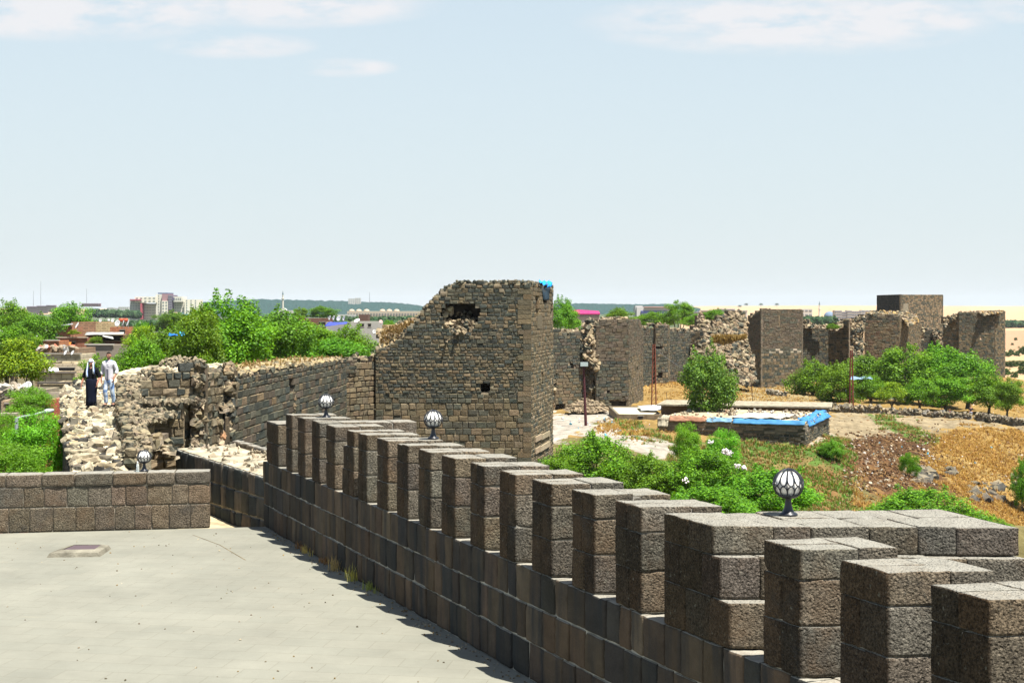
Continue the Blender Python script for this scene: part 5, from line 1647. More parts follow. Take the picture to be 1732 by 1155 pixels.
tree('tall orchard tree in front of the grassy tower', 1535, 632, 50, 42, 204, 'b', group=g_, trunk_r=.3)
tree('highest orchard tree with a pale trunk, below the gap between the towers', 1590, 628, 52, 42, 206, 'a', group=g_, trunk_r=.35)
tree('big orchard tree in front of the rightmost tower', 1636, 640, 48, 42, 200, 'c', group=g_, trunk_r=.3)
tree('dark orchard tree standing low behind the seated people', 1600, 664, 42, 26, 192, 'b', group=g_)
tree('orchard tree right of the rightmost tower foot', 1672, 664, 36, 30, 192, 'a', group=g_)
tree('rightmost orchard tree at the edge of the golden slope', 1703, 670, 28, 27, 186, 'b', group=g_)
tree('slender orchard tree left of the pale trunk', 1556, 664, 34, 24, 190, 'a', group=g_)
g_ = 'bushes below the battlements'
tree('broad bright green bush beside the road, just right of the big tower foot', 1005, 792, 78, 58, 86, 's', 'bush', 'bush', g_, base=-9)
tree('low bush at the very foot of the big square tower', 948, 806, 30, 34, 84, 'b', 'bush', 'bush', g_, base=-9)
tree('green bush between the broad bush and the oleander', 1095, 812, 62, 44, 84, 's', 'bush', 'bush', g_, base=-9)
tree('upright dark feathery bush sticking up before the left end of the tarpaulin roof', 1163, 752, 26, 32, 92, 'f', 'bush', 'bush', g_, base=-9)
tree('second upright feathery bush, nearer the oleander flowers', 1222, 762, 30, 32, 90, 'f', 'bush', 'bush', g_, base=-9)
OLE = tree('oleander bush with clusters of white flowers', 1195, 805, 66, 48, 82, 's', 'oleander_bush', 'bush', g_, base=-9)
tree('wide bush directly behind the nearest globe lamp', 1300, 838, 88, 46, 80, 's', 'bush', 'bush', g_, base=-9)
tree('bush at the left of the nearest globe lamp, rising over the wide merlon', 1205, 860, 80, 40, 70, 's', 'bush', 'bush', g_, base=-9)
tree('low bright bush half way down the slope, right of the nearest lamp', 1555, 868, 92, 42, 92, 's', 'bush', 'bush', g_, base=-11)
tree('small bush at the right end of the wide merlon top', 1668, 888, 34, 16, 92, 's', 'bush', 'bush', g_, base=-11)
tree('dark bush at the right edge of the picture', 1732, 822, 20, 46, None, 's', 'bush', 'bush', g_)
tree('tall dark green weed clump beside the footpath', 1408, 762, 20, 18, None, 's', 'bush', 'bush', None)
tree('tall grey green weed clump standing alone on the brown slope', 1537, 787, 8, 19, None, 'f', 'bush', 'bush', None)
for (u, vc, hw, hh, lb) in ((30, 1, 1, 1, ''),)[:0]: pass
# flowers on the oleander
mb = MB()
for (uc, vc, n) in ((1227, 763, 60), (1232, 767, 26), (1247, 788, 26), (1258, 791, 30), (1203, 748, 10), (1160, 812, 8)):
    for i in range(n):
        u, v = uc + rnd.gauss(0, 2.6), vc + rnd.gauss(0, 2.0)
        x, y, z = P(u, v, 81.0 + rnd.uniform(-2.2, -1.2))
        add_rock(mb, (x, y, z), rnd.uniform(.06, .12), vary((.6, .55, .56), .08))
tag(mb.build('flowers', M['plain'], OLE), kind='stuff')

# ---- weeds and dry grass, too many to count
def scatter(name, label, polys, n, h, cols, Ylo=70, Yhi=300, w=.03, blades=5, spread=.6):
    mb = MB(); cnt = 0
    for (poly, share) in polys:
        Pq = np.array(poly); k = int(n * share); c = 0; tries = 0
        # sample on the ground, evenly by area
        cand = []
        while c < k and tries < k * 60:
            tries += 1
            u = rnd.uniform(Pq[:, 0].min(), Pq[:, 0].max()); Y = rnd.uniform(Ylo, Yhi)
            z = float(gz(u, Y)); v = 522 - F * (z - CZ) / Y
            x = (u - 866) / F * Y
            if noise.noise(Vector((x * .16, Y * .16, n * .001))) < -.22 and rnd.random() < .85: continue
            j1, j2 = noise.noise(Vector((x * .35, Y * .35, 11))) * 26, noise.noise(Vector((x * .35, Y * .35, 23))) * 12
            if not poly_mask(poly, np.array([u + j1 + rnd.gauss(0, 5)]), np.array([v + j2 + rnd.gauss(0, 3)]))[0]: continue
            zz_ = z + noise.fractal(Vector((x * .7, Y * .7, 4)), 1, 2, 4) * .22 + noise.fractal(Vector((x * .12, Y * .12, 1)), 1, 2, 5) * .3
            hh_ = rnd.uniform(*h) * (1 + .8 * noise.noise(Vector((x * .2, Y * .2, 8))))
            tuft(mb, x, Y, zz_, max(.1, hh_), blades, vary(rnd.choice(cols), .25), spread=spread, w=w)
            c += 1
    o = mb.build(name, M['grass'])
    tag(o, label, None, None, 'stuff')
    return o
scatter('dry_grass', 'golden dry grass over the right slope', [([(1585, 740), (1640, 728), (1740, 735), (1740, 885), (1650, 880), (1600, 820), (1565, 780)], .62), ([(1545, 800), (1600, 870), (1540, 860)], .04), ([(1440, 800), (1480, 835), (1540, 870), (1440, 875)], .03),
    ([(1088, 640), (1170, 640), (1170, 670), (1088, 670)], .1), ([(1230, 652), (1380, 645), (1380, 685), (1230, 685)], .1), ([(1000, 722), (1060, 716), (1120, 742), (1060, 742)], .05), ([(1640, 640), (1740, 640), (1740, 700), (1700, 700)], .07)],
    26000, (.1, .36), [(.44, .29, .08), (.5, .35, .12), (.34, .2, .05), (.22, .11, .03)], Ylo=75, Yhi=300, w=.022, blades=7)
scatter('weeds', 'green weeds and nettles on the bank below the house', [([(1130, 752), (1250, 756), (1362, 762), (1420, 748), (1450, 770), (1450, 860), (1440, 880), (1130, 880)], .8), ([(1385, 745), (1425, 742), (1440, 800), (1400, 800)], .06), ([(1480, 702), (1540, 722), (1590, 742), (1590, 752), (1500, 725)], .08), ([(1040, 712), (1100, 730), (1150, 742), (1100, 748)], .06)],
    15000, (.1, .4), [(.06, .16, .014), (.09, .21, .02), (.16, .2, .04), (.2, .12, .04), (.25, .17, .06)], Ylo=75, Yhi=190, w=.03, blades=7, spread=1.1)
mb = MB()
for i in range(3600):
    u, v = rnd.choice([(rnd.uniform(1425, 1585), rnd.uniform(736, 830)), (rnd.uniform(1425, 1585), rnd.uniform(736, 830)), (rnd.uniform(1400, 1732), rnd.uniform(700, 880))])
    Y = find_Y(u, v, 90, 240)
    x, y, z = gp(u, Y); s = rnd.uniform(.06, .3)
    z += noise.fractal(Vector((x * .7, Y * .7, 4)), 1, 2, 4) * .22 + noise.fractal(Vector((x * .12, Y * .12, 1)), 1, 2, 5) * .3
    add_rock(mb, (x, y, z), (s, s, s * .7), pick([(3, (.07, .04, .022)), (3, (.12, .07, .035)), (1, (.2, .14, .08)), (.6, (.3, .26, .2))]))
tag(mb.build('rubble', M['soil']), 'dark earth clods and loose stones over the slope', None, None, 'stuff')
# litter
mb = MB()
for i in range(150):
    u, v = rnd.choice([(rnd.uniform(1440, 1580), rnd.uniform(738, 812)), (rnd.uniform(1560, 1732), rnd.uniform(722, 790)), (rnd.uniform(950, 1100), rnd.uniform(705, 740)), (rnd.uniform(1640, 1732), rnd.uniform(640, 700))])
    Y = find_Y(u, v, 90, 300)
    x, y, z = gp(u, Y)
    s = rnd.uniform(.1, .35)
    add_rock(mb, (x, y, z + .1), (s, s * .7, s * .3), rnd.choice([(.5, .5, .48), (.42, .4, .36), (.35, .38, .42), (.5, .42, .4), (.1, .3, .4), (.3, .26, .2)]))
tag(mb.build('litter', M['plain']), 'scattered white and coloured litter and small stones on the slope', None, None, 'stuff')

# far trees in the valley on the right
g_ = 'small far trees on the valley side'
k = 0
for (u, vb_, hgt, lab) in ((1703, 636, 13, 'nearest small tree beside the foot of the rightmost tower'), (1716, 640, 11, 'little dark tree low on the valley side, just above the orchard'), (1727, 634, 14, 'dark tree at the picture edge above the orchard'),
        (1704, 621, 10, 'dark tree in the lower dotted row, close to the tower edge'), (1713, 622, 12, 'middle tree of the lower dotted row'), (1722, 620, 10, 'third tree of the lower dotted row'), (1731, 622, 12, 'edge tree of the lower dotted row'),
        (1703, 604, 9, 'tree of the upper dotted row touching the tower edge'), (1711, 602, 11, 'bushy tree of the upper dotted row'), (1720, 603, 9, 'short tree of the upper dotted row'), (1729, 600, 14, 'tallest tree of the upper dotted row, at the picture edge'),
        (1718, 576, 5, 'lone tiny tree in the stubble field'), (1712, 584, 4, 'tiny bush under the lone field tree')):
    Y = find_Y(u, vb_, 280, 3000)
    tree(lab, u, vb_ - hgt * .5, hgt * .55, hgt * .5, Y, 'far', 'far_tree', 'tree', g_)
# small trees on the skyline plateau
for (u, v, lab) in ((1147 + 104, 519, 'lone tree dot on the skyline above the collapsed tower'), (1262, 516, 'left tree of the pair on the skyline'), (1287, 516, 'right tree dot on the skyline over the smooth tower'), (1314, 516, 'skyline tree dot furthest right over the smooth tower')):
    tree(lab, u, v - 1.2, 3.2, 1.6, 5600, 'far', 'far_tree', 'tree', 'trees along the skyline')
# tree belt in the valley behind the right tower
def tree_belt(name, label, pts, Y, h, n, c1=(.02, .045, .02), c2=(.045, .08, .035)):
    mb = MB()
    for i in range(n):
        t = rnd.random(); u = pts[0][0] + (pts[-1][0] - pts[0][0]) * t
        v = interp(pts, u) + rnd.uniform(-.6, .6)
        y = Y * rnd.uniform(.97, 1.03)
        x, _, z = P(u, v, y)
        s = h * rnd.uniform(.6, 1.25)
        for q in range(3):
            add_rock(mb, (x + rnd.uniform(-.4, .4) * s, y, z + s * .3 + q * s * .16), (s * 1.1, s, s * .7), vary(rnd.choice([c1, c2]), .2), jit=.3)
    o = mb.build(name, M['soil'])
    tag(o, label, None, None, 'stuff')
tree_belt('woods', 'dark tree belt in the valley right of the end tower', [(1696, 551), (1740, 551)], 1500, 4, 200)
tree_belt('woods', 'dark belt of trees far off between the smooth tower and the mosque', [(1350, 546), (1412, 547)], 900, 3, 260)
tree_belt('woods', 'bluish trees below the white blocks on the left horizon', [(150, 533), (235, 536)], 1300, 4, 300)
tree_belt('woods', 'trees around the domed building', [(560, 545), (720, 545)], 700, 2, 400)
tree_belt('woods', 'trees between the far buildings and the town', [(-60, 556), (760, 556)], 500, 2.0, 2600)
# wooded hill on the horizon, one mass
def ridge(name, label, prof, Y, foot_v, du=1.3, c=(.012, .04, .035), amp=1.3, depth=500):
    mb = MB()
    us_ = np.arange(prof[0][0], prof[-1][0], du)
    rows = 14
    V, C = [], []
    for u in us_:
        vt = interp(prof, u)
        for j in range(rows):
            t = j / (rows - 1)
            y = Y - depth * (1 - t) 
            v = foot_v + (vt - foot_v) * math.sin(t * math.pi / 2)
            b = (noise.noise(Vector((u * .35, j * 2.1, 0))) * .6 + noise.noise(Vector((u * .11, j * .7, 5)))) * amp
            if j == 0: b = 0
            V.append(P(u + rnd.uniform(-.3, .3) * du, v - b, y))
            C.append(np.array(c) * (1 + .5 * noise.noise(Vector((u * .6, j * 1.3, 3)))))
    n = len(us_)
    for k in range(n):     # back side closes the hill
        u = us_[k]; V.append(P(u, foot_v, Y + depth)); C.append(np.array(c))
    fc = [(i * rows + j, (i + 1) * rows + j, (i + 1) * rows + j + 1, i * rows + j + 1) for i in range(n - 1) for j in range(rows - 1)]
    fc += [(i * rows + rows - 1, (i + 1) * rows + rows - 1, n * rows + i + 1, n * rows + i) for i in range(n - 1)]
    mb.add(V, fc, np.array(C))
    o = mb.build(name, M['soil'])
    tag(o, label, None, None, 'stuff')
ridge('forest', 'long wooded hill on the horizon', [(300, 516), (330, 512), (400, 508), (440, 506), (480, 507), (530, 508), (580, 509), (620, 511), (650, 511), (690, 514), (712, 517), (735, 522)], 4300, 534)
ridge('forest', 'wooded hill right of the big tower', [(900, 518), (935, 514), (980, 513), (1030, 514), (1080, 515), (1120, 514), (1160, 516), (1185, 522)], 4300, 534)
# ------------------------------------------------------------------ houses, buildings, poles, dishes
BRK = (.3, .12, .065); BRK2 = (.36, .17, .1); TAN = (.34, .28, .18); GRY = (.48, .41, .29); CON = (.26, .24, .2); WHT = (.36, .35, .31); DARK = (.012, .012, .012)
def brick_mat(name, sx=.5, sz=.25, mort=(.2, .17, .12), amt=.6):
    m = surf(name, rough=.95, amp=.3, scale=1.8, bump=.4, bscale=12, bdist=.03, spec=.1)
    nt = m.node_tree; L = nt.links.new
    b = [n for n in nt.nodes if n.type == 'BSDF_PRINCIPLED'][0]
    src = b.inputs['Base Color'].links[0].from_socket
    tcn = [n for n in nt.nodes if n.type == 'TEX_COORD'][0]
    mp = nt.nodes.new('ShaderNodeMapping'); mp.inputs['Rotation'].default_value = (math.radians(90), 0, 0)
    L(tcn.outputs['Object'], mp.inputs[0])
    br = nt.nodes.new('ShaderNodeTexBrick')
    br.inputs['Scale'].default_value = 1; br.inputs['Brick Width'].default_value = sx; br.inputs['Row Height'].default_value = sz
    br.inputs['Mortar Size'].default_value = .02
    br.inputs['Color1'].default_value = (1, 1, 1, 1); br.inputs['Color2'].default_value = (.75, .72, .7, 1)
    L(mp.outputs[0], br.inputs['Vector'])
    mu = nt.nodes.new('ShaderNodeMix'); mu.data_type = 'RGBA'; mu.blend_type = 'MULTIPLY'; mu.inputs[0].default_value = 1
    L(src, mu.inputs[6]); L(br.outputs['Color'], mu.inputs[7])
    mx_ = nt.nodes.new('ShaderNodeMix'); mx_.data_type = 'RGBA'
    mm = nt.nodes.new('ShaderNodeMath'); mm.operation = 'MULTIPLY'; mm.inputs[1].default_value = amt
    L(br.outputs['Fac'], mm.inputs[0]); L(mm.outputs[0], mx_.inputs[0]); L(mu.outputs[2], mx_.inputs[6]); mx_.inputs[7].default_value = (*mort, 1)
    L(mx_.outputs[2], b.inputs['Base Color'])
    return m
M['brick'] = brick_mat('brickwork')
M['block'] = brick_mat('concrete_blocks', .8, .4, (.2, .17, .12), .6)

def house(name, label, u0, u1, vt, Y, depth=6, c=BRK, roof=TAN, cat='house', mat='brick', parapet=.35, windows=(), group=None, base=None, skew=0.0, vb=None, cap=None, zroof=None):
    x0, x1 = (u0 - 866) / F * Y, (u1 - 866) / F * Y
    zt = z_of(vt, Y)
    zb = (ground((x0 + x1) / 2, Y) - 1) if base is None else base
    if vb is not None: zb = min(zb, z_of(vb, Y))
    zb = min(zb, zt - 2)
    root = thing(name, label, cat, ((x0 + x1) / 2, Y, zb), group)
    mb = MB()
    dy = skew * (x1 - x0)
    q = [(x0, Y), (x1, Y + dy), (x1, Y + dy + depth), (x0, Y + depth)]
    add_prism(mb, q, zb, zt - parapet, c)
    t = .25
    for (a, b) in ((0, 1), (1, 2), (2, 3), (3, 0)):
        A, B = np.array(q[a]), np.array(q[b]); d_ = (B - A) / np.linalg.norm(B - A); nn = np.array([-d_[1], d_[0]])
        A2, B2 = A + d_ * (0 if a % 2 == 0 else t), B - d_ * (0 if a % 2 == 0 else t)
        add_prism(mb, [A2, B2, B2 + nn * t, A2 + nn * t], zt - parapet, zt + rnd.uniform(-.03, .03), vary(c, .1))
    mb.build('wall', M[mat], root)
    mb = MB()
    cx, cy = (x0 + x1) / 2, Y + depth / 2
    qi = [(x0 + t + .01, Y + dy * .0 + t + .01 + max(dy, 0)), (x1 - t - .01, Y + t + .01 + max(dy, 0)), (x1 - t - .01, Y + depth - t - .01 + min(dy, 0)), (x0 + t + .01, Y + depth - t - .01 + min(dy, 0))]
    add_prism(mb, qi, zt - parapet - .1, zt - parapet + .03, roof)
    if cap: add_prism(mb, [(x0 - .15, Y - .18), (x1 + .15, Y + dy - .18), (x1 + .15, Y + dy + .3), (x0 - .15, Y + .3)], zt + .035, zt + .16, cap)
    mb.build('roof', M['plain'], root)
    for (wu, wv, ww, wh) in windows:
        wx0, wx1 = (wu - ww / 2 - 866) / F * Y, (wu + ww / 2 - 866) / F * Y
        z0, z1 = z_of(wv + wh / 2, Y), z_of(wv - wh / 2, Y)
        yy = Y + dy * ((wx0 + wx1) / 2 - x0) / max(.1, x1 - x0)
        m2 = MB(); add_box(m2, wx0, wx1, yy - .02, yy + .1, z0, z1, DARK)
        w = m2.build('window', M['plain'], root)
        m2 = MB(); e = .07 + .02 * (Y / 300)
        add_box(m2, wx0 - e, wx1 + e, yy - .05, yy + .05, z0 - e, z0 - .002, CON)
        f = m2.build('sill', M['plain'], w)
        m3 = MB(); add_box(m3, wx0 - e, wx1 + e, yy - .05, yy + .05, z1 + .002, z1 + e, CON)
        f2 = m3.build('lintel', M['plain'], w)
        for q_ in (f, f2): q_.data.transform(Matrix.Translation(-Vector(world_loc(root))))
    return root
G_ = 'houses of the old town below the wall'
house('brick_house', 'red brick house with a tilted grey metal roof and one dark window', 74, 122, 553, 205, 5, BRK2, windows=[(103, 557, 7, 5)], group=G_, parapet=.1)
house('brick_house', 'larger tan and brick house under the middle mast, no windows', 120, 163, 545, 214, 9, (.32, .18, .11), windows=(), group=G_, skew=.12)
house('brick_house', 'pale yellow patched house between the tan house and the dishes', 162, 184, 546, 208, 6, (.46, .36, .2), group=G_)
house('brick_house', 'orange red brick house carrying the cluster of white roof dishes', 186, 224, 553, 198, 7, (.4, .16, .085), windows=[(207, 561, 9, 6)], group=G_)
house('brick_house', 'dark open fronted house under a long corrugated awning', 146, 208, 566, 180, 6, (.13, .06, .045), windows=[(185, 572, 40, 8)], group=G_, parapet=.1)
house('brick_house', 'low red brick house with posts on its terrace', 97, 146, 572, 172, 7, (.3, .12, .075), windows=[(116, 582, 22, 7)], group=G_, cap=(.3, .26, .2))
house('brick_house', 'small square orange brick parapet house above the grey walls', 73, 98, 577, 160, 4, (.42, .18, .09), group=G_, cap=(.32, .3, .26))
house('block_house', 'grey plastered house with a flat concrete roof right of the orange awning', 146, 190, 584, 150, 6, (.21, .18, .15), group=G_, mat='plain', cap=(.34, .32, .28))
house('brick_house', 'dull red house with satellite dishes standing on its rubble strewn roof', 60, 132, 590, 142, 6, (.26, .18, .12), group=G_, roof=(.22, .18, .12))
house('block_house', 'upper grey concrete block house of the terraced walls', 75, 134, 600, 126, 5, GRY, group=G_, mat='block', cap=(.2, .18, .15))
house('block_house', 'grey block house with a wide dark opening and white sheeting', 68, 128, 615, 114, 5, GRY, windows=[(113, 626, 26, 8)], group=G_, mat='block')
house('block_house', 'tan concrete block wall house below the white sheeting', 66, 124, 632, 106, 5, (.5, .41, .27), group=G_, mat='block', cap=(.13, .11, .09))
house('block_house', 'rough unplastered house with a dark roof edge beside the wall walk', 68, 116, 650, 97, 5, (.4, .33, .22), group=G_, mat='stone', cap=(.08, .07, .06))
house('block_house', 'grey slab roofed house next to the red tiled patch', 68, 104, 664, 88, 3.5, (.3, .27, .21), group=G_, mat='plain')
house('brick_house', 'low house with a bright worn red roof against the old wall', 76, 103, 676, 82, 3, (.33, .1, .07), group=G_, mat='stone', roof=(.34, .1, .07))
house('block_house', 'low grey house at the left edge, its roof piled with white rubble', -14, 46, 664, 84, 6, (.2, .18, .14), group=G_, mat='stone', roof=(.3, .27, .21))
house('block_house', 'pinkish plastered shed at the lower left edge', -10, 24, 704, 68, 4, (.33, .17, .13), group=G_, mat='stone', cap=(.26, .23, .18), windows=())
house('block_house', 'small rubble house with a dark doorway between the left trees', 2, 30, 678, 78, 4, (.26, .2, .14), group=G_, mat='stone', windows=[(12, 690, 5, 14)])
house('brick_house', 'long low brick house left of the row of dishes, behind the trees', 478, 553, 539, 232, 8, (.16, .075, .055), windows=[(545, 548, 10, 7)], group=G_)
house('block_house', 'white house front with a blue canopy under four dishes', 551, 592, 545, 226, 6, (.28, .28, .3), group=G_, mat='plain', roof=(.04, .08, .3))
house('brick_house', 'red roofed patch of house seen through a gap in the trees', 528, 553, 562, 150, 5, (.3, .08, .05), group=G_, mat='stone')
house('block_house', 'white plastered house with dark doorway between the dishes and the wall', 590, 640, 544, 222, 8, (.3, .29, .27), windows=[(612, 550, 7, 5), (625, 550, 5, 5)], group=G_, mat='plain')
house('block_house', 'dark shack behind the white plastered house', 607, 622, 532, 240, 4, (.1, .06, .045), group=G_, mat='plain')
# orange awning
cloth_patch('orange_awning', 'orange awning hanging over the red terrace house', 'awning', [P(103, 579, 168), P(121, 579, 168), P(119, 584, 165), P(102, 583, 165)], 6, 3, (.42, .13, .02), wave=.1)
cloth_patch('metal_awning', 'long pale corrugated metal awning over the dark open fronted house', 'awning', [P(143, 567, 176), P(209, 565, 176), P(210, 562, 180), P(146, 562, 181)], 12, 3, (.28, .28, .26), wave=.06, mat='plain')
cloth_patch('metal_roof', 'tilted grey sheet metal roof on the red brick house', 'roof sheet', [P(72, 555, 203), P(123, 549, 203), P(124, 547, 210), P(76, 553, 210)], 10, 3, (.2, .21, .22), wave=.04, mat='plain')
cloth_patch('metal_awning', 'short slanting metal sheet roof right of the dark house', 'awning', [P(173, 569, 170), P(192, 574, 168), P(191, 570, 172), P(174, 567, 174)], 6, 3, (.3, .3, .28), wave=.05, mat='plain')
cloth_patch('blue_tarpaulin', 'bright blue tarpaulin over a roof among the trees', 'tarpaulin', [P(284, 572, 92), P(300, 574, 92), P(298, 567, 94), P(286, 566, 94)], 7, 5, (.02, .14, .6), wave=.35)
cloth_patch('blue_tarpaulin', 'small turquoise tarpaulin right of the blue one among the trees', 'tarpaulin', [P(302, 569, 93), P(312, 570, 93), P(311, 566, 95), P(304, 566, 95)], 5, 4, (.05, .32, .6), wave=.3)
cloth_patch('white_sheet', 'white sheeting hanging by the wide dark opening', 'sheet', [P(82, 630, 112.5), P(100, 630, 112.5), P(99, 624, 113), P(82, 620, 113)], 6, 5, (.62, .62, .66), wave=.08)
cloth_patch('blue_canopy', 'blue canopy on the white house under the dishes', 'canopy', [P(549, 552, 222), P(586, 548, 222), P(588, 545, 225), P(556, 545, 225)], 8, 3, (.05, .07, .35), wave=.08)
# clutter on the left rubble roof
mb = MB()
for i in range(90):
    u = rnd.uniform(-5, 46); x, y, z = P(u, 660 + rnd.uniform(-6, 4), 83.5)
    s = rnd.uniform(.2, .6); add_rock(mb, (x, y, z), (s, s, s * .5), pick([(4, (.4, .38, .33)), (1, (.2, .17, .13)), (1, (.3, .26, .2))]))
tag(mb.build('rubble', M['plain']), 'white rubble and plastic sacks piled on the left roof', None, None, 'stuff')
mb = MB()
for i in range(60):
    u = rnd.uniform(66, 130); x, y, z = P(u, 591 - rnd.random() * 3, 141 + rnd.random() * 3)
    s = rnd.uniform(.2, .7); add_rock(mb, (x, y, z), (s, s, s * .5), pick([(3, (.2, .16, .11)), (1, (.3, .1, .06)), (1, (.3, .28, .26))]))
tag(mb.build('rubble', M['plain']), 'rubble and scrap on the dull red house roof', None, None, 'stuff')

# satellite dishes
def dish(label, u, v, Y, r_px, face=(-.5, -.8, .35), c=(.5, .5, .5), group='satellite dishes on the town roofs'):
    r = r_px * Y / F
    x, y, z = P(u, v, Y)
    root = thing('satellite_dish', label, 'satellite dish', (x, y, z - r * 1.6), group)
    f = Vector(face).normalized(); a = f.cross(Vector((0, 0, 1))).normalized(); b = a.cross(f)
    mb = MB(); V, Fc = [], []
    n = 18
    for lay, off in ((0, 0), (1, -.04 * r - .01)):
        for k in range(5):
            rr = r * k / 4
            for j in range(n):
                t = 2 * math.pi * j / n
                V.append(Vector((x, y, z)) + (a * math.cos(t) + b * math.sin(t) * 1.08) * rr + f * (.28 * rr * rr / r + off))
    for lay in (0, 1):
        o = lay * 5 * n
        for k in range(4):
            for j in range(n):
                q = (o + k * n + j, o + k * n + (j + 1) % n, o + (k + 1) * n + (j + 1) % n, o + (k + 1) * n + j)
                Fc.append(q if lay == 0 else q[::-1])
    for j in range(n): Fc.append((4 * n + j, 4 * n + (j + 1) % n, 9 * n + (j + 1) % n, 9 * n + j))
    mb.add([tuple(p) for p in V], Fc, c); mb.build('reflector', M['plain'], root, smooth=True)
    mb = MB()
    foc = Vector((x, y, z)) + f * r * .95
    add_tube(mb, [Vector((x, y, z)) - b * r * .95 + f * r * .25, foc], r * .035 + .008, (.2, .2, .2), 5)
    add_tube(mb, [foc, foc - f * r * .18], r * .08 + .01, (.25, .25, .25), 6)
    mb.build('feed_arm', M['plain'], root)
    mb = MB(); add_tube(mb, [(x, y + .05, z - r * 1.6), (x, y + .05, z - r * .1)], r * .06 + .01, (.2, .2, .2), 6); mb.build('mast', M['plain'], root)
    return root
for (u, v, Y, rp, fc, lb) in ((199, 547, 197, 5.2, (-.3, -.9, .3), 'largest white dish of the cluster on the orange brick house'), (209, 547, 197, 5, (-.9, -.35, .3), 'tilted white dish in the middle of the brick house cluster'), (217, 547, 196, 5.4, (-.85, -.4, .35), 'rightmost tilted white dish of the brick house cluster'),
      (191, 542, 199, 3.2, (-.3, -.9, .3), 'small round dish left of the brick house cluster'), (170, 542, 206, 2.8, (-.2, -.95, .2), 'small ring shaped dish on the yellow patched house'), (184, 541, 207, 2, (.2, -.95, .2), 'tiny dish between the ring dish and the cluster'),
      (131, 551, 203, 5.4, (-.75, -.45, .5), 'big slanting white dish on the tan house'), (79, 560, 201, 3.8, (-.8, -.5, .3), 'slanting white dish at the left end of the tilted metal roof'), (94, 566, 190, 3, (.3, -.9, .3), 'grey white dish below the tilted metal roof'),
      (79, 586, 141, 3, (.1, -.95, .3), 'small grey dish with dark centre on the dull red house'), (111, 597, 125, 4.2, (-.6, -.6, .5), 'left white dish of the pair on the grey block house'), (123, 597, 125, 4, (-.6, -.6, .5), 'right white dish of the pair on the grey block house'),
      (48, 651, 75, 5.6, (.35, -.9, .25), 'large grey white dish beside the white rubble roof'), (558, 538, 225, 3.6, (-.8, -.5, .3), 'leftmost dish of the row on the blue canopied house'), (565, 538, 225, 3.8, (-.8, -.5, .3), 'second dish of the row on the blue canopied house'),
      (573, 539, 225, 4.2, (-.5, -.8, .3), 'round third dish of the row on the blue canopied house'), (582, 539, 225, 4, (-.8, -.5, .3), 'rightmost dish of the row on the blue canopied house'), (604, 543, 221, 5, (-.2, -.5, .8), 'wide low white dish on the white plastered house'),
      (644, 544, 218, 3, (.4, -.8, .4), 'small pinkish dish right of the white plastered house'), (633, 561, 118, 3.2, (.2, -.95, .2), 'small ring dish on a thin mast by the rubble shoulder'), (237, 546, 190, 2.4, (-.3, -.9, .3), 'small white dish above the low tree'),
      (62, 571, 160, 3.6, (-.7, -.6, .4), 'white dish half hidden in the trees left of the houses'), (2, 562, 150, 3.6, (.2, -.9, .3), 'white dish at the very left edge')):
    dish(lb, u, v, Y, rp, fc, c=(.42, .3, .28) if 'pinkish' in lb else (.5, .5, .5))
# roof water heaters
for (u, lb) in ((205, 'left rust red water tank above the dish cluster'), (212.5, 'right rust red water tank above the dish cluster')):
    x, y, z = P(u, 541.5, 199)
    rt = thing('water_tank', lb, 'water tank', (x, y, z - .6), 'water tanks on the brick house roof')
    mb = MB(); add_tube(mb, [(x - .3, y, z), (x + .3, y, z)], .26, (.38, .08, .04), 14); mb.build('tank', M['plain'], rt, smooth=True)
    mb = MB(); add_tube(mb, [(x - .2, y, z - .7), (x - .2, y, z - .2)], .04, (.1, .1, .1), 5); add_tube(mb, [(x + .2, y, z - .7), (x + .2, y, z - .2)], .04, (.1, .1, .1), 5); mb.build('stand', M['plain'], rt)

# street lamp on the left
x, y, z = P(28, 706, 46)
lr = thing('street_lamp', 'pale grey street lamp with a long slanting arm rising from the trees on the left', 'street lamp', (x, y, -8))
mb = MB(); add_tube(mb, [(x, y, -8), (x, y, z)], [.09, .055], (.24, .27, .28), 10); mb.build('pole', M['plain'], lr)
a_ = Vector((x, y, z)); b_ = Vector(P(76, 696.5, 46.5))
mb = MB(); add_tube(mb, [a_ - Vector((0, 0, .03)), b_], [.05, .035], (.24, .27, .28), 8); mb.build('arm', M['plain'], lr)
mb = MB(); e_ = Vector(P(90.5, 693.5, 46.7)); add_tube(mb, [b_ - (e_ - b_) * .1, b_, b_ + (e_ - b_) * .45, e_], [.03, .075, .09, .045], (.33, .36, .38), 10); mb.build('lamp_head', M['plain'], lr)

# utility poles on the right
def pole_simple(label, u, vt, vb_, w, c, box=None):
    Y = find_Y(u, vb_, 110, 260)
    x, _, zb = gp(u, Y); zt = z_of(vt, Y)
    rt = thing('utility_pole', label, 'utility pole', (x, Y, zb))
    lean = -.25
    mb = MB(); add_prism(mb, [(x - w, Y - w), (x + w, Y - w), (x + w, Y + w), (x - w, Y + w)], zb - .3, zb + .01, c)
    add_tube(mb, [(x, Y, zb - .2), (x + lean, Y, zt)], [w, w * .6], c, 6); mb.build('post', M['plain'], rt)
    if box:
        bx_, by_, bz_ = P(box[0], box[1], Y - .3)
        mb = MB(); add_box(mb, bx_ - .4, bx_ + .35, by_ - .15, by_ + .15, bz_ - .2, bz_ + .2, (.3, .36, .36)); add_box(mb, bx_ - .35, bx_ - .1, by_ + .1, by_ + .5, bz_ - .08, bz_ + .08, (.2, .2, .2)); mb.build('lamp_head', M['plain'], rt)
    return rt, (x, Y, zb, zt)
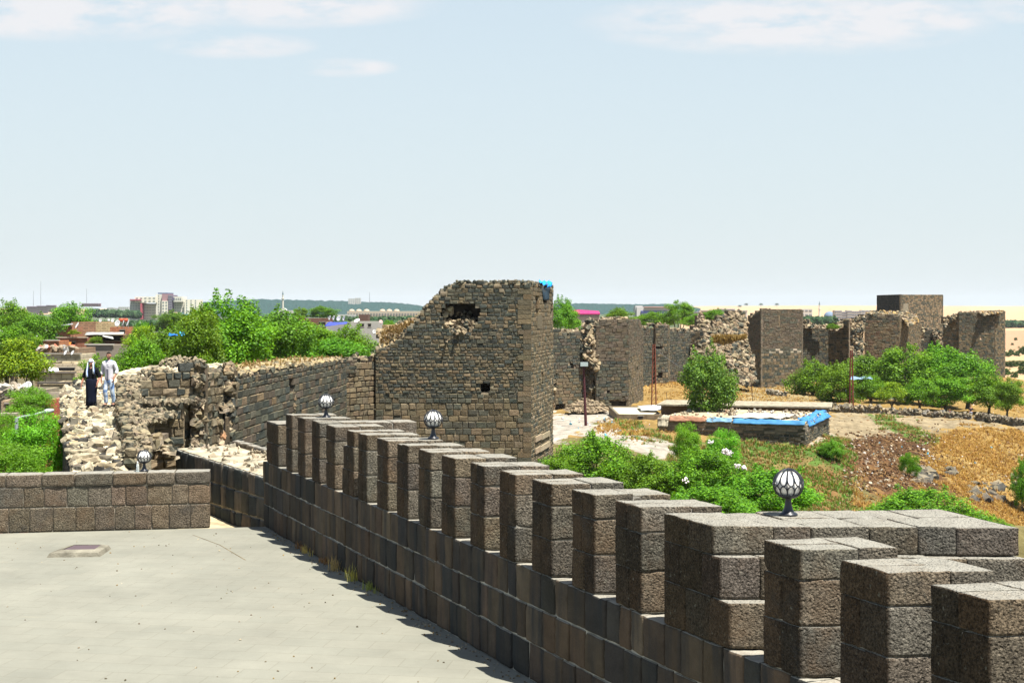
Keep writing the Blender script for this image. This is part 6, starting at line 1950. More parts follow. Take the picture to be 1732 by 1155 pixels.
def pole_lattice(label, u, vt, Y, gap, c, rungs=14):
    x, _, zb = gp(u, Y); zt = z_of(vt, Y)
    rt = thing('lattice_pole', label, 'utility pole', (x, Y, zb))
    for sx in (-1, 1):
        for sy in (-1, 1):
            mb = MB(); add_tube(mb, [(x + sx * gap, Y + sy * gap, zb - .2), (x + sx * gap * .45, Y + sy * gap * .45, zt)], .05, vary(c), 4); mb.build('rail', M['plain'], rt)
    mb = MB()
    for k in range(rungs):
        t = (k + .5) / rungs; g = gap * (1 - .55 * t); t2 = (k + 1.5) / rungs; g2 = gap * (1 - .55 * min(1, t2))
        z1 = zb + (zt - zb) * t; z2 = min(zt, zb + (zt - zb) * t2)
        add_tube(mb, [(x - g, Y - g, z1), (x + g2, Y - g2, z2)], .025, c, 4); add_tube(mb, [(x + g, Y - g, z1), (x + g, Y + g, z1)], .025, c, 4); add_tube(mb, [(x - g, Y - g, z1), (x - g, Y + g, z1)], .025, c, 4)
    tag(mb.build('lattice', M['plain'], rt), kind='stuff')
    return rt
pole_simple('dark maroon utility pole with a small grey lamp, standing on the pale road', 991, 612, 720, .17, (.06, .018, .022), box=(988.5, 616))
pole_lattice('rusty lattice pole before the grass topped curtain wall', 1106, 582, 172, .28, (.17, .055, .035))
pole_lattice('rust red double pole in front of the orchard trees', 1440, 592, 187, .26, (.16, .04, .03), 10)
pole_simple('thin dark post on the roof line in front of the collapsed tower', 1274, 647, 690, .06, (.06, .03, .02))
pole_simple('short thin dark post left of the upright tree', 1130, 663, 684, .05, (.05, .035, .03))
mb = MB(); a_, b_ = Vector(P(1107, 588, 172)), Vector(P(1196, 640, 158))
pts = [a_.lerp(b_, t) + Vector((0, 0, -1.2 * 4 * t * (1 - t) * .4)) for t in np.linspace(0, 1, 12)]
add_tube(mb, pts, .025, (.1, .1, .1), 4)
tag(mb.build('overhead_cable', M['plain']), 'thin overhead cable running down from the lattice pole', 'cable')

# ---- the low stone house with tarpaulins
HS = thing('stone_house', 'low basalt rubble house with a flat earth roof under blue tarpaulins', 'house', (XY(1240, 131)[0], 131, ground(*XY(1240, 131))))
A, C_1, D_1 = XY(1112, 134), XY(1362, 128), XY(1402, 141)
E_1 = np.array([A[0] + (D_1[0] - C_1[0]), A[1] + (D_1[1] - C_1[1])])
zr = z_of(716, 128)
ms, mc = MB(), MB()
PALH = [(3, DK), (3, DK2), (2, (.11, .095, .07)), (1, (.17, .14, .1))]
prA = [(0, 716), (3000, 716)]
def hz(z): return dict(pal=[(3, (.15, .13, .1)), (1, (.2, .17, .125)), (1, DK2)], joint=.02, width=(.5, 1.3)) if z > zr - 1.15 else None
flat = [(900, 522 - F * (zr - CZ) / 134), (1112, 522 - F * (zr - CZ) / 134), (1362, 716), (1402, 522 - F * (zr - CZ) / 141)]
masonry(ms, mc, A, C_1, zr - 3.6, flat, course=(.2, .34), width=(.25, .6), pal=PALH, joint=.05, thick=.6, hole_deep=.4, prot=.06, jit=.05, zones=hz, rag=.03)
masonry(ms, mc, C_1, D_1, zr - 3.6, flat, course=(.2, .34), width=(.25, .6), pal=[(3, DK2), (2, DK), (1, BR)], joint=.05, thick=.6, hole_deep=.4, prot=.05, jit=.04, zones=hz, rag=.03, holes=[(1390, 704, 1393, 716), (1396, 702, 1399, 710)])
ms.build('wall', M['stone'], HS); mc.build('wall_core', M['mortar'], HS)
mb = MB()
V, Cc, fc = [], [], []
for i in range(13):
    for j in range(41):
        a, b = j / 40, i / 12
        p = A * (1 - a) * (1 - b) + C_1 * a * (1 - b) + D_1 * a * b + E_1 * (1 - a) * b
        V.append((p[0], p[1], zr + .02 + .12 * noise.noise(Vector((p[0] * .5, p[1] * .5, 0)))))
        Cc.append(np.array((.32, .27, .18)) * (1 + .4 * noise.noise(Vector((p[0] * .8, p[1] * .8, 4)))))
for i in range(12):
    for j in range(40):
        k = i * 41 + j; fc.append((k, k + 1, k + 42, k + 41))
mb.add(V, fc, np.array(Cc)); add_prism(mb, [A, C_1, D_1, E_1], zr - .35, zr - .15, (.1, .09, .07))
mb.build('roof', M['mortar'], HS)
# tarpaulins along the eaves: each its own thing
def eave_tarp(label, u0, u1, c, drop, back, name='tarpaulin', edge='front', wave=.18):
    def pt(u, off_back, dz):
        k = (u - 866) / F
        P0, P1 = (A, C_1) if edge == 'front' else (C_1, D_1)
        s = (P1 - P0); t = (k * P0[1] - P0[0]) / (s[0] - k * s[1])
        p = P0 + s * t
        n_ = np.array([s[1], -s[0]]) / np.linalg.norm(s)
        p = p - n_ * off_back
        return (p[0], p[1], zr + dz)
    root = cloth_patch(name, label, 'tarpaulin', [pt(u0, -.2, -drop), pt(u1, -.22, -drop * rnd.uniform(.6, 1.1)), pt(u1, .1, .2), pt(u0, .1, .2)], 24, 5, c, wave=wave, thick=.03)
    top = cloth_patch(name + '_fold', None, None, [pt(u0, .08, .19), pt(u1, .08, .19), pt(u1 - 2, back, .18), pt(u0 + 2, back, .18)], 24, 6, c, wave=wave)
    top.parent = root; top.location = Vector(top.location) - Vector(root.location)
    for k in ('label', 'category'):
        if k in top: del top[k]
    top.name = 'top_fold'
    return root
eave_tarp('long bright blue tarpaulin along the front eave of the stone house', 1240, 1362, (.06, .19, .36), .24, .3, wave=.11)
eave_tarp('crumpled pale blue plastic in the middle of the front eave', 1196, 1238, (.14, .25, .36), .18, .5)
eave_tarp('faded salmon pink cloth over the front eave', 1132, 1194, (.26, .14, .09), .22, .8, name='roof_cloth')
eave_tarp('dirty white sheet hanging at the left end of the front eave', 1114, 1131, (.3, .27, .2), .8, 1.0, name='roof_cloth', wave=.3)
eave_tarp('wide crumpled blue tarpaulin folded over the right side of the roof', 1366, 1401, (.05, .18, .38), .4, 1.1, edge='side', wave=.3)
mb = MB()
for i in range(150):
    a, b = rnd.random(), rnd.random() ** .7 * .95
    p = A * (1 - a) * (1 - b) + C_1 * a * (1 - b) + D_1 * a * b + E_1 * (1 - a) * b
    s = rnd.uniform(.1, .35); add_rock(mb, (p[0], p[1], zr + .15), (s, s, s * .6), pick([(3, (.25, .2, .14)), (1, (.12, .1, .08)), (1, (.4, .38, .34)), (.4, (.2, .08, .04))]))
tag(mb.build('roof_litter', M['plain'], HS), kind='stuff')
cloth_patch('white_sheet', 'large off white sheet lying on the middle of the stone house roof', 'sheet', [(*(A + (C_1 - A) * .45 + (E_1 - A) * .1), zr + .2), (*(A + (C_1 - A) * .82 + (E_1 - A) * .12), zr + .2), (*(A + (C_1 - A) * .85 + (E_1 - A) * .6), zr + .2), (*(A + (C_1 - A) * .5 + (E_1 - A) * .6), zr + .2)], 24, 10, (.3, .29, .26), wave=.12)

BH = thing('block_house', 'long flat roofed plastered building behind the tarpaulin house, one barred window', 'house', (XY(1260, 150)[0], 150, ground(*XY(1260, 150))))
mb = MB(); a0, a1 = XY(1118, 149), XY(1401, 145)
zt = z_of(687, 147)
nrm = np.array([(a1 - a0)[1], -(a1 - a0)[0]]) / np.linalg.norm(a1 - a0)
add_prism(mb, [a0, a1, a1 - nrm * 6, a0 - nrm * 6], zt - 5, zt - .02, (.17, .13, .09)); mb.build('wall', M['stone'], BH)
mb = MB(); b0, b1 = XY(1112, 148.5), XY(1407, 144.2)
add_prism(mb, [b0 + nrm * .5, b1 + nrm * .5, b1 - nrm * 7, b0 - nrm * 7], zt, zt + .15, (.24, .215, .16)); mb.build('roof', M['mortar'], BH)
mb = MB()
def on_wall(u, v0, v1, w, pr):
    k = (u - 866) / F; s = a1 - a0; t = (k * a0[1] - a0[0]) / (s[0] - k * s[1]); p = a0 + s * t; d = s / np.linalg.norm(s)
    return p, d
p, d = on_wall(1262, 0, 0, 0, 0); w = .38
add_prism(mb, [p - d * w - nrm * .05, p - d * w + nrm * .04, p + d * w + nrm * .04, p + d * w - nrm * .05][::-1], z_of(697, 147), z_of(690.5, 147), (.03, .035, .04))
wd = mb.build('window', M['plain'], BH)
mb = MB()
for k in (-.25, 0, .25):
    q = p + d * k
    add_prism(mb, [q - d * .02 + nrm * .05, q - d * .02 + nrm * .09, q + d * .02 + nrm * .09, q + d * .02 + nrm * .05][::-1], z_of(697, 147), z_of(690.5, 147), (.14, .14, .13))
br_ = mb.build('bars', M['plain'], wd); br_.data.transform(Matrix.Translation(-Vector(world_loc(BH))))
house('stone_hut', 'small tan block house with a pale flat roof beside the road', 1043, 1118, 700, 148, 12, (.19, .15, .1), roof=(.45, .39, .27), mat='block', parapet=.08, windows=[(1085, 706, 12, 6)], skew=-.22, cat='house')
cloth_patch('roof_sheets', 'loose grey metal sheets and a ladder like frame on the small hut roof', 'sheet metal', [(*XY(1084, 151), z_of(699, 148) + .12), (*XY(1140, 150), z_of(699, 148) + .12), (*XY(1120, 158), z_of(699, 148) + .2), (*XY(1078, 157), z_of(699, 148) + .2)], 14, 6, (.33, .34, .33), wave=.15, mat='plain')
house('white_building', 'white walled building half hidden behind the orchard trees', 1444, 1562, 664, 214, 7, (.34, .38, .4), roof=(.3, .3, .28), mat='plain', windows=[(1513, 684, 8, 12), (1530, 682, 7, 7), (1550, 684, 8, 14)], cat='building')
cloth_patch('blue_white_canopy', 'blue and white canopy sheet showing between the orchard trees and the double pole', 'canopy', [P(1436, 640.5, 195), P(1476, 640.5, 195), P(1474, 637.5, 198), P(1440, 637, 198)], 10, 4, (.16, .24, .34), wave=.2)

# ------------------------------------------------------------------ far city
def block(root, nm, u0, u1, vt, vb_, Y, c, depth=None, mat='plain', win=None, top=None):
    x0, x1 = (u0 - 866) / F * Y, (u1 - 866) / F * Y
    d = depth or max(8, (x1 - x0) * .6)
    z0, z1 = z_of(vb_, Y), z_of(vt, Y)
    mb = MB(); add_box(mb, x0, x1, Y, Y + d, z0, z1, c)
    b = mb.build(nm, M[mat], root)
    if win:
        nxw, nyw, wc, wid, hgt = win
        ww = (x1 - x0) / nxw * wid / 2; hh = (z1 - z0) / nyw * hgt / 2
        mb = MB(); add_box(mb, -ww, ww, -.25, .3, -hh, hh, wc)
        w0 = mb.build('window', M['plain'], b)
        R_ = Vector(world_loc(root)); first = True
        for i in range(nxw):
            for j in range(nyw):
                w_ = w0 if first else w0.copy()
                if not first: col.objects.link(w_)
                first = False; w_.parent = b
                w_.location = Vector((x0 + (x1 - x0) * (i + .5) / nxw, Y, z0 + (z1 - z0) * (j + .55) / nyw)) - R_
    return b
def far_building(name, label, u, v, Y, cat='building', group=None):
    x, y, z = P(u, v, Y)
    return thing(name, label, cat, (x, y, z), group)
CW = (.62, .58, .48); CW2 = (.52, .5, .43); WB = (.2, .22, .22)
A_G = 'white apartment and hospital towers on the left horizon'
for (lab, parts) in (
    ('white tower with dark red stripes at the left end of the tower group', [(219.5, 237, 507, 545, (.4, .38, .35), (4, 9, WB, .6, .4)), (219.6, 237.2, 506, 508.5, (.3, .1, .12), None), (219.6, 237.2, 510.5, 512.5, (.3, .1, .12), None)]),
    ('cream block with a thin red corner stripe and horizontal window bands', [(237.6, 266, 513.5, 546, CW, (6, 7, (.36, .35, .3), .75, .3)), (237.3, 238.5, 513, 540, (.35, .08, .1), None)]),
    ('long cream block rising behind the banded one', [(228, 264, 502, 512, CW, (5, 2, WB, .5, .3))]),
    ('tall plain cream tower left of the blue roofed one', [(263.5, 273.5, 498, 540, CW2, (1, 9, WB, .15, .4))]),
    ('tallest tower with a curved dark blue roof and dusty pink top', [(273.6, 284, 509, 540, CW, (2, 6, WB, .55, .4)), (274, 284, 497, 509, (.28, .17, .18), None), (267, 284, 495.2, 497.2, (.05, .08, .16), None)]),
    ('slim grey purple tower right of the blue roofed one', [(284.3, 291, 499, 524, (.13, .1, .15), (2, 6, WB, .6, .5)), (291, 295, 503, 508, (.1, .09, .14), None)]),
    ('broad cream block with many small windows, middle right', [(289.5, 313, 510, 528, CW, (8, 4, (.17, .18, .17), .35, .4)), (293, 307, 501.5, 510.5, CW2, (4, 1, WB, .6, .3))]),
    ('rightmost cream tower with two rows of dark square windows', [(312, 334.5, 506.5, 531, CW, (3, 6, WB, .25, .45)), (313, 330, 531, 541, (.07, .2, .2), None)]),
    ):
    r_ = far_building('apartment_tower', lab, (parts[0][0] + parts[0][1]) / 2, parts[0][3], 1500, 'tower block', A_G)
    for i, (u0, u1, vt, vb_, c, wn_) in enumerate(parts):
        block(r_, 'wall' if i == 0 else ('top_storey' if vt < 515 else 'base'), u0, u1, vt, vb_, 1500 + rnd.uniform(-6, 6) - (3 if i else 0), c, win=wn_, depth=25)
for (u0, u1, vt, lab) in ((181, 192, 520, 'leftmost low white block left of the tower group'), (192, 201, 521, 'second low white block, left of the tower group'), (200, 217, 519, 'widest low white block just left of the tower group')):
    r_ = far_building('apartment_block', lab, u0, 530, 2200, 'building', 'low white blocks on the left horizon'); block(r_, 'wall', u0, u1, vt, 530, 2200 + rnd.uniform(-20, 20), (.38, .38, .35), win=(5, 3, WB, .5, .4))
for (u0, u1, vt, vb_, c, lab) in ((45, 62, 519, 532, (.36, .24, .22), 'pinkish apartment row at the left, nearest the edge'), (62, 78, 518, 530, (.37, .25, .22), 'middle pinkish apartment row'), (78, 93, 517, 528, (.38, .26, .24), 'right pinkish apartment row beside the skyline tree'), (138, 166, 514, 518.5, (.34, .16, .18), 'flat red roofed complex right of the third mast')):
    r_ = far_building('apartment_row', lab, u0, vb_, 3000, 'building', 'pink apartment rows on the left horizon'); block(r_, 'wall', u0, u1, vt, vb_, 3000, c, win=(7, 3, (.2, .15, .15), .4, .4)); block(r_, 'roof', u0 - .3, u1 + .3, vt - 1, vt - .02, 2995, (.26, .2, .26))
def minaret(label, u, vt, vb_, Y, w_px, group='minarets on the horizon'):
    x, y, z0 = P(u, vb_, Y); z1 = z_of(vt, Y); w = w_px * Y / F / 2; h = z1 - z0
    r_ = thing('minaret', label, 'minaret', (x, y, z0), group)
    mb = MB(); add_lathe(mb, [(w * 1.1, 0), (w, h * .1), (w * .9, h * .55), (w * 1.5, h * .57), (w * 1.5, h * .61), (w * .8, h * .62), (w * .75, h * .8)], (x, y, z0), (.45, .43, .38), 12); mb.build('shaft', M['plain'], r_, smooth=False)
    mb = MB(); add_lathe(mb, [(w * .95, h * .8), (w * .5, h * .9), (.05, h)], (x, y, z0), (.12, .17, .18), 12); mb.build('spire', M['plain'], r_)
def dome(root, u, v, Y, r_px, c, squash=.7):
    x, y, z = P(u, v, Y); r = r_px * Y / F
    mb = MB(); add_lathe(mb, [(r * math.cos(a), r * squash * math.sin(a)) for a in np.linspace(0, 1.5, 8)], (x, y, z), c, 18); return mb.build('dome', M['plain'], root, smooth=True)
minaret('white minaret rising above the town trees left of centre', 478.5, 492, 524, 620, 3.4)
minaret('slender white minaret on the right horizon beside the smooth tower', 1386, 509, 542, 1250, 3)
r_ = far_building('mosque', 'small mosque with a pale dome at the foot of the left minaret', 480, 530, 640, 'mosque'); block(r_, 'wall', 470, 492, 525, 531, 640, (.36, .35, .33)); dome(r_, 480, 525.2, 648, 6, (.4, .4, .4))
r_ = far_building('mosque', 'white mosque with a blue grey dome right of the slender minaret', 1400, 542, 1240, 'mosque'); block(r_, 'wall', 1389, 1412, 536, 544, 1240, (.38, .38, .37), win=(7, 1, WB, .4, .4)); dome(r_, 1403, 535.8, 1256, 9.5, (.12, .17, .24), .95)
r_ = far_building('office_building', 'square white building with three rows of windows between smooth tower and minaret', 1364, 541, 1200); block(r_, 'wall', 1354, 1374, 522.5, 543, 1200, (.42, .4, .36), win=(3, 3, (.15, .16, .17), .7, .35))
r_ = far_building('office_building', 'long beige office complex right of the mosque', 1445, 540, 1150)
for (u0, u1, vt, c) in ((1412, 1424, 525, (.35, .33, .3)), (1424, 1433, 527, (.3, .28, .26)), (1433, 1441, 525, (.36, .34, .3)), (1441, 1457, 526, (.34, .32, .29)), (1457, 1482, 524.5, (.38, .36, .33))):
    block(r_, 'wing', u0, u1, vt, 544, 1150 + rnd.uniform(-8, 8), c, win=(4, 4, (.12, .14, .18), .8, .4))
r_ = far_building('college_building', 'long low cream building with a row of shallow domes', 650, 533, 900)
block(r_, 'wall', 587, 712, 526.5, 538, 900, (.36, .31, .24), win=(26, 1, (.15, .15, .15), .5, .3)); block(r_, 'wing', 560, 600, 532, 541, 880, (.34, .34, .31), win=(8, 1, (.15, .16, .16), .7, .35)); block(r_, 'lower_wing', 630, 712, 538.5, 552, 860, (.38, .36, .31), win=(14, 2, (.16, .17, .17), .6, .35))
for u in (595, 607, 620, 647, 658.5, 671): dome(r_, u, 526.6, 912, 5, (.38, .3, .22), .75)
r_ = far_building('hilltop_block', 'lone white block of flats on top of the wooded hill', 599, 516, 4100)
block(r_, 'wall', 589, 600, 505, 519, 4100, (.42, .41, .37), win=(3, 6, WB, .4, .4)); block(r_, 'wing', 600.2, 610, 504, 519, 4120, (.4, .39, .35), win=(3, 6, WB, .4, .4))
r_ = far_building('sports_hall', 'pink hall with a bright magenta roof right of the big tower', 985, 545, 700)
block(r_, 'wall', 976, 1014, 530.5, 548, 700, (.42, .28, .23), win=(9, 2, (.25, .2, .2), .6, .3), depth=30)
block(r_, 'side_wall', 957.5, 975.9, 531, 546, 706, (.42, .34, .28), depth=20)
mb = MB(); V = [P(956, 530.6, 705), P(976, 530.3, 699), P(1015, 530.3, 699), P(1013, 526, 735), P(978, 523.6, 740), P(957, 524.8, 742)]
V2 = [(a, b, c - .5) for a, b, c in V]; k = 6
mb.add(V + V2, [(0, 1, 2, 3, 4, 5), (11, 10, 9, 8, 7, 6)] + [(i, 6 + i, 6 + (i + 1) % 6, (i + 1) % 6) for i in range(6)], (.3, .015, .1)); mb.build('roof', M['plain'], r_)
r_ = far_building('office_building', 'white building with a wide blue window band beyond the curtain wall', 1105, 540, 900)
block(r_, 'wall', 1077, 1133, 519.5, 541, 900, (.42, .41, .4), depth=25); block(r_, 'window_band', 1084, 1130, 525.5, 536, 899.5, (.12, .13, .25), win=(14, 2, (.06, .08, .2), .7, .6), depth=2); block(r_, 'stair_tower', 1074.5, 1087, 517, 540, 903, (.4, .39, .39), depth=10); block(r_, 'roof_edge', 1090, 1133.5, 518.4, 519.8, 898.5, (.42, .25, .24), depth=25)
for (u0, u1, vt, vb_, c, lab) in ((1164, 1186, 528, 536, (.3, .31, .36), 'low grey blue roofed shed right of the white and blue building'), (1187, 1208, 526, 533, (.36, .3, .28), 'low pale shed behind the grey blue roofed one'), (1221, 1243, 523.5, 530, (.34, .37, .42), 'bluish roofed shed above the collapsed tower, left one'), (1244, 1264, 526, 533, (.4, .38, .36), 'pale shed above the collapsed tower, right one')):
    r_ = far_building('shed', lab, u0, vb_, 1100, 'shed', 'low sheds on the plain'); block(r_, 'wall', u0, u1, vt, vb_ + 3, 1100, c, depth=20); block(r_, 'roof', u0 - .3, u1 + .3, vt - 1, vt - .02, 1098, (c[0] * .8, c[1] * .8, c[2] * .9), depth=24)
for (u, vt, lab) in ((56.5, 492, 'shortest thin mast on the left horizon'), (69, 476, 'tallest thin mast on the left horizon'), (146.5, 488, 'thin mast above the skyline tree on the left'), (625, 494, 'faint mast on the wooded hill')):
    Y = 4200; x, y, z0 = P(u, 520, Y); z1 = z_of(vt, Y)
    r_ = thing('radio_mast', lab, 'mast', (x, y, z0), 'thin masts on the horizon')
    mb = MB(); add_tube(mb, [(x, y, z0 - 5), (x, y, z1)], [.9, .5], (.2, .2, .22), 4); mb.build('mast', M['plain'], r_)
    mb = MB(); add_tube(mb, [(x, y, z0 - 5), (x, y, z0)], [1.3, 1.3], (.2, .2, .22), 4); mb.build('foot', M['plain'], r_)
# ------------------------------------------------------------------ people
def skin_body(name, joints, edges, mat, colr, parent, root=0, sub=1):
    """one continuous skin-modifier surface over a skeleton; joints: (x, y, z, r) in the parent's frame"""
    me = bpy.data.meshes.new(name)
    me.from_pydata([j[:3] for j in joints], edges, [])
    o = bpy.data.objects.new(name, me); col.objects.link(o)
    md = o.modifiers.new('skin', 'SKIN'); md.use_smooth_shade = True
    sd = me.skin_vertices[0].data
    for i, j in enumerate(joints):
        r = j[3]; sd[i].radius = r if hasattr(r, '__len__') else (r, r)
        sd[i].use_root = (i == root)
    s2 = o.modifiers.new('sub', 'SUBSURF'); s2.levels = sub; s2.render_levels = sub
    dg = bpy.context.evaluated_depsgraph_get()
    ev = o.evaluated_get(dg)
    nm = bpy.data.meshes.new_from_object(ev)
    bpy.data.objects.remove(o)
    o = bpy.data.objects.new(name, nm); col.objects.link(o)
    o.parent = parent
    nm.materials.clear(); nm.materials.append(mat)
    a = nm.color_attributes.new('Col', 'FLOAT_COLOR', 'POINT')
    n = len(nm.vertices); co = np.empty(n * 3, np.float32); nm.vertices.foreach_get('co', co); co = co.reshape(-1, 3)
    C = colr(co) if callable(colr) else np.tile(np.array(colr), (n, 1))
    a.data.foreach_set('color', np.hstack([C, np.ones((n, 1))]).astype(np.float32).ravel())
    for p in nm.polygons: p.use_smooth = True
    return o
def hand(J, E, w, d, side, s=1.0):
    """palm, four fingers and a thumb grown from wrist joint index w; d = direction the hand hangs"""
    d = Vector(d).normalized(); W = Vector(J[w][:3])
    fwd = Vector((0, -1, 0)); fwd = (fwd - d * fwd.dot(d)).normalized()
    p = W + d * .045 * s; J.append((*p, (.03 * s, .016 * s))); pi = len(J) - 1; E.append((w, pi))
    p2 = W + d * .09 * s; J.append((*p2, (.034 * s, .015 * s))); p2i = len(J) - 1; E.append((pi, p2i))
    curl = Vector((-side * .5, -.15, 0))
    for k, (o_, l) in enumerate(((-.027, .065), (-.009, .075), (.009, .07), (.026, .055))):
        a = p2 + fwd * o_ * s + d * .02 * s; J.append((*a, .0095 * s)); ai = len(J) - 1; E.append((p2i, ai))
        b = a + (d * .8 + curl * .5).normalized() * l * .55 * s; J.append((*b, .0085 * s)); bi = len(J) - 1; E.append((ai, bi))
        c = b + (d * .4 + curl).normalized() * l * .45 * s; J.append((*c, .007 * s)); E.append((bi, len(J) - 1))
    t = p + fwd * .035 * s + d * .01 * s; J.append((*t, .012 * s)); ti = len(J) - 1; E.append((pi, ti))
    t2 = t + (d * .8 + fwd * .35).normalized() * .04 * s; J.append((*t2, .0095 * s)); E.append((ti, len(J) - 1))

def head(parent, c, skinc, s=1.0, yaw=0.0, pitch=0.0):
    """head mesh with brow, eyes, nose, mouth, chin, ears; c = centre of the skull"""
    V = _HV.copy()
    R = np.array((Matrix.Rotation(yaw, 3, 'Z') @ Matrix.Rotation(pitch, 3, 'X')))
    return (V * s) @ R.T + np.array(c)
def make_head():
    n, m = 28, 20
    V, Fc, K = [], [], []
    for i in range(m + 1):
        th = math.pi * i / m
        for j in range(n):
            ph = 2 * math.pi * j / n
            x = math.sin(th) * math.sin(ph); y = -math.sin(th) * math.cos(ph); z = math.cos(th)
            X, Y_, Z = x * .075, y * .095, z * .115
            if z < 0: X *= 1 + .28 * z; Y_ *= 1 + .12 * z
            front = max(0, -y)
            fr = front ** 2
            X_ = x
            # nose
            nz_ = math.exp(-((X / .014) ** 2)) * math.exp(-(((Z + .018) / .03) ** 2)); Y_ -= .024 * nz_ * (front > .5)
            # eye sockets
            for sx in (-1, 1):
                e = math.exp(-(((X - sx * .03) / .016) ** 2) - ((Z - .012) / .013) ** 2); Y_ += .009 * e * (front > .4)
            Y_ -= .005 * math.exp(-((Z - .034) / .01) ** 2) * fr
            Y_ -= .006 * math.exp(-((Z + .055) / .008) ** 2 - (X / .025) ** 2) * (front > .4)
            Y_ -= .008 * math.exp(-((Z + .09) / .016) ** 2 - (X / .03) ** 2) * (front > .3)
            V.append((X, Y_, Z))
    for i in range(m):
        for j in range(n):
            j2 = (j + 1) % n
            Fc.append((i * n + j, (i + 1) * n + j, (i + 1) * n + j2, i * n + j2))
    return np.array(V), Fc
_HV, _HF = make_head()
def head_colors(V, skinc, lipc, beard=None):
    C = np.tile(np.array(skinc), (len(V), 1))
    for i, (x, y, z) in enumerate(V):
        if y < -.05:
            if abs(abs(x) - .03) < .013 and abs(z - .013) < .008: C[i] = (.02, .015, .012)
            elif abs(abs(x) - .03) < .018 and abs(z - .036) < .007: C[i] = (.02, .015, .012)
            elif abs(x) < .025 and abs(z + .055) < .008: C[i] = lipc
        if beard is not None and z < -.045 and y < .02 and not (abs(x) < .025 and abs(z + .055) < .008): C[i] = np.array(skinc) * .55 + np.array(beard) * .3
    return C
def add_head(root, c, skinc, lipc, beard=None, yaw=0, pitch=0, s=1.0):
    mb = MB()
    R = np.array(Matrix.Rotation(yaw, 3, 'Z') @ Matrix.Rotation(pitch, 3, 'X'))
    V = (_HV * s) @ R.T + np.array(c)
    mb.add(V, _HF, head_colors(_HV, skinc, lipc, beard))
    for sx in (-1, 1):
        e = (RV * np.array((.012, .02, .032)) * s) + np.array((sx * .076 * s, .008, -.005 * s)); mb.add(e @ R.T + np.array(c), RF, skinc)
    return mb

SK = (.28, .135, .085)
def tube_garment(name, rings, parent, colr, mat, n=42, closed=True):
    """rings: (cx, cy, z, rx, ry); a soft closed garment shell"""
    V, Fc = [], []
    for (cx, cy, z, rx, ry) in rings:
        for j in range(n):
            t = 2 * math.pi * j / n
            w = 1 + .09 * math.sin(t * 7 + z * 5) * max(.1, 1 - z)
            V.append((cx + rx * w * math.cos(t), cy + ry * w * math.sin(t), z))
    for i in range(len(rings) - 1):
        for j in range(n):
            j2 = (j + 1) % n
            Fc.append((i * n + j, i * n + j2, (i + 1) * n + j2, (i + 1) * n + j))
    if closed:
        Fc.append(tuple(range(n - 1, -1, -1))); Fc.append(tuple(range((len(rings) - 1) * n, len(rings) * n)))
    mb = MB(); mb.add(V, Fc, colr)
    o = mb.build(name, mat, None, smooth=True); o.parent = parent
    return o

# the man: white shirt over dark vest line, washed jeans
wl_, wr_, wz_ = walk_at(47.6)
mx_, my_ = (184.5 - 866) / F * 46.8, 46.8
mz = walk_at(47.0)[2] + .05
man = thing('person', 'man in a white shirt with rolled sleeves and pale washed jeans strolling on the wall', 'person', (mx_, my_, mz))
man.rotation_euler = (0, 0, math.radians(-14))
man.scale = (1.0, 1.0, 1.02)
J = [(0, 0, .95, (.13, .1)), (0, .0, 1.12, (.125, .09)), (0, .0, 1.3, (.15, .1)), (0, .01, 1.42, (.13, .085)), (0, .0, 1.51, .056), (0, -.012, 1.58, .056),
     (-.1, 0, .9, .095), (-.115, -.06, .5, .062), (-.12, .03, .1, .045), (-.125, -.1, .04, .04),
     (.1, 0, .9, .095), (.11, .0, .5, .062), (.12, .12, .12, .045), (.125, .0, .04, .04),
     (-.2, .0, 1.42, .055), (-.26, .03, 1.14, .043), (-.25, -.06, .92, .028),
     (.2, .0, 1.42, .055), (.27, .05, 1.15, .043), (.24, -.09, .95, .028)]
E = [(0, 1), (1, 2), (2, 3), (3, 4), (4, 5), (0, 6), (6, 7), (7, 8), (8, 9), (0, 10), (10, 11), (11, 12), (12, 13), (3, 14), (14, 15), (15, 16), (3, 17), (17, 18), (18, 19)]
hand(J, E, 16, (.05, -.1, -1), -1); hand(J, E, 19, (-.15, -.3, -.9), 1)
skin_body('body', J, E, M['skin'], SK, man)
mb = add_head(man, (0, -.025, 1.655), SK, (.2, .07, .06), beard=(.03, .025, .02), yaw=.1, pitch=.12)
o = mb.build('head', M['skin'], None, smooth=True); o.parent = man
# hair cap
mb = MB(); hv = _HV.copy(); keep = [f for f in _HF if all((hv[i][2] > .055 or (hv[i][1] > .01 and hv[i][2] > -.03)) for i in f)]
R = np.array(Matrix.Rotation(.1, 3, 'Z') @ Matrix.Rotation(.12, 3, 'X'))
mb.add((hv * 1.09) @ R.T + np.array((0, -.022, 1.66)), keep, (.015, .012, .01)); mb.add((hv * 1.02) @ R.T + np.array((0, -.022, 1.658)), [f[::-1] for f in keep], (.015, .012, .01))
o = mb.build('hair', M['cloth'], None, smooth=True); o.parent = man
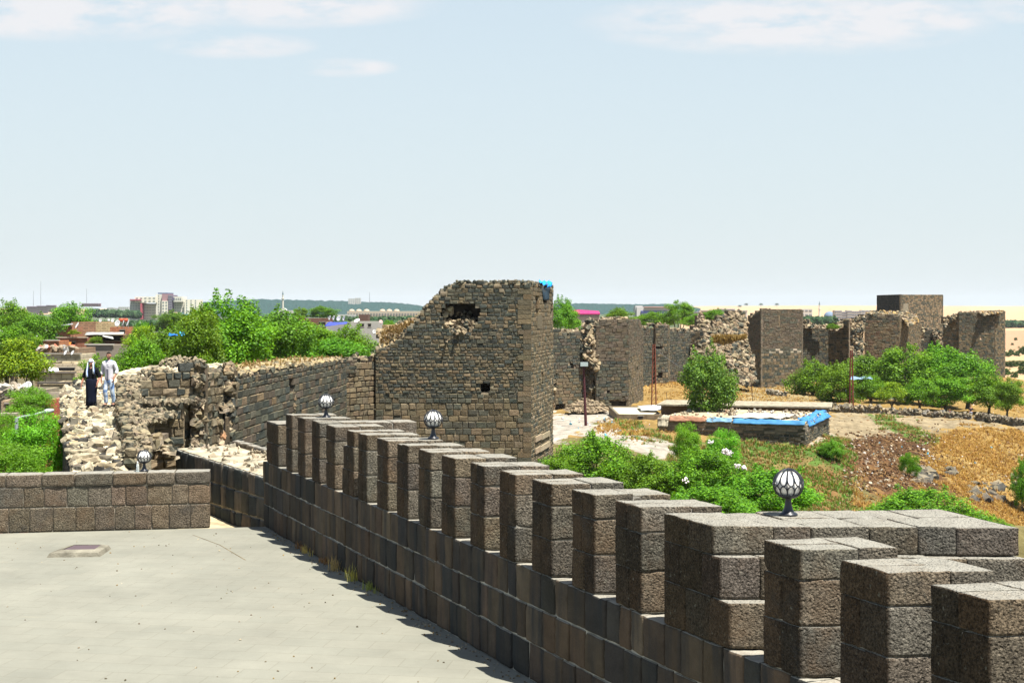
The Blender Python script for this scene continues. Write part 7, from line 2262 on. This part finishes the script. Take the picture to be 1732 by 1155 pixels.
# shirt with rolled sleeves
J = [(0, 0, .82, (.15, .12)), (0, 0, .9, (.17, .125)), (0, 0, 1.05, (.165, .12)), (0, 0, 1.25, (.175, .12)), (0, .005, 1.4, (.165, .1)), (0, 0, 1.53, (.062, .062)), (-.19, 0, 1.41, .078), (-.255, .03, 1.16, .066), (-.262, -.03, 1.02, .062), (.19, 0, 1.41, .078), (.265, .05, 1.17, .066), (.26, -.02, 1.06, .062)]
E = [(0, 1), (1, 2), (2, 3), (3, 4), (4, 5), (4, 6), (6, 7), (7, 8), (4, 9), (9, 10), (10, 11)]
def shirtc(co):
    C = np.tile(np.array((.5, .49, .53)), (len(co), 1))
    m = (np.abs(co[:, 0] - .0) < .022) & (co[:, 1] < -.02) ; C[m] = (.03, .035, .07)
    m = (co[:, 2] > 1.5); C[m] = (.1, .2, .45)
    return C
skin_body('shirt', J, E, M['cloth'], shirtc, man, sub=2)
J = [(0, 0, .97, (.155, .11)), (0, 0, .88, (.15, .115)), (-.09, 0, .8, .1), (-.112, -.06, .5, .078), (-.118, .01, .2, .07), (-.12, .02, .09, .074), (.09, 0, .8, .1), (.112, .0, .5, .078), (.118, .09, .22, .07), (.122, .11, .1, .074)]
E = [(0, 1), (1, 2), (2, 3), (3, 4), (4, 5), (1, 6), (6, 7), (7, 8), (8, 9)]
def jeansc(co):
    C = np.tile(np.array((.3, .4, .58)), (len(co), 1))
    for i, p in enumerate(co):
        k = noise.noise(Vector((p[0] * 9, p[1] * 9, p[2] * 9)))
        C[i] = np.array((.33, .44, .6)) if k > -.15 else np.array((.13, .22, .42))
        if p[1] < -.03 and k > 0: C[i] = (.48, .56, .66)
    return C
skin_body('jeans', J, E, M['cloth'], jeansc, man, sub=2)
for (sx, sy) in ((-.12, -.05), (.122, .05)):
    skin_body('shoe', [(sx, sy + .07, .05, (.042, .045)), (sx, sy, .045, (.045, .04)), (sx, sy - .1, .035, (.047, .032)), (sx, sy - .16, .03, (.035, .024))], [(0, 1), (1, 2), (2, 3)], M['cloth'], (.015, .015, .017), man)
# the woman: black dress and top, white and blue headscarf
wx_, wy_ = (155 - 866) / F * 46.2, 46.2
wz = walk_at(46.2)[2] + .05
wom = thing('person', 'woman in a long black dress and a white headscarf strolling on the wall', 'person', (wx_, wy_, wz))
wom.rotation_euler = (0, 0, math.radians(-8))
SKW = (.33, .15, .1)
J = [(0, 0, .85, (.13, .11)), (0, 0, 1.05, (.14, .11)), (0, 0, 1.2, (.14, .1)), (0, .0, 1.28, (.12, .08)), (0, -.01, 1.35, .05), (0, -.02, 1.4, .05),
     (-.09, 0, .8, .09), (-.09, -.03, .45, .06), (-.09, .0, .08, .038), (-.09, -.12, .04, .034), (.09, 0, .8, .09), (.09, .03, .45, .06), (.09, .08, .08, .038), (.09, -.03, .04, .034),
     (-.18, 0, 1.27, .055), (-.27, .02, 1.03, .048), (-.31, -.07, .82, .03), (.18, 0, 1.27, .055), (.26, .05, 1.03, .048), (.24, -.08, .84, .03)]
E = [(0, 1), (1, 2), (2, 3), (3, 4), (4, 5), (0, 6), (6, 7), (7, 8), (8, 9), (0, 10), (10, 11), (11, 12), (12, 13), (3, 14), (14, 15), (15, 16), (3, 17), (17, 18), (18, 19)]
hand(J, E, 16, (-.1, -.15, -1), -1, .95); hand(J, E, 19, (-.1, -.2, -1), 1, .95)
skin_body('body', J, E, M['skin'], SKW, wom)
mb = add_head(wom, (0, -.04, 1.48), SKW, (.25, .06, .06), yaw=.05, pitch=.3, s=.95)
o = mb.build('head', M['skin'], None, smooth=True); o.parent = wom
tube_garment('skirt', [(-.0, -.03, .07, .17, .17), (-.0, -.02, .25, .165, .165), (0, -.01, .5, .175, .165), (0, 0, .75, .195, .17), (0, 0, .9, .19, .16), (0, 0, .98, .16, .13)], wom, (.007, .009, .018), M['cloth'])
J = [(0, 0, .78, (.19, .15)), (0, 0, .92, (.185, .15)), (0, -.01, 1.1, (.175, .14)), (0, .0, 1.24, (.16, .1)), (0, -.01, 1.37, (.06, .06)), (-.17, 0, 1.25, .085), (-.25, .02, 1.06, .08), (-.275, -.005, .98, .078), (.17, 0, 1.25, .085), (.245, .045, 1.06, .08), (.25, .02, .99, .078)]
E = [(0, 1), (1, 2), (2, 3), (3, 4), (3, 5), (5, 6), (6, 7), (3, 8), (8, 9), (9, 10)]
skin_body('top', J, E, M['cloth'], (.008, .009, .011), wom, sub=2)
# scarf: hood round the head plus two hanging ends
hv = _HV.copy(); keep = [f for f in _HF if all((hv[i][2] > .045 or hv[i][1] > -.035) and hv[i][2] > -.1 for i in f)]
R = np.array(Matrix.Rotation(.05, 3, 'Z') @ Matrix.Rotation(.3, 3, 'X'))
mb = MB(); cc = np.tile(np.array((.5, .54, .6)), (len(hv), 1))
for i in range(len(hv)):
    if 0.03 < hv[i][2] < .06 and hv[i][1] < -.02: cc[i] = (.07, .16, .45)
mb.add((hv * np.array((1.22, 1.16, 1.12))) @ R.T + np.array((0, -.03, 1.49)), keep, cc); mb.add((hv * np.array((1.15, 1.1, 1.06))) @ R.T + np.array((0, -.03, 1.49)), [f[::-1] for f in keep], (.4, .43, .5))
pr = [[(-.085, -.06, 1.5), (-.1, -.1, 1.36), (-.1, -.155, 1.2), (-.085, -.175, 1.08), (-.075, -.18, 1.02)], [(.085, -.06, 1.5), (.1, -.1, 1.36), (.125, -.14, 1.24), (.14, -.15, 1.13)]]
for pts in pr:
    V = []; 
    for k, p in enumerate(pts):
        w = .032 + .008 * k / len(pts)
        for (a, b) in ((-w, 0), (0, -.018), (w, 0), (0, .012)): V.append((p[0] + a, p[1] + b, p[2]))
    fc = [(i * 4 + j, i * 4 + (j + 1) % 4, (i + 1) * 4 + (j + 1) % 4, (i + 1) * 4 + j) for i in range(len(pts) - 1) for j in range(4)]
    C2 = np.tile(np.array((.5, .54, .58)), (len(V), 1)); C2[2::4 if pts is pr[0] else 4] = (.1, .2, .5)
    mb.add(V, fc + [(3, 2, 1, 0), tuple(range(len(V) - 4, len(V)))], C2)
o = mb.build('headscarf', M['cloth'], None, smooth=True); o.parent = wom
for (sx, sy) in ((-.09, -.06), (.09, .03)):
    skin_body('shoe', [(sx, sy + .06, .04, (.035, .035)), (sx, sy, .035, (.038, .03)), (sx, sy - .09, .03, (.04, .026)), (sx, sy - .14, .025, (.03, .02))], [(0, 1), (1, 2), (2, 3)], M['cloth'], (.02, .02, .02), wom)

# people resting in the orchard shade
def small_person(label, u, v, Y, pose, shirt, trousers, hair=(.02, .015, .012), face=-1):
    x, y, z = gp(u, Y)
    r = thing('person', label, 'person', (x, y, z), 'people resting in the orchard shade')
    if pose == 'sit':
        J = [(0, 0, .22, (.15, .11)), (0, .02, .45, (.15, .1)), (0, .0, .62, (.14, .09)), (0, -.02, .74, .05), (0, -.04, .8, .05), (-.12, -.1, .2, .08), (-.2, -.42, .42, .06), (-.2, -.5, .06, .045), (.12, -.1, .2, .08), (.2, -.42, .4, .06), (.2, -.52, .06, .045), (-.19, 0, .62, .05), (-.27, -.14, .42, .04), (-.2, -.34, .4, .028), (.19, 0, .62, .05), (.27, -.14, .42, .04), (.2, -.34, .4, .028)]
        hz_ = .9
    else:
        J = [(0, 0, .95, (.13, .1)), (0, 0, 1.15, (.13, .09)), (0, 0, 1.38, (.14, .09)), (0, 0, 1.5, .05), (0, -.02, 1.56, .05), (-.1, 0, .85, .09), (-.11, 0, .48, .06), (-.11, .02, .08, .045), (.1, 0, .85, .09), (.11, 0, .48, .06), (.11, .02, .08, .045), (-.19, 0, 1.38, .05), (-.25, .02, 1.12, .04), (-.24, -.05, .9, .028), (.19, 0, 1.38, .05), (.25, .02, 1.12, .04), (.24, -.05, .9, .028)]
        hz_ = 1.67
    E = [(0, 1), (1, 2), (2, 3), (3, 4), (0, 5), (5, 6), (6, 7), (0, 8), (8, 9), (9, 10), (2, 11), (11, 12), (12, 13), (2, 14), (14, 15), (15, 16)]
    hip = J[0][2] + .03
    nb = len(J)
    J2 = list(J); E2 = list(E); hand(J2, E2, 13, (0, -.3, -1), -1); hand(J2, E2, 16, (0, -.3, -1), 1)
    skin_body('body', J2, E2, M['skin'], SK, r)
    mb = add_head(r, (0, J[4][1] - .01, hz_), SK, (.2, .07, .06), pitch=.15); o = mb.build('head', M['skin'], None, smooth=True); o.parent = r
    hv = _HV; keep = [f for f in _HF if all((hv[i][2] > .055 or (hv[i][1] > .01 and hv[i][2] > -.03)) for i in f)]
    mb = MB(); mb.add(hv * 1.09 + np.array((0, J[4][1] - .005, hz_ + .006)), keep, hair); mb.add(hv * 1.03 + np.array((0, J[4][1] - .005, hz_ + .006)), [f[::-1] for f in keep], hair); o = mb.build('hair', M['cloth'], None, smooth=True); o.parent = r
    up = [0, 1, 2, 11, 12, 14, 15]; mp_ = {k: i for i, k in enumerate(up)}
    def fat(j, a): r_ = j[3]; return (j[0], j[1], j[2], tuple(q + a for q in r_) if hasattr(r_, '__len__') else r_ + a)
    skin_body('shirt', [fat(J[k], .025) for k in up], [(mp_[a], mp_[b]) for a, b in E if a in mp_ and b in mp_], M['cloth'], shirt, r)
    lo = [0, 5, 6, 7, 8, 9, 10]; mp_ = {k: i for i, k in enumerate(lo)}
    skin_body('trousers', [fat(J[k], .02) for k in lo], [(mp_[a], mp_[b]) for a, b in E if a in mp_ and b in mp_], M['cloth'], trousers, r)
    return r
small_person('seated person in a bright blue shirt in the orchard shade', 1593, 702, 182, 'sit', (.03, .06, .42), (.03, .03, .05))
small_person('seated person in a dark navy shirt beside the one in bright blue', 1606, 702, 182.5, 'sit', (.02, .03, .1), (.02, .02, .03))
small_person('standing person in dark top and pale trousers by the dry stone wall', 1642, 705, 178.5, 'stand', (.03, .03, .04), (.3, .33, .4))
# ------------------------------------------------------------------ haze over the plain
mb = MB()
add_box(mb, -9000, 9000, -200, 14500, -60, 130, (1, 1, 1))
hm = bpy.data.materials.new('haze_air'); hm.use_nodes = True
hn = hm.node_tree; hn.nodes.clear()
ho = hn.nodes.new('ShaderNodeOutputMaterial'); hv_ = hn.nodes.new('ShaderNodeVolumePrincipled')
hv_.inputs['Color'].default_value = (.82, .9, 1, 1)
hv_.inputs['Density'].default_value = 0.00004
hv_.inputs['Anisotropy'].default_value = .1
hn.links.new(hv_.outputs[0], ho.inputs['Volume'])
hzo = mb.build('haze', hm)
tag(hzo, 'thin pale summer haze over the plain', None, None, 'stuff')
